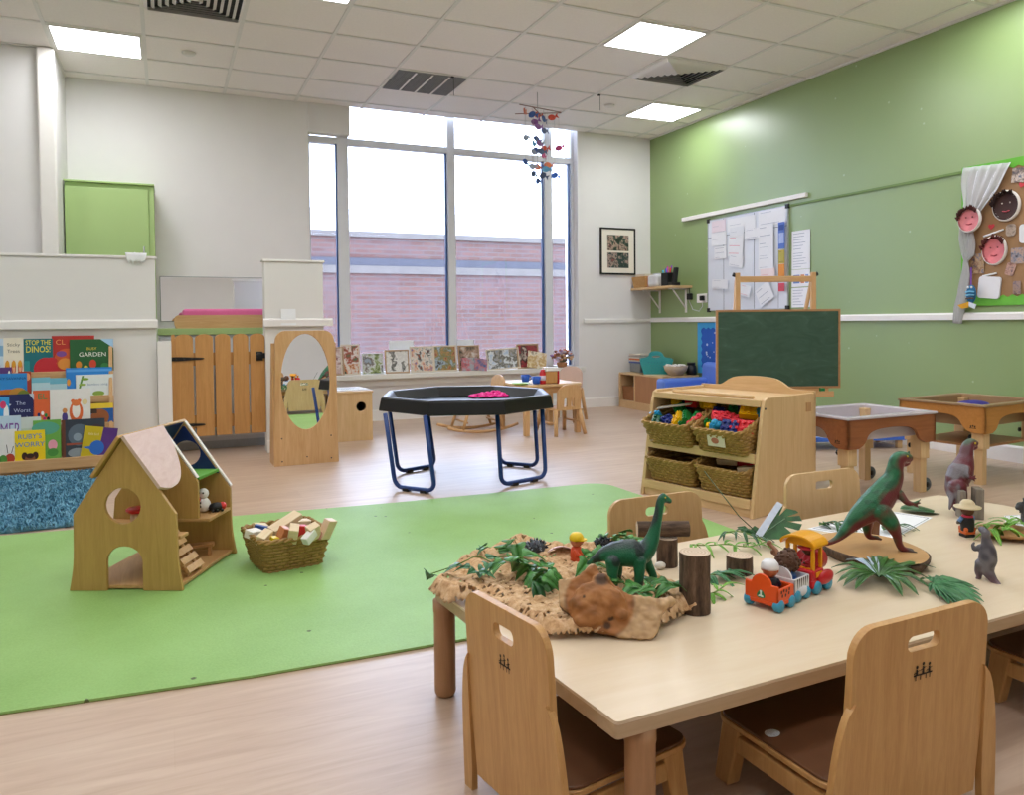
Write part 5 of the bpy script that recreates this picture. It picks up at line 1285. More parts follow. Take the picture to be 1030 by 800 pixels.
# ================================================================ two sand and water tables
def sand_table(label, O, ex, ey, w, d, ztop, zpan, wood_m, wood_mx, lid, wheels, mark):
    """O near corner; ex along the near right side, ey along the left side"""
    ang = math.atan2(ex.y, ex.x)
    t = thing('sand_table', label, 'sand table', (O.x, O.y, 0), ang)
    def apron(L, A, nm, m_):
        pts = [(0, zpan), (.06, zpan)]+[(p.x, p.y) for p in chaikin([(.075, zpan, 0), (.12, zpan+.02, 0), (.15, ztop-.075, 0), (L*.5, ztop-.060, 0), (L-.15, ztop-.075, 0), (L-.12, zpan+.02, 0), (L-.075, zpan, 0)], 3)]+[(L-.06, zpan), (L, zpan), (L, ztop-.012), (0, ztop-.012)]
        return fixn(MB().prism(pts, .018, M=A).build(nm, m_, t, bevel=.002))
    X, Y_, Z_ = Vector((1, 0, 0)), Vector((0, 1, 0)), Vector((0, 0, 1))
    apron(w, frame((0, 0, 0), X, Z_, Y_), 'apron', wood_mx); apron(w, frame((0, d-.018, 0), X, Z_, Y_), 'apron', wood_mx)
    apron(d, frame((0, 0, 0), Y_, Z_, X), 'apron', wood_mx); apron(d, frame((w-.018, 0, 0), Y_, Z_, X), 'apron', wood_mx)
    # clear tub hanging inside
    q = MB()
    def loop(i, z): return [(i, i, z), (w-i, i, z), (w-i, d-i, z), (i, d-i, z)]
    L = [loop(-.008, ztop-.012), loop(-.008, ztop), loop(.035, ztop), loop(.04, ztop-.006), loop(.055, ztop-.13), ]
    vs = [p for l in L for p in l]
    fs = [(k*4+i, k*4+(i+1) % 4, k*4+4+(i+1) % 4, k*4+4+i) for k in range(len(L)-1) for i in range(4)]+[(16, 17, 18, 19)]
    q.add(vs, fs); fixn(q.build('tub', lid, t, bevel=.006))
    for x, y in ((.02, .02), (w-.085, .02), (.02, d-.085), (w-.085, d-.085)):
        l = MB().box(x, x+.065, y, y+.065, zpan-.09, ztop-.02).build('leg', MAPLE, t, bevel=.003)
        MB().box(x+.010, x+.055, y+.010, y+.055, 0, zpan-.07).build('leg_extension', MAPLE, l, bevel=.002)
        MB().lathe([(0, 0), (.006, 0), (.006, .016), (.014, .017), (.014, .026), (0, .026)], 6, M=T(x+.03, y+.067, zpan-.03) @ RX(-PI/2)).build('knob', BLACK, l)
        if wheels and x > w/2-.05 or (wheels and y > d/2):
            q = MB().lathe([(0, -.012), (.03, -.012), (.036, -.006), (.036, .006), (.03, .012), (0, .012)], 20, M=T(x+.075, y+.032, .037) @ RX(PI/2)); w_ = q.build('wheel', col('#5a6066', .5), l)
            MB().lathe([(0, -.016), (.014, -.016), (.014, .016), (0, .016)], 12, M=T(x+.075, y+.032, .037) @ RX(PI/2)).build('hub', BLACK, w_)
    if mark:
        q = MB()
        for k in range(3): q.prism(ell(.055+.011*k, zpan+.035+.003*(k == 1), .0045, .006, 10), .0005, M=frame((0, d*0, 0), Y_, Z_, Vector((-1, 0, 0))))
        q.prism([(.048, zpan+.024), (.084, zpan+.024), (.084, zpan+.028), (.048, zpan+.028)], .0005, M=frame((0, 0, 0), Y_, Z_, Vector((-1, 0, 0))))
        fixn(q.build('maker_mark', col('#3a2a1c', .6), t))
    return t
TUB = col('#c2bac0', .25, .02, name='pale_plastic_tub'); TUBB = col('#9a7a58', .3, .05, name='sandy_tub')
DW = wood('#8a5230', '#a3653c', 1.2, 'y', .4, 'brown_veneer'); DWX = wood('#8a5230', '#a3653c', 1.2, 'x', .4, 'brown_veneer')
OW = wood('#b97c3c', '#c98c4a', 1.2, 'y', .42, 'amber_veneer'); OWX = wood('#b97c3c', '#c98c4a', 1.2, 'x', .42, 'amber_veneer')
A_ = Vector((3.065, 2.77, 0)); C_ = Vector((3.69, 2.765, 0))
s1 = sand_table('brown wooden sand table with a pale tub behind the near chairs', A_, Vector((1, -.01, 0)), Vector((0, 1, 0)), .625, .46, .432, .272, DW, DWX, TUB, True, True)
A2 = Vector((4.045, 2.735, 0))
s2 = sand_table('amber wooden sand table near the green wall', A2, Vector((1, .10, 0)), Vector((-.1, 1, 0)), .62, .50, .445, .288, OW, OWX, TUBB, True, True)
# scarf of blue stuff and pale dish in the second tub
q = MB(); q.ball((0, 0, 0), .13, .08, .03).ball((.06, .03, .0), .09, .06, .025); o = organic('play_cloth', q, .012, [col('#35308c', .6, .1)], None, (4.36, 3.03, .402)); tag(o, 'dark blue crumpled cloth in the amber sand table', 'cloth')
t = thing('dish', 'pale pink dish in the amber sand table', 'dish', (4.14, 2.98, .39)); MB().lathe([(0, 0), (.06, 0), (.1, .035), (.095, .036), (.055, .006), (0, .006)], 20).build('dish', col('#d8b8b4', .4), t)
MB().box(.06, .56, .05, .45, .20, .212).build('lower_tray', col('#a8764c', .45, .06), s2)

# ================================================================ low blue table behind the toy shelf
q0, q1 = PZ(812, 441, .09), PZ(914, 438.5, .09); bv = q1-q0; bl_ = bv.length; ba = math.atan2(bv.y, bv.x)
t = thing('low_bench', 'low blue topped bench on short wooden feet behind the brown sand table', 'bench', (q0.x, q0.y, 0), ba)
MB().prism(rrect(0, 0, bl_, .36, .03), .03, M=T(0, 0, .06)).build('top', col('#4a7ae8', .22, .02), t, bevel=.008, seg=3)
for x in (.05, bl_-.05):
    for y in (.04, .32): MB().box(x-.018, x+.018, y-.018, y+.018, 0, .06).build('leg', MAPLE, t, bevel=.003)

# ================================================================ display board with paper plate faces
t = thing('display_board', 'brown paper display board with wavy green border on the green wall', 'display board', (XW, 2.98, 1.465))
bw2, bh2 = .50, .455
fixn(MB().prism([(-bw2, -bh2), (bw2, -bh2), (bw2, bh2), (-bw2, bh2)], .010, M=wallM(0)).build('backing_paper', col('#a07c58', .8, .07, 14), t))
inn = []
for (x0, y0), (x1, y1) in (((-.465, -.405), (-.465, .41)), ((-.465, .41), (.465, .41)), ((.465, .41), (.465, -.405)), ((.465, -.405), (-.465, -.405))):
    n = int(math.hypot(x1-x0, y1-y0)/.03)
    for k in range(n): f = k/n; s_ = .008*(1 if k % 2 else -1); dx, dy = (0, s_) if y0 == y1 else (s_, 0); inn.append((x0+(x1-x0)*f+dx, y0+(y1-y0)*f+dy))
fixn(MB().prism([(-bw2-.01, -bh2-.01), (bw2+.01, -bh2-.01), (bw2+.01, bh2+.01), (-bw2-.01, bh2+.01)], .014, [inn], M=wallM(0)).build('border', col('#6bb93c', .6, .04), t))
def wpt(u, v): return PX(u, v, XR-.014)
def face(u, v, rx, ry, c, hair, label, hs, fx=XR-.0155):
    rx *= 1.32; ry *= 1.22
    p = PX(u, v, fx); t = thing('paper_plate_face', label, 'craft', (fx, p.y, p.z), 0, 'paper plate faces on the display board')
    N = 40; vs = []; fs = []
    prof = [(1, .0), (1.0, .012), (.9, .02), (.80, .010), (0, .008)]
    for r, z in prof:
        for k in range(N): a = 2*PI*k/N; vs.append((-z, -rx*max(r, .001)*math.cos(a), ry*max(r, .001)*math.sin(a)))
    for i in range(len(prof)-1):
        for k in range(N): fs.append((i*N+k, i*N+(k+1) % N, (i+1)*N+(k+1) % N, (i+1)*N+k))
    mats = [col('#e8e2dc', .6), col(c, .7, .12, 20)]
    q = MB(); q.add(vs, fs[:3*N], 0, True); q.add(vs, fs[2*N:], 1, True); fixn(q.build('plate', mats, t))
    # wool hair
    q = MB(); rn = random.Random(int(u))
    for k in range(hs):
        a = rn.uniform(.15, .95)*PI; r0 = .78; r1 = rn.uniform(.95, 1.12); 
        q.tube([(-.022, -rx*r0*math.cos(a), ry*r0*math.sin(a)), (-.03, -rx*r1*math.cos(a+.1), ry*r1*math.sin(a+.1)), (-.024, -rx*.9*math.cos(a+.25), ry*.8*math.sin(a+.25))], .006, 6)
    q.build('hair', col(hair, .9), t)
    q = MB()
    for s_ in (-1, 1): q.ball((-.011, s_*rx*.28, ry*.18), .003, .005, .005, 10, 6)
    q.build('eyes', col('#efe8e0' if c < '#8' else '#7a3a3c', .5), t)
    q = MB().tube([(-.011, -rx*.25, -ry*.32), (-.011, 0, -ry*.38), (-.011, rx*.25, -ry*.32)], .004, 6); q.build('mouth', col('#b84a54', .6), t)
face(976, 221, .060, .070, '#e0868c', '#4a2420', 'pink paper plate face with brown wool hair, overlapping the left edge of the display board', 30, XR-.06)
face(1013, 207, .068, .082, '#3f2622', '#2c1a18', 'dark brown paper plate face with white rim on the display board', 16)
face(1001, 252, .062, .080, '#df7d83', '#5a2a26', 'pink paper plate face with brown fringe, below the dark one', 18)
def card_on_board(u0, v0, u1, v1, label, mats, name='display_card', r=.012, roll=0, cat='card', th=.004, x=XR-.0155):
    a, b_ = PX(u0, v0, x), PX(u1, v1, x); w_, h_ = abs(a.y-b_.y), abs(a.z-b_.z)
    o = fixn(MB().prism(rrect(-w_/2, -h_/2, w_/2, h_/2, min(r, w_/3, h_/3), 4), th, M=wallM(0)).build(name, mats, None, (x, (a.y+b_.y)/2, (a.z+b_.z)/2)))
    o.rotation_euler = (roll, 0, 0); return tag(o, label, cat)
card_on_board(979, 174, 1001, 197, 'white foam tray at the top left of the display board', col('#dcdde2', .4, .01), 'foam_tray', .02, .15, 'tray', .012)
card_on_board(985, 279, 1007, 300, 'white foam tray at the bottom left of the display board', col('#e6e6ea', .4, .01), 'foam_tray', .02, .1, 'tray', .012)
card_on_board(1026.5, 226, 1036, 244, 'white foam tray cut by the right picture edge', col('#e6e6ea', .4, .01), 'foam_tray', .02, 0, 'tray', .012)
card_on_board(1018, 170, 1032, 182, 'small photograph at the top right of the display board', photo(31, '#3a4250', '#8a7a74', '#d8c8bc', '#4a5a7c', scale=24), 'photograph', .004, .1, 'photograph', .002)
card_on_board(1017, 250, 1030, 265, 'photograph of a dark haired child on the display board', photo(32, '#3a3438', '#8a8a98', '#c0a08c', '#5a6078', scale=24), 'photograph', .004, 0, 'photograph', .002)
card_on_board(977, 256, 990, 275, 'photograph of children left of the pink face', photo(33, '#4a4a5a', '#8c6a54', '#c0a078', '#5c6a8c', scale=24), 'photograph', .004, 0, 'photograph', .002)
card_on_board(1012, 265, 1021, 277, 'small cut out photograph under the pink face', photo(34, '#7a4a44', '#c8a090', '#5a5060', scale=24), 'photograph', .01, .3, 'photograph', .002)
card_on_board(1019, 283, 1027, 296, 'small cut out photograph near the bottom of the display board', photo(35, '#6a6478', '#a88c80', '#3a3a44', scale=24), 'photograph', .008, 0, 'photograph', .002)
card_on_board(1012, 226, 1022, 237, 'round cut out photograph in the middle of the display board', photo(36, '#7a6a60', '#b8a494', '#58504c', scale=24), 'photograph', .02, 0, 'photograph', .002)
def heart(u, v, s, l, roll=0):
    p = wpt(u, v); pts = [(s*.06*16*math.sin(a)**3, s*.06*(13*math.cos(a)-5*math.cos(2*a)-2*math.cos(3*a)-math.cos(4*a))) for a in [2*PI*k/30 for k in range(30)]]
    o = fixn(MB().prism(pts, .002, M=wallM(0)).build('paper_heart', col('#c8424a', .7), None, (XR-.0155, p.y, p.z))); o.rotation_euler = (roll, 0, 0); tag(o, l, 'paper heart', 'red paper hearts on the display board')
heart(997.5, 228, .022, 'red paper heart between the plate faces'); heart(1028, 186, .020, 'red paper heart at the top right of the display board', .3)
for u0, v0, u1, v1, l, r_ in ((990, 231, 1010, 238, 'thin white straw above the lower pink face', .5), (989, 275, 1003, 278, 'thin white straw below the photograph of children', -.1)):
    a, b_ = PX(u0, v1, XR-.016), PX(u1, v0, XR-.016); o = MB().tube([(0, 0, 0), (0, b_.y-a.y, b_.z-a.z)], .006, 6).build('straw', PAPERW, None, (XR-.022, a.y, a.z)); tag(o, l, 'straw')
# white net curtain gathered at the board's left edge
q = MB(); cols_ = []
path = [(969, 169, 1018, 163), (968, 185, 1005, 190), (970, 205, 988, 212), (966, 222, 978, 226), (964, 240, 981, 246), (967, 254, 980, 257), (970, 262, 974, 263), (968, 275, 976, 277), (964, 292, 974, 294), (960, 310, 970, 313), (959, 325, 967, 326)]
rows = []; NN = 26
for i, (u0, v0, u1, v1) in enumerate(path):
    a, b_ = PX(u0, v0, XR-.034), PX(u1, v1, XR-.034); rows.append([a.lerp(b_, k/NN) for k in range(NN+1)])
vs = []; fs = []; NR = 40
for j in range(NR+1):
    f = j/NR*(len(rows)-1); i = min(int(f), len(rows)-2); f -= i
    for k in range(NN+1):
        p = rows[i][k].lerp(rows[i+1][k], f); p = p+Vector((-.010*math.sin(k*1.25+1.2*math.sin(j*.3))-.004*math.sin(k*2.9+j*.4), 0, 0)); vs.append(p)
for j in range(NR):
    for k in range(NN): a = j*(NN+1)+k; fs.append((a, a+1, a+NN+2, a+NN+1))
c0 = Vector((XR-.034, vs[0].y, 1.4))
m, nt, b = nodes('sheer_white_voile'); b.inputs['Base Color'].default_value = lin('#e2e2e4'); b.inputs['Roughness'].default_value = .8; b.inputs['Alpha'].default_value = .62
q.add([p-c0 for p in vs], fs, 0, True); o = q.build('voile', m, None, c0); o.modifiers.new('thickness', 'SOLIDIFY').thickness = .0015
tag(o, 'sheer white voile gathered down the left edge of the display board', 'cloth')
# felt fish hanging on a purple ribbon
p = PX(977, 296, XR-.06); t = thing('felt_fish', 'blue striped felt fish with a yellow fin hanging on a purple ribbon', 'craft', p)
q = MB().ball((0, 0, 0), .016, .034, .062); q.build('body', col('#2a6a94', .8, .1, 60), t)
q = MB()
for z in (-.03, -.008, .014): q.tube([(-.0145, -.03*math.sqrt(1-(z/.062)**2), z), (-.018, 0, z+.004), (-.0145, .03*math.sqrt(1-(z/.062)**2), z)], .0055, 6, mat=0 if z > -.02 else 1)
q.build('stripe', [col('#7cc0e0', .7), col('#5a4a3c', .7)], t)
q = MB()
for s_ in (-1, 1): q.ball((-.016, s_*.012, .045), .004, .008, .008, 10, 6)
q.build('eyes', PAPERW, t)
fixn(MB().prism([(-.09, -.07), (-.01, -.05), (-.015, -.09), (-.06, -.095)], .006, M=wallM(0)).build('fin', col('#dba22c', .8), t, (-.004, 0, 0)))
fixn(MB().prism([(-.01, -.05), (.04, -.07), (.03, -.10), (-.01, -.08)], .006, M=wallM(0)).build('tail', col('#d8e2ea', .8), t, (-.004, 0, 0)))
MB().box(-.004, -.002, -.006, .006, .06, .175).build('ribbon', col('#7a4aa0', .6), t)

# ================================================================ fish mobile
MP = PY(540, 92, 5.2); 
ps = PZ(540.5, 93, H); sc_ = SC(ps)
t = thing('fish_mobile', 'mobile of red, blue and orange paper fish hanging from the ceiling', 'mobile', ps)
def mob(u, v): return (u-540.5)*sc_, -(v-93)*sc_
q = MB()
x0, z0_ = mob(521.5, 106.5); x1, z1_ = mob(566, 111); q.tube([(x0, .02, z0_), (x1, -.02, z1_)], .004, 6)
x0, z0_ = mob(530, 112); x1, z1_ = mob(556, 116.5); q.tube([(x0, -.1, z0_), (x1, .1, z1_)], .004, 6)
q.tube([(mob(522, 115)[0], .12, mob(522, 113)[1]), (mob(560, 117)[0], -.12, mob(560, 115)[1])], .004, 6)
q.build('rods', col('#8a6a5a', .6), t)
fish = [(522.5, 116, 'o'), (529, 119, 'b'), (542.5, 114.5, 'r'), (543, 121.5, 'b'), (550, 120.5, 'r'), (536, 124, 'p'), (535, 131, 'p'), (545.5, 132, 'd'), (545, 137, 'b'), (549, 141, 'w'), (543, 143, 'p'), (534, 146, 'c'), (522, 142.5, 'g'), (543.5, 149, 'b'), (549, 149, 'r'), (536, 153, 'g'), (537.5, 155, 'd'), (545, 156, 'm'), (563, 147.5, 'm'), (522.5, 165.5, 'b'), (543.5, 166, 'o'), (548, 166.5, 'o'), (550, 167, 'b'), (529, 170, 'g'), (535.5, 174.5, 'd'), (543, 172, 'c'), (549.5, 174, 'd'), (564.5, 172.5, 'l'), (546.5, 179, 'b')]
FCOL = {'o': '#d8744c', 'b': '#3c5a94', 'r': '#c84a34', 'p': '#8a5a94', 'd': '#4a5a78', 'w': '#cfdce4', 'c': '#5a9ac0', 'g': '#8f98a8', 'm': '#c04a7c', 'l': '#3a6ac0'}
FW = {'o': 'orange', 'b': 'dark blue', 'r': 'red', 'p': 'purple', 'd': 'slate blue', 'w': 'white', 'c': 'sky blue', 'g': 'grey', 'm': 'magenta', 'l': 'bright blue'}
fo = [(p.x, p.y) for p in chaikin([(-.03, 0, 0), (-.012, .019, 0), (.012, .016, 0), (.022, .003, 0), (.022, -.003, 0), (.012, -.016, 0), (-.012, -.019, 0)], 2, True)]
fo = [(x, y) for x, y in fo]; tail = [(.015, 0), (.04, .018), (.034, 0), (.04, -.018)]
rnd = random.Random(8); wires = MB(); done = set()
for u, v, c in fish:
    x, z = mob(u, v); y = rnd.uniform(-.12, .12); a = rnd.uniform(-.9, .9)
    q = MB().prism(fo, .004, M=T(x, y, z) @ RZ(a) @ RX(PI/2) @ RZ(rnd.uniform(-.6, .6)) @ SCL(1.4, 1.4, 1)).prism(tail, .003, M=T(x, y, z) @ RZ(a) @ RX(PI/2) @ RZ(rnd.uniform(-.4, .4)) @ SCL(1.4, 1.4, 1))
    o = q.build('paper_fish', col(FCOL[c], .6, .2, 50), t); o['label'] = FW[c]+' paper fish'
    wires.tube([(x, y, mob(u, 112)[1]), (x, y, z)], .0012, 4)
wires.tube([(0, 0, 0), (0, 0, mob(0, 110)[1])], .003, 5)
wires.build('threads', col('#b8b4b0', .6), t)
# ================================================================ the near table
TZ_ = .267
CHW = wood('#bb8b53', '#d2a56b', 1.5, 'z', .36, 'chair_ply'); CHWX = wood('#bb8b53', '#d2a56b', 1.5, 'x', .36, 'chair_ply')
SEAT = col('#6b472f', .42, .06, 14, name='brown_seat_laminate')
TOPM = wood('#dcc7a8', '#e4d2b8', .9, 'x', .3, 'pale_table_laminate', 8)
tc = [PZ(437, 591, TZ_), PZ(620, 727, TZ_), Vector((2.60, 1.085, TZ_)), Vector((2.60, 1.90, TZ_))]
tc[2] = Vector((2.60, PZ(1030, 615, TZ_).y+.02, TZ_)); fe = PZ(884, 505, TZ_); far = PZ(944, 498, TZ_)
t = thing('activity_table', 'long pale wooden table set with dinosaurs and leaves in the foreground', 'table', (0, 0, 0))
def rounded(poly, r, n=5):
    out = []; k = len(poly)
    for i in range(k):
        p = Vector(poly[i][:2]); a = (Vector(poly[i-1][:2])-p).normalized(); b = (Vector(poly[(i+1) % k][:2])-p).normalized()
        for j in range(n+1):
            f = j/n; out.append(tuple((p+a*r*(1-f))*(1-f)+(p+b*r*f)*f+(p*0)) if False else tuple((p+a*r)*(1-f)**2+p*2*f*(1-f)+(p+b*r)*f**2))
    return out
# counter-clockwise: near left, near right, far right, far left
tp = [(tc[1].x, tc[1].y), (tc[2].x, tc[2].y), (2.655, 1.25), (2.655, 1.72), (far.x, far.y), (tc[0].x-.01, tc[0].y+.02)]
tp[-1] = (tc[0].x, tc[0].y)
poly = rounded(tp[:1], .01) if False else tp
poly = rounded(tp, .010)
MB().prism(poly, .006, M=T(0, 0, TZ_-.006)).build('tabletop', TOPM, t, bevel=.003)
MB().prism(poly, .024, M=T(0, 0, TZ_-.0302)).build('edge_band', wood('#b59a78', '#c4aa8a', 1.2, 'x', .4, 'table_edge', 8), t, bevel=.002)
LEGM = wood('#a57b56', '#b58a64', 1.4, 'z', .4, 'table_leg_wood')
for p in (PZ(448, 698.5), Vector((.722, 1.088, 0)), Vector((2.50, 1.18, 0)), Vector((2.48, 1.80, 0))):
    l = MB().lathe([(.0, .0), (.021, 0), (.025, .006), (.0265, .012), (.0265, .205), (.028, .212), (.028, TZ_-.030), (0, TZ_-.030)], 28, M=T(p.x, p.y, 0)).build('leg', LEGM, t)
q = MB().box(.72, 2.46, 1.15, 1.168, TZ_-.075, TZ_-.030).build('apron', CHWX, t); MB().box(.72, 2.46, 1.80, 1.818, TZ_-.075, TZ_-.030).build('apron', CHWX, t)

# ---- chairs
def kid_mark(q, mat, M):
    """three small children at a table, as a stamped mark"""
    for k, (x, h) in enumerate(((-.016, .012), (0, .016), (.016, .013))):
        q.flat(ell(x, h+.004, .0032, .0032, 10), mat, M)
        q.flat([(x-.003, .002), (x+.003, .002), (x+.002, h), (x-.002, h)], mat, M)
        q.flat([(x-.008, h-.008), (x+.007, h-.003), (x+.007, h-.0015), (x-.008, h-.0062)], mat, M)
    q.flat([(-.024, .0), (.024, .0), (.024, .003), (-.024, .003)], mat, M)
    for x in (-.018, -.006, .008, .018): q.flat([(x-.0012, -.008), (x+.0012, -.008), (x+.0012, 0), (x-.0012, 0)], mat, M)
LITPLY = wood('#c29a66', '#d3ae7c', 1.5, 'z', .38, 'chair_ply_lit')  # lighter copy of the chair ply: light on the far chair put into colour
MARKM = col('#241a12', .6)
def nursery_chair(label, loc, rz, z_top=.388, mark=True, cw=None):
    cw = cw or CHW
    t = thing('nursery_chair', label, 'chair', (loc[0], loc[1], 0), rz, 'nursery chairs round the long table')
    W, Hh = .176, z_top
    out = [(-W+.012, .04), (W-.012, .04), (W, .20), (W-.002, Hh-.06)]+arc(W-.052, Hh-.05, .05, 0, PI/2, 8)+arc(-W+.052, Hh-.05, .05, PI/2, PI, 8)+[(-W+.002, Hh-.06), (-W, .20)]
    slot = rrect(-.042, Hh-.062, .042, Hh-.034, .013, 6)
    B = RX(.06)
    b = MB().prism(out, .014, [slot], M=B @ T(0, 0, 0) @ UPRIGHT).build('backrest', cw, t, bevel=.004, seg=3)
    if mark:
        q = MB(); kid_mark(q, 0, B @ T(0, -.0146, Hh-.108) @ UPRIGHT); q.build('stamp_mark', MARKM, b)
    for s in (-1, 1):
        cr = [(p.x, p.y) for p in chaikin([(.166, .285, 0), (.188, .262, 0), (.205, .20, 0), (.215, .11, 0), (.222, .0, 0)], 3)]+[(.185, 0), (.176, .08), (.173, .17), (.170, .26)]
        if s < 0: cr = [(-x, z) for x, z in cr][::-1]
        fixn(MB().prism(cr, .013, M=B @ T(0, -.006, 0) @ UPRIGHT).build('leg', cw, t, bevel=.003))
        MB().hexa([(s*.180-.016, .245, 0), (s*.180+.016, .245, 0), (s*.180+.016, .285, 0), (s*.180-.016, .285, 0)], [(s*.168-.016, .225, .118), (s*.168+.016, .225, .118), (s*.168+.016, .275, .118), (s*.168-.016, .275, .118)]).build('leg', cw, t, bevel=.004)
        MB().box(s*.176-.008, s*.176+.008, .02, .26, .07, .105).build('side_rail', CHW, t, bevel=.003)
    st = MB().prism(rrect(-.185, .0, .185, .30, .035), .010, M=T(0, 0, .115)).build('seat', CHWX, t, bevel=.003)
    MB().prism(rrect(-.181, .004, .181, .296, .034), .006, M=T(0, 0, .1252)).build('seat_top', SEAT, st, bevel=.002)
    return t
nursery_chair('wooden nursery chair at the left end of the long table, back towards the green mat', (.576, 1.258), math.radians(-80), .412).scale = (.76, 1, 1)
cb = nursery_chair('wooden nursery chair in the foreground with its back to us and a stamped mark', (1.195, .950), .02, .408)
nursery_chair('wooden nursery chair across the table, behind the long necked dinosaur', (1.405, 1.995), PI, .370, True, LITPLY)
nursery_chair('wooden nursery chair across the table, behind the large green dinosaur', (2.115, 1.995), PI, .384, True, MAPLE)  # paler maple tone, with the light on the far side put into it
nursery_chair('wooden nursery chair at the far right end of the long table', (2.75, 1.545), PI/2, .355)
nursery_chair('wooden nursery chair cut by the right edge, only dark seat and legs showing', (1.99, .93), 0, .388)
# white sticker on the front chair's seat
q = MB(); q.prism([(p.x, p.y) for p in chaikin([(-.016, -.008, 0), (.0, -.014, 0), (.016, -.006, 0), (.014, .01, 0), (-.004, .014, 0), (-.016, .006, 0)], 2, True)], .0006)
p = PZ(777, 738, .1315); o = q.build('sticker', col('#c8d0d8', .3, .25, 200), None, (p.x, p.y, .1318)); tag(o, 'small silvery white sticker on the seat of the foreground chair', 'sticker')

# ================================================================ natural things on the table
rnd = random.Random(21)
m, nt, b = nodes('rough_bark'); v = tex_coord(nt, 'Object', (30, 30, 6)); f = noise_tex(nt, v, 2.2, 5, .65)
nt.links.new(ramp(nt, f, [(.35, '#3a2c22'), (.6, '#6a5442'), (.8, '#8a7460')]), b.inputs['Base Color']); b.inputs['Roughness'].default_value = .9; bump(nt, b, f, .6, .004); BARK = m
m, nt, b = nodes('bark_across'); v = tex_coord(nt, 'Object', (6, 30, 30)); f = noise_tex(nt, v, 2.2, 5, .65)
nt.links.new(ramp(nt, f, [(.35, '#4a3a30'), (.6, '#76604e'), (.8, '#978272')]), b.inputs['Base Color']); b.inputs['Roughness'].default_value = .9; bump(nt, b, f, .6, .004); BARKX = m
m, nt, b = nodes('cut_end_grain'); wv = nt.nodes.new('ShaderNodeTexWave'); wv.wave_type = 'RINGS'; wv.rings_direction = 'Z'; wv.inputs['Scale'].default_value = 26; wv.inputs['Distortion'].default_value = 1.5; wv.inputs['Detail'].default_value = 2
nt.links.new(tex_coord(nt), wv.inputs['Vector']); nt.links.new(ramp(nt, wv.outputs['Fac'], [(0, '#c49a6c'), (1, '#d3ad82')]), b.inputs['Base Color']); b.inputs['Roughness'].default_value = .55; ENDG = m
m, nt, b = nodes('cut_end_grain_pale'); wv = nt.nodes.new('ShaderNodeTexWave'); wv.wave_type = 'RINGS'; wv.rings_direction = 'Z'; wv.inputs['Scale'].default_value = 40; wv.inputs['Distortion'].default_value = 2
nt.links.new(tex_coord(nt), wv.inputs['Vector']); nt.links.new(ramp(nt, wv.outputs['Fac'], [(0, '#c3a98e'), (1, '#d8c4ac')]), b.inputs['Base Color']); b.inputs['Roughness'].default_value = .7; ENDP = m
def log_mesh(q, r, h, seed, n=30):
    rn = random.Random(seed); off = [1+.06*noise.noise(Vector((math.cos(2*PI*k/n)*1.3, math.sin(2*PI*k/n)*1.3, seed))) for k in range(n)]
    vs = []; rings = [0, .08, .3, .5, .7, .92, 1]
    for f in rings:
        for k in range(n):
            a = 2*PI*k/n; rr = r*off[k]*(1+.03*noise.noise(Vector((math.cos(a)*3, math.sin(a)*3, f*3+seed))))
            vs.append((rr*math.cos(a), rr*math.sin(a), h*f))
    fs = [(i*n+k, i*n+(k+1) % n, (i+1)*n+(k+1) % n, (i+1)*n+k) for i in range(len(rings)-1) for k in range(n)]
    q.add(vs, fs, 0, True); q.add([vs[k] for k in range(n)][::-1], [tuple(range(n))], 1); top = vs[-n:]
    q.add(top, [tuple(range(n))], 1); return q
def stump(u, v, v_top, wpx, label, seed, mats=None, name='log', cat='log'):
    p = PZ(u, v, TZ_); s = SC(p); h = (v-v_top)*s; r = wpx*s/2
    # the foot in the picture is the near rim: step back by the radius
    d = Vector((p.x, p.y, 0)).normalized(); c = p+d*r*.9; 
    return tag(log_mesh(MB(), r, h, seed).build(name, mats or [BARK, ENDP], None, (c.x, c.y, TZ_+.0005)), label, cat)
stump(699, 620, 559, 31, 'upright bark covered log standing at the right of the driftwood', 3)
stump(671, 572, 543.4, 21, 'short bark log standing under the lying log', 5)
stump(744, 580, 562, 26, 'low round slice of wood between the log and the toy train', 7, [BARK, ENDP], 'wood_slice', 'wood slice')
# lying log
p = PZ(668, 541, TZ_+.085); s = SC(p)
a, b_ = PZ(644, 533, TZ_+.10), PZ(694, 536, TZ_+.10)
pc = PZ(671, 572, TZ_); hz = TZ_+.079+.0195
a = pc-rgt0*.062+Vector((0, 0.03, 0)); a.z = hz; b_ = pc+rgt0*.076+Vector((0, 0.03, 0)); b_.z = hz
ax = (b_-a); L_ = ax.length; ang = math.atan2(ax.y, ax.x)
o = log_mesh(MB(), .0205, L_, 9).build('log', [BARK, ENDP], None, a); o.rotation_euler = (0, PI/2, ang); tag(o, 'bark log lying on top of a short log behind the long necked dinosaur', 'log')

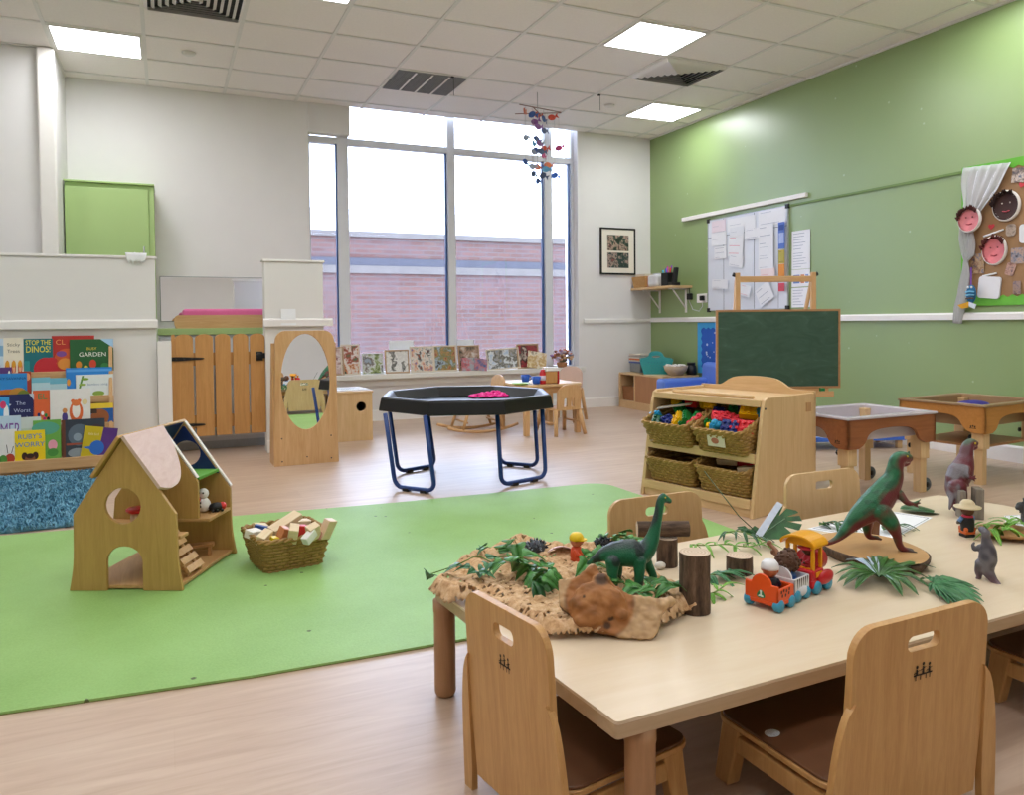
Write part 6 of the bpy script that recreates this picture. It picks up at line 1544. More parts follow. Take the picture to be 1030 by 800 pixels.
# big slice under the green dinosaur
TS = TZ_+.028
pp = [PZ(u, v, TS) for u, v in ((817, 543), (832, 552), (852, 559), (876, 565), (903, 569.5), (924, 570), (936, 565), (938, 558), (924, 549.5), (900, 541), (870, 535.5), (842, 534.5), (824, 537))]
cn = sum(pp, Vector())/len(pp)
loop = [(p.x, p.y) for p in chaikin([(p.x-cn.x, p.y-cn.y, 0) for p in pp], 2, True)]
if sum(loop[i][0]*loop[(i+1) % len(loop)][1]-loop[(i+1) % len(loop)][0]*loop[i][1] for i in range(len(loop))) < 0: loop = loop[::-1]
sl = thing('wood_slice', 'large oval wood slice with bark rim under the green dinosaur', 'wood slice', (cn.x, cn.y, TZ_+.0005))
n = len(loop); q = MB(); vs = []
for z, f in ((0, .90), (.008, .95), (.018, .985), (.026, .99), (.0275, .955)):
    vs += [(x*f*(1+.015*noise.noise(Vector((x*40, y*40, z*60)))), y*f*(1+.015*noise.noise(Vector((y*40, x*40, z*50)))), z) for x, y in loop]
q.add(vs, [(i*n+k, i*n+(k+1) % n, (i+1)*n+(k+1) % n, (i+1)*n+k) for i in range(4) for k in range(n)], 0, True); q.build('bark', BARK, sl)
MB().prism([(x*.956, y*.956) for x, y in loop], .003, M=T(0, 0, .025)).build('wood_face', wood('#b98a54', '#c99c66', 1.2, 'x', .45, 'slice_face', 5), sl)

# ---- coarse natural fibre net
ol = [PZ(u, v, TZ_+.015) for u, v in ((432, 592), (448, 606), (474, 604), (502, 618), (530, 630), (556, 637), (600, 636), (640, 634), (668, 626), (700, 611), (696, 600), (680, 590), (660, 578), (652, 566), (632, 556), (606, 551), (575, 552), (545, 548), (520, 544), (500, 552), (470, 564), (447, 577))]
oc = sum(ol, Vector())/len(ol)
pl2 = [(p.x-oc.x, p.y-oc.y) for p in ol]
def inside(x, y):
    c = False; k = len(pl2)
    for i in range(k):
        x1, y1 = pl2[i]; x2, y2 = pl2[i-1]
        if (y1 > y) != (y2 > y) and x < (x2-x1)*(y-y1)/(y2-y1)+x1: c = not c
    return c
def edge_dist(x, y):
    d = 9
    for i in range(len(pl2)):
        a = Vector(pl2[i]); b = Vector(pl2[i-1]); p = Vector((x, y)); ab = b-a; f = max(0, min(1, (p-a).dot(ab)/ab.length_squared)); d = min(d, (p-a-ab*f).length)
    return d
ST = .0048; vid = {}; vs = []; fs = []
x0 = min(p[0] for p in pl2); x1 = max(p[0] for p in pl2); y0 = min(p[1] for p in pl2); y1 = max(p[1] for p in pl2)
nx, ny = int((x1-x0)/ST)+1, int((y1-y0)/ST)+1
flap = PZ(532, 545, TZ_); fx, fy = flap.x-oc.x, flap.y-oc.y
def hgt_net(x, y):
    e = edge_dist(x, y)
    h = .006+.024*smooth01(e/.03)*(.6+.6*noise.noise(Vector((x*9, y*9, 1))))+.012*noise.noise(Vector((x*30, y*30, 4)))*smooth01(e/.015)
    h += .016*math.exp(-((e-.018)/.016)**2)
    h += .045*math.exp(-((x-fx)**2+(y-fy)**2)/.05**2)
    return max(.003, h+.004*noise.noise(Vector((x*90, y*90, 7))))
def vtx(i, j):
    if (i, j) not in vid:
        x, y = x0+i*ST, y0+j*ST; x += .0018*noise.noise(Vector((x*150, y*150, 3))); y += .0018*noise.noise(Vector((x*150, y*150, 9)))
        vid[i, j] = len(vs); vs.append((x, y, hgt_net(x, y)))
    return vid[i, j]
dxn = math.cos(.5); dyn = math.sin(.5)
for i in range(nx):
    for j in range(ny):
        x, y = x0+(i+.5)*ST, y0+(j+.5)*ST
        if not inside(x, y): continue
        # elongated meshes between the fibres
        a, b_ = x*dxn+y*dyn, -x*dyn+y*dxn
        c = noise.cell(Vector((a/.013, (b_+.004*noise.noise(Vector((a*60, b_*60, 0))))/.0085, 0)))
        fa, fb = (a/.013) % 1, (b_/.0085) % 1
        hole = c > .5 and .12 < fa < .9 and .1 < fb < .9 and noise.noise(Vector((x*16, y*16, 12))) > -.25 and edge_dist(x, y) > .011
        if hole: continue
        if edge_dist(x, y) < .006*abs(noise.noise(Vector((x*90, y*90, 5))))*2: continue
        fs.append((vtx(i, j), vtx(i+1, j), vtx(i+1, j+1), vtx(i, j+1)))
m, nt, b = nodes('dry_fibre'); f = noise_tex(nt, tex_coord(nt, 'Object', (1, 1, 1)), 60, 5, .7)
nt.links.new(ramp(nt, f, [(.3, '#a87c50'), (.5, '#cfa97e'), (.72, '#e4c8a4')]), b.inputs['Base Color']); b.inputs['Roughness'].default_value = .9; bump(nt, b, f, .35, .002); FIBRE = m
o = MB().add(vs, fs, 0, True).build('fibre_net', FIBRE, None, (oc.x, oc.y, TZ_+.0005)); so = o.modifiers.new('thickness', 'SOLIDIFY'); so.thickness = .004; so.offset = 1
tag(o, 'beige holed natural fibre mat spread over the left end of the table', 'fibre mat')
def on_net(u, v, lift=0):
    p = PZ(u, v, TZ_+.03); h = hgt_net(p.x-oc.x, p.y-oc.y) if inside(p.x-oc.x, p.y-oc.y) else 0
    p = PZ(u, v, TZ_+h+lift); return p

# ---- driftwood with a burl
p0 = PZ(616, 645, TZ_); s0_ = SC(p0)
out = [(560, 589), (566, 586), (580, 586), (586, 578), (592, 572), (600, 571.5), (603, 579), (614, 585), (624, 594), (633, 601), (649, 603), (661, 603), (672, 605), (673, 616), (665, 622), (664, 636), (655, 646), (633, 645.5), (610, 640), (592, 637), (580, 634), (571, 620), (562, 613)]
pts = [((u-616)*s0_, (645-v)*s0_) for u, v in out][::-1]
pts = [(p.x, p.y) for p in chaikin([(x, y, 0) for x, y in pts], 2, True)]
LEAN = 0.62
BM = RX(-LEAN) @ UPRIGHT        # drawing stands up, leaning away
q = MB(); q.prism(pts, .026, M=BM @ T(0, 0, -.026))
def dw(u, v, out_=0): return BM @ Vector(((u-616)*s0_, (645-v)*s0_, out_))
q.ball(dw(602, 612, -.004), .056, .030, .048, 20, 14); q.ball(dw(590, 615, .0), .034, .026, .034); q.ball(dw(618, 612, .0), .030, .020, .032)
q.ball(dw(606, 590, .004), .020, .020, .020); q.ball(dw(596, 577, -.004), .014, .014, .016); q.ball(dw(617, 602, .012), .010, .010, .010); q.ball(dw(597, 624, .006), .03, .02, .022)
q.ball(dw(586, 628, .004), .018, .016, .012); q.ball(dw(625, 622, .004), .016, .014, .012); q.ball(dw(612, 604, .016), .012, .014, .010); q.ball(dw(590, 600, .010), .016, .02, .014); q.ball(dw(668, 610, -.006), .016, .016, .014); q.ball(dw(676, 607, -.012), .014, .012, .012)
BA, TA, DK = lin('#a36c3c'), lin('#c4a278'), lin('#3a291d')
inv_bm = BM.inverted(); bc, = [((604-616)*s0_, (645-609)*s0_)]
def dpaint(co, no):
    l = inv_bm @ co; dx, dy = (l.x-bc[0])/.068, (l.y-bc[1])/.072
    k = smooth01((1.12-math.hypot(dx, dy))/.12)
    n1 = noise.noise(co*45); n2 = noise.noise(co*110)
    c = mixc(TA, BA, k); c = mixc(c, mixc(c, DK, .55), max(0, n1)*1.1*k+max(0, n2)*.35); c = mixc(c, lin('#c08a54'), max(0, -n1)*.8*k); c = mixc(c, lin('#8a6844'), max(0, noise.noise(co*70+Vector((5, 2, 1))))*.7*(1-k)); c = mixc(c, DK, .55*smooth01((.10-abs(math.hypot(dx, dy)-1.05))/.10)*max(0, noise.noise(co*25)+.35))
    for (u, v, r) in ((606, 589, .013), (611, 633, .007), (617, 626, .0035), (614, 627, .0035), (588, 608, .003)):
        e = dw(u, v); d = math.hypot(l.x-(u-616)*s0_, l.y-(645-v)*s0_); c = mixc(c, DK, smooth01((r*1.5-d)/(r*.8))*.9)
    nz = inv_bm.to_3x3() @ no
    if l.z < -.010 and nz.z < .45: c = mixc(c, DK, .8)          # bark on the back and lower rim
    return c
o = organic('driftwood', q, .0032, [attr_mat('weathered_wood', .6, 60, .25)], None, (p0.x, p0.y, TZ_+.006), -YAW-.08, 4, dpaint, .0042); tag(o, 'flat piece of driftwood with a brown knotty burl leaning on the mat', 'driftwood')

# ================================================================ foliage
def leafmat(a, b_, rough=.4):
    m, nt, b = nodes('leaf_green'); f = noise_tex(nt, tex_coord(nt), 40, 3); nt.links.new(ramp(nt, f, [(.3, a), (.7, b_)]), b.inputs['Base Color']); b.inputs['Roughness'].default_value = rough; return m
IVY = leafmat('#2f6a2c', '#5a9a48'); DARKL = leafmat('#1f4a26', '#346b38', .35); PALM = leafmat('#28501f', '#467a34', .3); TEAL = leafmat('#2c6640', '#4a8a54', .4); LIME = leafmat('#5c9a2c', '#86bc44')
STEM = col('#6f8a3c', .6, .08)
def leaf(q, M, pts, mat=0, fold=.25, curl=.3):
    """outline in XY with the midrib along +x from the origin; folded along the midrib and curled at the tip"""
    def bend(x, y): return Vector((x, y, abs(y)*fold-curl*x*x*6))
    L = max(p[0] for p in pts)
    mid = [(L*k/6, 0) for k in range(7)]
    up = [p for p in pts if p[1] > 1e-6]; dn = [p for p in pts if p[1] < -1e-6]
    for half in (up, dn):
        half = sorted(half, key=lambda p: p[0])
        poly = [(0, 0)]+half+[(L, 0)]
        # strips between the midrib and the outline
        vs = []; n = len(poly)
        for x, y in poly: vs.append(bend(x, y))
        for x, y in poly: vs.append(bend(min(max(x, 0), L), 0))
        q.add(vs, [(i, i+1, n+i+1, n+i) for i in range(n-1)], mat, True, M)
def ivyleaf(s):
    base = [(.02, .22), (.12, .42), (.30, .46), (.42, .30), (.62, .28), (.85, .10)]
    return [(x*s, y*s) for x, y in base]+[(x*s, -y*s) for x, y in base]+[(s, 0)]
def lance(l, w): 
    base = [(.1, .5), (.3, .95), (.5, 1), (.75, .65), (.92, .25)]
    return [(x*l, y*w/2) for x, y in base]+[(x*l, -y*w/2) for x, y in base]+[(l, 0)]
def sprig(name, label, path_px, leaves, mat_, ls=.03, cat='leaves', seed=1, kind='ivy', lift=.012):
    """trailing stem with separate leaves along it; leaves = list of (u, v, heading, size factor)"""
    rn = random.Random(seed); pts = [on_net(u, v, l) for u, v, l in path_px]; o0 = pts[0]
    t = thing(name, label, cat, (o0.x, o0.y, TZ_))
    loc = [p-Vector((o0.x, o0.y, TZ_)) for p in pts]
    MB().tube(chaikin(loc, 2), .0016, 6).build('stem', STEM, t)
    for (u, v, a, f, l) in leaves:
        p = on_net(u, v, l)-Vector((o0.x, o0.y, TZ_))
        q = MB(); L = ls*f
        M = T(*p) @ RZ(a) @ RX(rn.uniform(-.5, .5)) @ RY(rn.uniform(-.5, .25))
        leaf(q, M, ivyleaf(L) if kind == 'ivy' else lance(L, L*.32), 0, .25, 2.2)
        o = q.build('leaf', mat_, t); so = o.modifiers.new('thickness', 'SOLIDIFY'); so.thickness = .0006
    return t
def around(lst, seed, n, ls=(.8, 1.3), spread=6, lifts=(.012, .04)):
    rn = random.Random(seed); out = []
    for k in range(n):
        u, v = lst[rn.randrange(len(lst))]; out.append((u+rn.uniform(-spread, spread), v+rn.uniform(-spread*.6, spread*.6), rn.uniform(0, 2*PI), rn.uniform(*ls), rn.uniform(*lifts)))
    return out
sprig('ivy_sprig', 'pale green artificial ivy trailing over the left tip of the fibre mat', [(432, 578, .01), (450, 572, .02), (466, 566, .03), (480, 558, .03), (494, 566, .03)], around([(436, 578), (468, 572), (478, 574), (487, 549), (492, 565), (470, 575)], 2, 13, (.9, 1.4), 5), TEAL, .034, seed=2)
sprig('ivy_sprig', 'dense green artificial ivy in the middle of the fibre mat', [(497, 562, .03), (512, 558, .045), (528, 562, .04), (540, 568, .03), (550, 576, .02)], around([(505, 552), (515, 545), (512, 562), (524, 568), (537, 572), (546, 578), (530, 560), (548, 570), (500, 570)], 5, 30, (.9, 1.6), 7, (.015, .055)), IVY, .042, seed=3)
sprig('ivy_sprig', 'artificial ivy around the feet of the long necked dinosaur', [(588, 572, .02), (600, 566, .04), (612, 572, .03), (628, 588, .02), (642, 596, .015), (660, 594, .015)], around([(590, 560), (596, 568), (606, 572), (604, 556), (618, 578), (630, 590), (645, 594), (655, 590), (676, 585), (680, 592), (612, 585)], 8, 30, (.8, 1.4), 6, (.012, .045)), IVY, .040, seed=4)
sprig('ivy_sprig', 'artificial ivy at the back of the fibre mat before the far chair', [(600, 550, .02), (612, 542, .03), (624, 540, .03), (634, 545, .02), (646, 540, .02)], around([(606, 545), (612, 536), (620, 540), (632, 538), (640, 543), (648, 540)], 12, 15, (.9, 1.3), 5, (.012, .04)), IVY, .040, seed=5)
# two hanging dark leaves
q = MB(); p = on_net(536, 585, .03); t = thing('dark_leaf', 'large dark pointed leaf hanging over the front of the fibre mat', 'leaf', p)
leaf(q, RZ(-YAW-1.05) @ RY(.55), lance(.075, .034), 0, .3, 1.5); o = q.build('leaf', DARKL, t); o.modifiers.new('thickness', 'SOLIDIFY').thickness = .0006
q = MB(); p = on_net(556, 590, .01); t = thing('dark_leaf', 'curled dark leaf against the left end of the driftwood', 'leaf', p)
leaf(q, RZ(.6) @ RY(-.5), lance(.05, .02), 0, .2, 4); o = q.build('leaf', DARKL, t); o.modifiers.new('thickness', 'SOLIDIFY').thickness = .0006
# long-leaved sprigs behind the train
def fern(label, path, n, L, mat_, seed, spread_a=1.0, w=.22, z=0, name='fern_sprig'):
    rn = random.Random(seed); P = [PZ(u, v, TZ_+l) for u, v, l in path]; o0 = P[0]; t = thing(name, label, 'leaves', (o0.x, o0.y, TZ_))
    loc = chaikin([p-Vector((o0.x, o0.y, TZ_)) for p in P], 2); MB().tube(loc, .0018, 6).build('stem', STEM, t)
    for k in range(n):
        f = (k+.3)/n*(len(loc)-1); i = min(int(f), len(loc)-2); p = loc[i].lerp(loc[i+1], f-i); d = loc[i+1]-loc[i]; a = math.atan2(d.y, d.x)
        for s in (-1, 1):
            q = MB(); l = L*rn.uniform(.75, 1.15)
            leaf(q, T(*p) @ RZ(a+s*spread_a*rn.uniform(.7, 1.2)) @ RY(-rn.uniform(.1, .7)), lance(l, l*w), 0, .3, 3.2)
            o = q.build('leaflet', mat_, t); o.modifiers.new('thickness', 'SOLIDIFY').thickness = .0005
    return t
fern('green long leaved sprig lying behind the logs', [(694, 548, .012), (712, 549, .02), (730, 547, .02), (752, 551, .02), (768, 546, .012)], 9, .048, LIME, 3)
fern('dark green sprig between the long leaved sprig and the split leaf', [(728, 536, .012), (742, 534, .03), (756, 538, .025), (772, 545, .01)], 7, .045, DARKL, 4, 1.2)
fern('pale blue green sprig beside the upright log', [(712, 580, .008), (722, 577, .02), (736, 577, .012)], 6, .05, TEAL, 6, .8, .34)
fern('green blades at the foot of the upright log', [(712, 598, .006), (720, 596, .018), (728, 590, .012)], 4, .05, LIME, 7, .7, .25)
fern('dark leaf tuft behind the green dinosaur', [(824, 528, .012), (836, 524, .02), (850, 528, .02)], 5, .05, DARKL, 9, .7, .3)
fern('dark leaf tuft on the white paper behind the dinosaur legs', [(888, 533, .012), (896, 530, .02), (906, 528, .012)], 5, .045, DARKL, 10, .9, .3)
# split leaf standing on its fold
p = PZ(770, 541, TZ_+.004); t = thing('split_leaf', 'large dark green split leaf with a white underside fold', 'leaf', p, -YAW)
s = SC(p); q = MB()
def mon(u, v): return ((u-770)*s, (541-v)*s*1.25)
outl = [(770, 541), (758, 540), (748, 536), (744, 531), (752, 530), (756, 534), (762, 530), (768, 534), (776, 532), (782, 524), (790, 514), (797, 512), (790, 521), (800, 514), (809, 516), (811, 518), (797, 522), (811, 521), (812, 526), (796, 526), (811, 529), (806, 535), (792, 531), (800, 540), (788, 545), (778, 545)]
pts = [mon(u, v) for u, v in outl][::-1]
o = MB().prism(pts, .0008, M=RX(.75)).build('leaf', DARKL, t)
wf_ = [mon(u, v) for u, v in ((757, 541), (766, 541), (796, 512), (791, 509))]
MB().prism(wf_, .0008, M=RX(.82) @ T(0, 0, .004)).build('fold', col('#c9d4e4', .4, .08, 60), t)['label'] = 'white shiny fold'
MB().tube([RX(.75) @ Vector((*mon(768, 538), .002)), RX(.75) @ Vector((*mon(795, 524), .003))], .0015, 6).build('midrib', col('#7a9a78', .5), t)
MB().tube([RX(.75) @ Vector((*mon(762, 536), .002)), RX(.8) @ Vector((*mon(742, 531), .06)), (-(770-722)*s, .16, .17)], .0016, 6).build('stalk', col('#4a5a3c', .5), t)
# fan palm leaves
def fan(label, u, v, tips, mat_, w=.10, lift=.03, name='palm_leaf', white=()):
    c = PZ(u, v, TZ_+.012); t = thing(name, label, 'leaf', (c.x, c.y, TZ_))
    for k, (tu, tv) in enumerate(tips):
        e = PZ(tu, tv, TZ_+.004); d = e-c; L = d.length; a = math.atan2(d.y, d.x); q = MB()
        base = [(.1, .25), (.3, .6), (.6, .8), (.85, .5)]; ww = min(L*w, .013)+.003
        P_ = [(x*L, y*ww) for x, y in base]+[(x*L, -y*ww) for x, y in base]+[(L, 0)]
        n = 9; vs = []
        # arched blade
        def arch(x, y): f = x/L; return Vector((x, y, .012+lift*math.sin(f*PI*.9)*(1-.3*f)-.010*f+abs(y)*.35))
        up = sorted([p for p in P_ if p[1] > 0]); dn = sorted([p for p in P_ if p[1] < 0])
        for half in (up, dn):
            pl_ = [(0, 0)]+half+[(L, 0)]; m_ = len(pl_); q.add([arch(x, y) for x, y in pl_]+[arch(x, 0) for x, y in pl_], [(i, i+1, m_+i+1, m_+i) for i in range(m_-1)], 0, True, RZ(a))
        o = q.build('blade', col('#b4c4d4', .35, .1, 60) if k in white else mat_, t); o.modifiers.new('thickness', 'SOLIDIFY').thickness = .0006
    return t
fan('dark glossy fan palm leaf lying in front of the wood slice', 884, 581, [(836, 573), (840, 580), (842, 588), (848, 592), (866, 566), (872, 563), (880, 562), (890, 562), (900, 565), (914, 572), (922, 576), (941, 573), (934, 584), (936, 594), (924, 601), (908, 602), (860, 595), (850, 566)], PALM, .12, .028, white=(5, 17))
fan('blue green feathery leaf between the fan palm and the foreground chair', 940, 588, [(925, 584), (936, 582), (950, 583), (962, 584), (972, 587), (980, 590), (985, 594), (988, 600), (990, 606), (990, 613), (988, 620), (982, 618), (975, 616), (965, 612), (955, 608), (945, 602), (935, 596)], TEAL, .14, .012)
p = PZ(927, 514, TZ_+.004); t = thing('broad_leaf', 'flat dark green leaf lying behind the hands of the green dinosaur', 'leaf', p)
q = MB(); leaf(q, RZ(-YAW-.1) @ T(-.07, 0, .006), lance(.145, .105), 0, .12, .15); o = q.build('leaf', DARKL, t); o.modifiers.new('thickness', 'SOLIDIFY').thickness = .0007
t = thing('leaf_dish', 'wooden dish of bright green leaves at the right edge of the table', 'dish', PZ(1014, 540, TZ_))
MB().lathe([(0, 0), (.035, 0), (.075, .012), (.082, .02), (.076, .02), (.035, .008), (0, .008)], 26).build('dish', wood('#a87a48', '#b98a58', 2, 'x', .45), t)
rn = random.Random(31)
for k in range(22):
    q = MB(); a = rn.random()*2*PI; x, y = rn.uniform(-.10, .09), rn.uniform(-.05, .05)
    leaf(q, T(x, y, .022+.02*rn.random()) @ RZ(a) @ RY(-rn.uniform(0, .9)), lance(.05, .02), 0, .3, 4); o = q.build('leaf', LIME, t); o.modifiers.new('thickness', 'SOLIDIFY').thickness = .0005
# papers
def quad_sheet(px, label, z=.0006, ink=True):
    P = [PZ(u, v, TZ_+z) for u, v in px]; c = sum(P, Vector())/4; q = MB(); L = [(p.x-c.x, p.y-c.y) for p in P]
    if sum(L[i][0]*L[(i+1) % 4][1]-L[(i+1) % 4][0]*L[i][1] for i in range(4)) < 0: L = L[::-1]
    q.prism(L, .0006)
    if ink: q.prism([(x*.93, y*.93) for x, y in L], .0002, [[(x*.91, y*.91) for x, y in L][::-1]], 1, T(0, 0, .0005))
    return tag(q.build('paper', [PAPERW, col('#5a6070', .7)], None, (c.x, c.y, TZ_+z)), label, 'paper')
quad_sheet(((893, 514), (938, 521), (893, 546), (812, 532)), 'white printed sheet on the table behind the green dinosaur')
quad_sheet(((1010, 519), (1040, 517), (1048, 532), (1012, 528)), 'white sheet at the right end of the table behind the leaf dish')

# ================================================================ dinosaurs (modelled side-on, then turned to stand as they do)
GRN, DGRN, BLK_, RED_, PNK = lin('#236a45'), lin('#143c28'), lin('#1d2226'), lin('#6e2c30'), lin('#8a4a48')
DINO = attr_mat('painted_rubber', .38, 260, .35)
class Fig:
    def __init__(s, u0, v0, z): s.p = PZ(u0, v0, z); s.s = SC(s.p); s.u0 = u0; s.v0 = v0; s.q = MB()
    def P(s, u, v, y=0): return Vector(((u-s.u0)*s.s, y, (s.v0-v)*s.s))
    def limb(s, pts, n=14, flat=1.0, y=0):
        """pts: (u, v, radius px[, depth m])"""
        P_ = [s.P(p[0], p[1], p[3] if len(p) > 3 else y) for p in pts]; R = [p[2]*s.s for p in pts]
        # resample smoothly (Catmull-Rom)
        PP, RR = [], []
        for i in range(len(P_)-1):
            a, b, c, d = P_[max(i-1, 0)], P_[i], P_[i+1], P_[min(i+2, len(P_)-1)]
            for k in range(5):
                t_ = k/5; PP.append(.5*((2*b)+(c-a)*t_+(2*a-5*b+4*c-d)*t_*t_+(3*b-a-3*c+d)*t_**3)); RR.append(R[i]*(1-t_)+R[i+1]*t_)
        PP.append(P_[-1]); RR.append(R[-1])
        s.q.tube(PP, RR, n)
        for p, r in ((PP[0], RR[0]), (PP[-1], RR[-1])): s.q.ball(p, r, None, None, 12, 8)
        return s
    def ball(s, u, v, rx, ry, rz, y=0): s.q.ball(s.P(u, v, y), rx*s.s, ry*s.s, rz*s.s); return s
    def build(s, name, label, paint, rz, voxel, smooth=3, cat='toy dinosaur', mat_=None):
        t = thing(name, label, cat, s.p, -YAW+rz); organic('body', s.q, voxel, [mat_ or DINO], t, None, 0, smooth, paint); return t
    def eyes(s, t, spots, r=.9):
        for u, v, y in spots: MB().ball(s.P(u, v, y), r*s.s, None, None, 10, 8).build('eye', col('#d8c040', .2), t)
def claws(f, x, y, z): pass
# --- large green meat eater
f = Fig(900, 551, TS)
f.limb([(813, 543.5, .9), (827, 545, 1.9), (840, 540, 3.4), (851, 529.5, 6.6), (862, 519, 10.4), (873, 511, 13.6), (884, 501, 14.2), (892, 490.5, 12.2), (898, 480.5, 9.4), (900, 470.5, 7.6), (902.5, 462.5, 7.4), (908, 460, 6.4), (914, 461, 4.3)], 18)
f.limb([(904, 464, 4.6), (910, 466.5, 3.2), (914, 466, 2.0)])
f.ball(909, 456.5, 3.2, 5, 2.2); f.ball(914.5, 455.2, 1.1, 1.1, 2.0)
f.limb([(880, 512, 10.5, -.022), (888, 522, 8.0, -.034), (893.5, 533, 4.8, -.036), (896, 542, 3.6, -.036), (900, 548.5, 3.4, -.036), (908.5, 550, 2.2, -.040)]); 
for dy in (-.012, .0, .010): f.limb([(901, 549.5, 2.2, -.036), (910.5, 551, 1.4, -.036+dy*1.3)])
f.limb([(876, 516, 9.5, .020), (878, 527, 6.4, .034), (878.5, 537, 3.8, .036), (881, 543, 3.0, .036), (889, 544, 2.0, .034)])
for dy in (-.010, .008): f.limb([(883, 543.5, 2.0, .036), (891, 545, 1.3, .036+dy)])
for yy, k in ((-.030, 1), (.028, 0)):
    f.limb([(900, 495, 4.4, yy*.7), (904, 502, 3.0, yy*1.2), (909, 503.5, 2.2, yy*1.3)])
    for du, dv in ((8.5, -4.0), (8.8, -.5), (6.5, 4.0)): f.limb([(909, 503.5, 1.5, yy*1.3), (909+du*.6, 503.5+dv*.5, 1.1, yy*1.35), (909+du, 503.5+dv, .7, yy*1.3)])
def p_rex(co, no):
    d = noise.noise(co*30)*.012
    # distance above the body axis decides green back or red belly
    k = smooth01((no.z*.012+no.x*-.010+.004+d)/.016)
    leg = smooth01((.045-co.z)/.03)
    c = mixc(RED_, GRN, k*(1-.85*leg)); c = mixc(c, DGRN, .5*smooth01((noise.noise(co*60))/.4)*k)
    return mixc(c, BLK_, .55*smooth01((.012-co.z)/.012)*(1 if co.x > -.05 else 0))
t = f.build('toy_dinosaur', 'large green and red meat eating dinosaur standing on the wood slice', p_rex, .08, .0022)
f.eyes(t, [(909.5, 458.2, -.0145), (909.5, 458.2, .0145)], 1.0)
q = MB()
for k in range(6):
    for sd in (-1, 1): q.lathe([(.0012, 0), (.0, -.004)], 6, M=T(*f.P(907.5+k*1.3, 464.0+k*.15, sd*(.011-.0012*k))))
q.build('teeth', col('#e6e0d4', .4), t)
q = MB().ball(f.P(910, 465.2), .011, .008, .003, 12, 8); q.build('mouth', col('#b0686c', .4), t)
# --- red and grey meat eater at the far end
f = Fig(962, 517, TZ_)
f.limb([(945, 509, 1.0, -.03), (951, 500, 3.0, -.02), (957, 492, 7.0), (962, 484, 11.0), (967, 475, 11.8), (971, 467, 9.6), (973.5, 458, 6.6), (975, 450.5, 5.8), (979, 446.5, 5.0), (984.5, 446.8, 3.2)], 18)
f.limb([(977, 450, 4.0), (982.5, 451.5, 2.6), (986, 451, 1.6)])
f.limb([(958, 488, 8.6, -.018), (959, 499, 6.0, -.028), (957.5, 507, 3.6, -.028), (958, 514.5, 3.0, -.028), (964, 516, 2.0, -.030)])
f.limb([(966, 488, 8.0, .018), (969, 499, 5.6, .026), (968, 508, 3.4, .026), (970, 514.5, 3.0, .026), (977, 516, 2.0, .026)])
f.limb([(976, 470, 3.6, .016), (980, 479, 2.6, .028), (983.5, 487, 2.0, .03), (985.5, 492, 1.2, .03)])
f.limb([(966, 470, 3.4, -.028), (963, 475.5, 2.4, -.040), (966, 478.5, 1.8, -.046)])
for du, dv in ((4, -2.5), (5, 0.5), (3.5, 3)): f.limb([(966, 478.5, 1.2, -.046), (966+du, 478.5+dv, .7, -.05)])
GRY = lin('#7d8288')
def p_red(co, no):
    k = smooth01((-no.x*.6+no.z*.4-.15+noise.noise(co*40)*.7)/.5)
    c = mixc(lin('#6a2a34'), GRY, k*.75 if co.z < .17 else k*.3)
    if co.z > .205: c = mixc(c, lin('#3c6a4c'), smooth01((no.z-.3)/.4)*.7)
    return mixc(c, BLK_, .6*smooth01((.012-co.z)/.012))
t = f.build('toy_dinosaur', 'dark red and grey dinosaur standing upright at the far end of the table', p_red, .25, .0024)
f.eyes(t, [(979.5, 446, -.0165), (979.5, 446, .0165)], 1.0)
q = MB()
for k in range(6):
    for sd in (-1, 1): q.lathe([(.0012, 0), (.0, -.004)], 6, M=T(*f.P(978+k*1.3, 449.0+k*.1, sd*(.012-.0014*k))))
q.build('teeth', col('#e6e0d4', .4), t)
# --- long necked green dinosaur
f = Fig(640, 592, TZ_+.012)
f.limb([(591, 566, 1.6, .01), (599, 560, 4.0), (608, 556, 7.6), (617, 555, 11), (626, 555.5, 13.4), (636, 556, 14), (645, 556, 12.2), (652, 551, 9.4), (657, 542, 7.2), (660.5, 530, 5.4), (663.5, 517, 4.5), (665.5, 506, 4.2), (668, 501.5, 4.2), (672, 503.2, 3.4), (675, 505, 2.6)], 18)
f.ball(668.5, 498.5, 2.6, 3, 2)
f.limb([(641, 562, 7.2, -.022), (640, 573, 5.2, -.028), (639, 584, 4.4, -.028), (638.5, 591.5, 4.6, -.028)])
f.limb([(650, 560, 6.8, .018), (656, 573, 4.8, .024), (660.5, 583, 4.2, .024), (661.5, 588, 4.2, .024)])
f.limb([(614, 562, 7.6, -.020), (613, 574, 5.2, -.026), (614, 585, 4.4, -.026), (614, 591, 4.5, -.026)])
f.limb([(621, 562, 7.0, .018), (624, 574, 4.8, .024), (623, 584, 4.2, .024), (622.5, 589, 4.2, .024)])
def p_sau(co, no):
    n1 = noise.noise(co*26+Vector((3, 1, 2)))
    k = smooth01((no.z*.6-.12)/.4+n1*.3) if co.z < .12 else smooth01((-no.x*.5+.1+n1)/.5)
    c = mixc(lin('#1f6a48'), lin('#2b2e38'), k*.85)
    c = mixc(c, lin('#20242a'), smooth01((n1-.25)/.2)*.8); return c
t = f.build('toy_dinosaur', 'green and black long necked dinosaur standing on the fibre mat', p_sau, .12, .0022)
f.eyes(t, [(669.5, 500.5, -.009), (669.5, 500.5, .009)], .8)
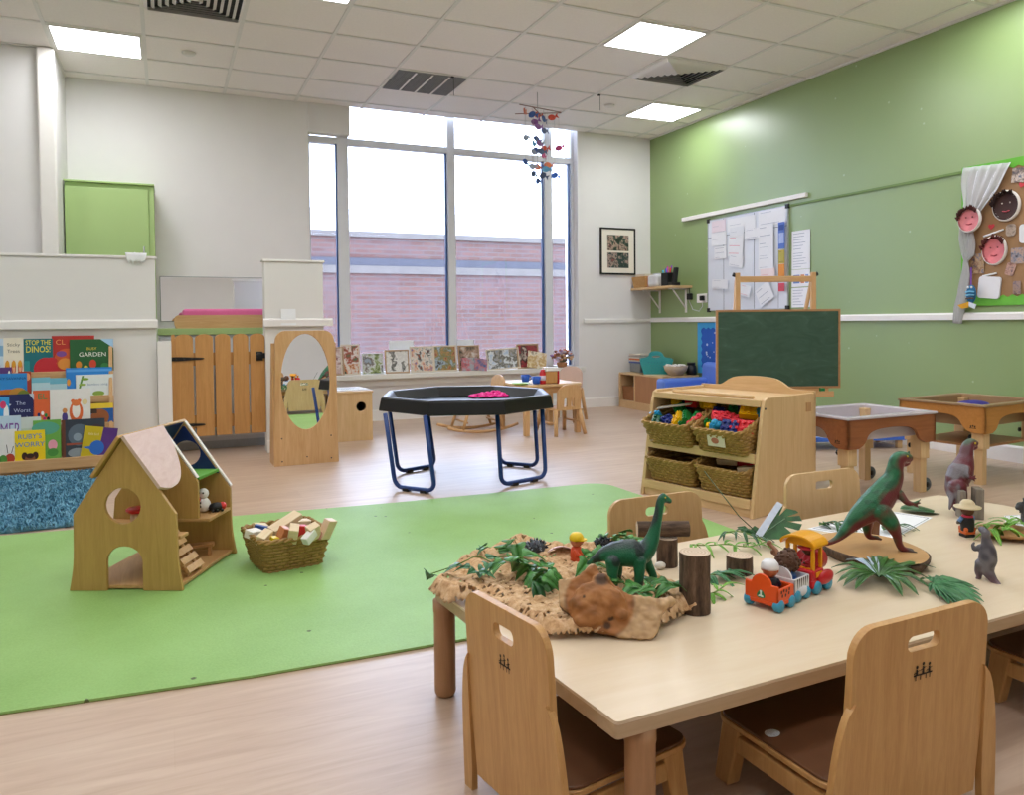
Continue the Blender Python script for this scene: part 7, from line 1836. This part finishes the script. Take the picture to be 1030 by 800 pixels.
# --- small grey dinosaur seen from behind
f = Fig(990, 584, TZ_)
f.limb([(1007, 592, 1.0, -.05), (1001, 589, 1.9, -.036), (996, 582, 3.6, -.016), (993, 573, 6.4), (993.5, 563, 8.6), (993.5, 554, 7.8), (992.5, 546, 5.2), (991.5, 540, 4.0), (991, 535.5, 4.2), (990, 533.5, 3.2, .012)], 16)
f.limb([(988, 568, 5.4, .006), (986.5, 576, 3.6, .010), (987, 581.5, 2.4, .008), (986.5, 583.6, 2.2, .012)])
f.limb([(998, 569, 5.4, .010), (1000, 577, 3.6, .016), (999, 582, 2.4, .012), (998.5, 583.6, 2.2, .02)])
f.limb([(988, 551, 2.8, .010), (984, 554.5, 2.0, .016), (982.8, 550, 1.6, .018), (984, 548, 1.2, .018)])
f.limb([(998, 551, 2.8, .012), (1000.5, 555, 2.0, .022), (1000, 552, 1.5, .028)])
def p_gry(co, no):
    n1 = noise.noise(co*50); c = mixc(lin('#4c4a52'), lin('#77747a'), smooth01(.5+n1)); return mixc(c, lin('#7a4a54'), smooth01((.04-co.z)/.05)*.5)
t = f.build('toy_dinosaur', 'small grey dinosaur seen from behind at the right of the table', p_gry, 0, .0018)
# --- dark spiky toy cut by the right edge
f = Fig(1034, 519, TZ_+.03)
f.ball(1034, 512, 8, 8, 7).limb([(1030, 512, 5), (1026, 508, 3.4), (1023.5, 511, 2.2)])
for k in range(14): a = k*.45; f.limb([(1034, 511, 3, 0), (1034+10*math.cos(a), 511-9*math.sin(a), .9, .012*math.sin(k*2))])
f.limb([(1030, 516, 3), (1029, 525, 2)]).limb([(1038, 516, 3), (1039, 525, 2)])
t = f.build('toy_dinosaur', 'dark spiky toy animal cut by the right edge of the picture', lambda co, no: mixc(lin('#33363c'), lin('#666a70'), smooth01(noise.noise(co*80)+.4)), 0, .0022)

# ================================================================ toy train
TO = PZ(774, 609, TZ_); TD = PZ(809, 587, TZ_)-TO; ta = math.atan2(TD.y, TD.x)-.10
def tl(x, y=0, z=0): return T(TO.x, TO.y, TZ_) @ RZ(ta) @ Vector((x, y, z))
WHB = col('#3f9cc0', .35, .04, name='sky_blue_wheels')
def car(name, label, x, rz=0):
    p = tl(x); t = thing(name, label, 'toy train', p, ta+rz, 'three coupled cars of the toy train'); return t
def wheels(t, L, W, r=.0145):
    for x in (-L, L):
        for y in (-W, W): MB().lathe([(0, -.009), (r*.8, -.009), (r, -.005), (r, .005), (r*.8, .009), (0, .009)], 22, M=T(x, y, r) @ RX(PI/2)).build('wheel', WHB, t)
OR = col('#e4551b', .32, .03, name='orange_plastic'); RDP = col('#c8232c', .3, .03, name='red_plastic'); YE = col('#eba51c', .32, .03, name='yellow_plastic'); WHP = col('#dfe0e4', .32, .02, name='white_plastic')
# orange carriage
t = car('toy_carriage', 'orange toy carriage with a green triangle badge, last of the train', .0)
W2, L2 = .042, .036
q = MB().box(-L2, L2, -W2, W2, .012, .022); q.box(-L2, -L2+.007, -W2, W2, .02, .060); q.box(L2-.007, L2, -W2, W2, .02, .052); q.box(-L2, L2, -W2, -W2+.007, .02, .052); q.box(-L2, L2, W2-.007, W2, .02, .052)
q.build('body', OR, t, bevel=.004, seg=3)
MB().prism(arc(0, .056, .024, 0, PI, 14), .007, M=frame((-L2+.0075, 0, 0), (0, 1, 0), (0, 0, 1), (1, 0, 0)) @ T(0, 0, -.0075+.0002)).build('arched_back', OR, t, bevel=.002)
q = MB(); tri = [(p.x, p.y) for p in chaikin([(-.015, .026, 0), (.015, .026, 0), (0, .050, 0)], 2, True)]
A = frame((-L2-.0004, 0, 0), (0, -1, 0), (0, 0, 1), (-1, 0, 0)); q.prism(tri, .0008, M=A); q.flat([(-.002, .030), (.002, .030), (.002, .040), (-.002, .040)], 1, A @ T(0, 0, .001)); q.flat([(-.007, .029), (.007, .029), (.005, .033), (-.005, .033)], 1, A @ T(0, 0, .0011)); q.flat(ell(0, .041, .003, .003, 10), 1, A @ T(0, 0, .0012))
fixn(q.build('badge', [col('#1e7a44', .4), col('#d8e8dc', .4)], t))
q = MB()
A = frame((0, -W2-.0004, 0), (1, 0, 0), (0, 0, 1), (0, -1, 0))
for k, (x, z) in enumerate(((-.022, .045), (-.012, .047), (0, .044), (.012, .046), (-.018, .036), (-.004, .035), (.010, .037))): q.flat([(p.x, p.y) for p in chaikin([(x-.003, z-.003, 0), (x+.003, z-.004, 0), (x+.004, z+.003, 0), (x-.002, z+.004, 0)], 1, True)], 0, A)
q.build('markings', col('#4a2014', .5), t); wheels(t, .024, .036)
# white zebra-striped truck
t = car('toy_carriage', 'white toy truck with black zebra stripes in the middle of the train', .083)
q = MB().box(-.034, .034, -.036, .036, .012, .024); q.box(-.034, -.028, -.036, .036, .022, .055); q.box(.028, .034, -.036, .036, .022, .055); q.box(-.034, .034, -.036, -.030, .022, .055); q.box(-.034, .034, .030, .036, .022, .055); q.ball((.0, -.030, .022), .03, .012, .014)
q.build('body', WHP, t, bevel=.004, seg=3)
q = MB(); A = frame((0, -.0365, 0), (1, 0, 0), (0, 0, 1), (0, -1, 0))
for k in range(6): x = -.022+.009*k; q.flat([(x-.0025, .054), (x+.0025, .054), (x+.0008, .034+.004*(k % 2)), (x-.0005, .030+.004*(k % 2))], 0, A)
q.build('stripes', BLACK, t); MB().prism(arc(0, .052, .026, 0, PI, 14), .006, M=frame((-.032, 0, 0), (0, 1, 0), (0, 0, 1), (1, 0, 0))).build('seat_back', WHP, t, bevel=.002); wheels(t, .021, .031)
# red engine
t = car('toy_engine', 'red toy engine with an arched yellow cab at the front of the train', .172)
q = MB().box(-.046, .056, -.040, .040, .014, .036); q.box(-.046, .012, -.038, .038, .034, .058); q.build('body', RDP, t, bevel=.006, seg=3)
MB().tube([(.0, 0, .066), (.050, 0, .064)], [.030, .027], 24).ball((.050, 0, .064), .012, .027, .027).build('boiler', RDP, t)
for y in (-.040, .040): MB().ball((.012, y, .034), .036, .012, .017).build('wheel_arch', RDP, t)
A = frame((-.032, 0, 0), (0, 1, 0), (0, 0, 1), (1, 0, 0))
for x in (-.036, .0):
    MB().prism([(-.036, .055), (.036, .055), (.036, .115)]+arc(0, .115, .036, 0, PI, 12, .016)[1:], .007, [[(-.028, .060), (-.028, .112), (.028, .112), (.028, .060)]], M=frame((x, 0, 0), (0, 1, 0), (0, 0, 1), (1, 0, 0))).build('cab_frame', YE, t, bevel=.002)
q = MB(); rf = arc(0, .114, .046, .15, PI-.15, 14, .024); inn_ = [(x*.94, z-.006) for x, z in rf][::-1]
fixn(q.prism(rf+inn_, .066, M=frame((-.048, 0, 0), (0, 1, 0), (0, 0, 1), (1, 0, 0))).build('cab_roof', YE, t, bevel=.002))
q = MB().box(-.03, -.002, -.0398, -.0385, .040, .052); q.build('name_plate', YE, t)
wheels(t, .026, .036, .016); MB().lathe([(.008, 0), (.010, .02), (.014, .026), (.012, .03), (0, .03)], 14, M=T(.036, 0, .088)).build('chimney', YE, t)
# the riders
SK_D, SK_L = col('#5a3420', .5, .03), col('#c98a64', .5, .03)
def toy_person(label, p, rz, skin, top, legs, hat=None, hatc=None, sc=1.0, group=None, hair=None, brim=False, seated=True):
    t = thing('toy_figure', label, 'toy figure', p, rz, group); S = SCL(sc, sc, sc)
    q = MB().lathe([(0, 0), (.017, 0), (.018, .004), (.018, .030), (.014, .042), (.006, .046), (0, .046)], 20, M=S)
    for s in (-1, 1): q.tube([S @ Vector((0, s*.015, .038)), S @ Vector((.008, s*.020, .026)), S @ Vector((.018, s*.014, .020))], [.006*sc, .0055*sc, .0045*sc], 10)
    organic('body', q, .0018*sc, [col(top, .4, .03)], t, None, 0, 2)
    q = MB()
    for s in (-1, 1): q.ball(S @ Vector((.020, s*.013, .019)), .0048*sc)
    q.build('hands', skin, t)
    MB().box(-.015*sc, .017*sc, -.0165*sc, .0165*sc, -.001, .013*sc).build('legs', col(legs, .4), t, bevel=.004)
    q = MB().ball(S @ Vector((0, 0, .060)), .0185*sc, .0175*sc, .0185*sc).ball(S @ Vector((.0185, 0, .058)), .003*sc)
    for s in (-1, 1): q.ball(S @ Vector((0, s*.0175, .059)), .0035*sc, .0025*sc, .005*sc)
    h = q.build('head', skin, t)
    q = MB()
    for s in (-1, 1): q.ball(S @ Vector((.0165, s*.007, .063)), .0018*sc, None, None, 8, 6)
    q.tube([S @ Vector((.0165, -.005, .053)), S @ Vector((.0178, 0, .0515)), S @ Vector((.0165, .005, .053))], .0007*sc, 5); q.build('face', BLACK, h)
    if hair: MB().ball(S @ Vector((-.003, 0, .066)), .0195*sc, .019*sc, .016*sc).build('hair', col(hair, .7), t)
    if hatc:
        q = MB()
        if brim: q.lathe([(.034, .066), (.035, .069), (.020, .0685), (.0185, .080), (.012, .087), (0, .088)], 24, M=S @ SCL(1, 1, 1))
        else: q.lathe([(.020, .062), (.0205, .066), (.019, .074), (.013, .0815), (0, .083)], 24, M=S).prism(ell(.012, 0, .018, .015, 20), .003, M=S @ T(0, 0, .063))
        q.build('hat', col(hatc, .45, .03), t)
    return t
toy_person('toy figure in dark blue with a white cap riding in the orange carriage', tl(.002, 0, .0225), ta+.35, col('#b8724c', .5), '#1c2233', '#1c2233', True, '#e4e4e6')
t = toy_person('toy driver figure in red with a red brimmed hat in the yellow cab', tl(.152, -.014, .0585), ta+PI*.8, SK_D, '#b82834', '#b82834', True, '#c8303c', .70, None, None, True)
# curly brown lion-like rider reaching forward
c = tl(.082, 0, .0245); t = thing('toy_animal', 'brown curly maned toy animal with a raised arm riding in the white truck', 'toy animal', c, ta)
q = MB().lathe([(0, 0), (.018, 0), (.019, .03), (.012, .044), (0, .046)], 18); organic('body', q, .002, [col('#2f5a9c', .4)], t, None, 0, 1)
q = MB().ball((0, 0, .062), .026, .026, .026); rn = random.Random(5)
for k in range(90):
    v_ = Vector((rn.gauss(0, 1), rn.gauss(0, 1), rn.gauss(0, 1))).normalized(); q.ball(Vector((0, 0, .062))+v_*.026, .0045, None, None, 6, 5)
q.build('mane', col('#5e4436', .8, .15, 80), t); MB().ball((.020, 0, .060), .012, .014, .014).build('muzzle', col('#a8714a', .6), t)
q = MB().tube([(.0, .016, .050), (.018, .040, .072), (.026, .062, .082)], [.007, .0055, .005], 12).ball((.027, .064, .084), .007); q.build('arm', col('#8a5a3c', .5), t)
q = MB().tube([(.0, .016, .046), (.018, .034, .058), (.022, .050, .064)], [.006, .005, .0045], 12).ball((.023, .052, .065), .006); q.build('arm', col('#8a5a3c', .5), t)
# cowboy on the table
p = PZ(973, 540, TZ_); t = toy_person('toy cowboy figure with a cream hat, black waistcoat and orange trousers', (p.x, p.y, TZ_+.018), -YAW+PI/2+.15, SK_D, '#1b1b1e', '#d0642c', True, '#d9c8a0', 1.06, None, None, True)
q = MB().box(-.014, .016, -.0165, .0165, -.018, -.008); q.build('boots', BLACK, t, bevel=.003); MB().box(-.0145, .0165, -.0165, .0165, -.008, .0).build('trousers', col('#d0642c', .45), t, bevel=.002)
MB().lathe([(.0135, .040), (.0165, .043), (.0135, .048)], 18).build('scarf', col('#c82f4c', .5), t)
q = MB()
for s_ in (-1, 1): q.tube([(0, s_*.0165, .041), (.006, s_*.0225, .028)], [.0066, .0062], 10)
q.build('sleeves', col('#6a94cc', .5), t); MB().lathe([(.0182, .011), (.0188, .015), (.0182, .019)], 18).build('belt', col('#6a86b8', .5), t)
# rider on the fibre mat
p = on_net(580, 566, 0); toy_person('toy figure in orange with a yellow helmet on the fibre mat', (p.x, p.y, p.z+.002), -YAW-.4, col('#d0805c', .5), '#d2502c', '#d2502c', True, '#e8c41c', .95)
# weathered wood block with a slot
p = PZ(978, 523, TZ_); s = SC(p); GREYW = wood('#6f665c', '#948a7e', 3, 'z', .7, 'weathered_grey_wood', 8)
q = MB(); w2 = 11*s; pts = [(-w2, 0), (w2, 0), (w2, 31*s), (w2*.30, 31*s), (w2*.30, 13*s), (-w2*.45, 13*s), (-w2*.45, 28*s), (-w2, 28*s)]
o = q.prism(pts, .05, M=T(0, .05, 0) @ UPRIGHT).build('wood_block', GREYW, None, (p.x, p.y, TZ_+.0005), -YAW-.25, .003); tag(o, 'grey weathered wood block with a square notch behind the cowboy', 'wood block')
p = PZ(899, 540, TS); o = MB().hexa([(-.018, -.01, 0), (.018, -.01, 0), (.018, .01, 0), (-.018, .01, 0)], [(.0, -.008, .05), (.024, -.008, .062), (.024, .008, .062), (.0, .008, .05)]).build('wood_chip', wood('#6e4428', '#8a5a38', 3, 'z', .6, 'dark_wood_chip'), None, (p.x+.02, p.y+.09, TZ_+.001), 0, .002); tag(o, 'dark brown wood chip standing behind the legs of the green dinosaur', 'wood chip')
# shell, egg and dark speckled lump on the mat
p = on_net(565, 557, .004); t = thing('shell', 'pale pink shell with brown streaks on the fibre mat', 'shell', p, -YAW)
q = MB(); vs = []; N = 24
for i in range(9):
    for k in range(N+1): a = PI*k/N; r = i/8; w_ = 1+.05*math.cos(k*PI*.9); vs.append((.038*r*math.cos(a)*w_, .034*r*math.sin(a)*w_-.008, .016*(1-r*r)+.004))
q.add(vs, [(i*(N+1)+k, i*(N+1)+k+1, (i+1)*(N+1)+k+1, (i+1)*(N+1)+k) for i in range(8) for k in range(N)], 0, True)
m, nt, b = nodes('pink_shell'); f_ = noise_tex(nt, tex_coord(nt, 'Object', (90, 30, 30)), 1.3, 3); nt.links.new(ramp(nt, f_, [(.45, '#e2c4bc'), (.6, '#dcb4a8'), (.68, '#a8683c')]), b.inputs['Base Color']); b.inputs['Roughness'].default_value = .35
o = q.build('valve', m, t); o.modifiers.new('thickness', 'SOLIDIFY').thickness = .002
p = on_net(664, 573, .0); o = MB().ball((0, 0, .010), .016, .012, .010).build('pebble', col('#dcd6cc', .5, .03), None, p); tag(o, 'smooth white pebble beside the long necked dinosaur', 'pebble')
def lump(u, v, r, label, cs, seed):
    p = on_net(u, v, 0); q = MB(); rn = random.Random(seed); q.ball((0, 0, r*.7), r, r*.8, r*.7)
    for k in range(60):
        v_ = Vector((rn.gauss(0, 1), rn.gauss(0, 1), abs(rn.gauss(0, 1)))).normalized(); c_ = Vector((0, 0, r*.7))+Vector((v_.x*r, v_.y*r*.8, v_.z*r*.7)); q.tube([c_, c_+v_*r*.3], [r*.10, r*.03], 5, mat=k % 2)
    return tag(q.build('spiky_toy', [col(cs[0], .5), col(cs[1], .5)], None, p, 0), label, 'toy')
lump(539, 558, .028, 'dark and silvery spiky lump among the ivy leaves', ('#3a4048', '#98a4b0'), 2); lump(607, 553, .024, 'black spiky lump behind the tail of the long necked dinosaur', ('#25282e', '#4a4e56'), 3)
p = PZ(684, 605, TZ_)
# frayed bark bits at the right end of the driftwood
q = MB(); rn = random.Random(17)
for k in range(26):
    a = rn.uniform(-.6, 1.2); l = rn.uniform(.015, .04); x, y, z = rn.uniform(-.03, .02), rn.uniform(-.012, .012), rn.uniform(.004, .035)
    q.tube([(x, y, z), (x+l*.6*math.cos(a), y+rn.uniform(-.008, .008), z+l*.5*math.sin(a)), (x+l*math.cos(a), y+rn.uniform(-.01, .01), max(.003, z+l*math.sin(a)*.6))], [.006, .005, .0015], 6)
p = PZ(684, 617, TZ_); o = q.build('bark_fibre', FIBRE, None, (p.x, p.y, TZ_), -YAW); tag(o, 'frayed tuft of dry bark between the driftwood and the upright log', 'bark')
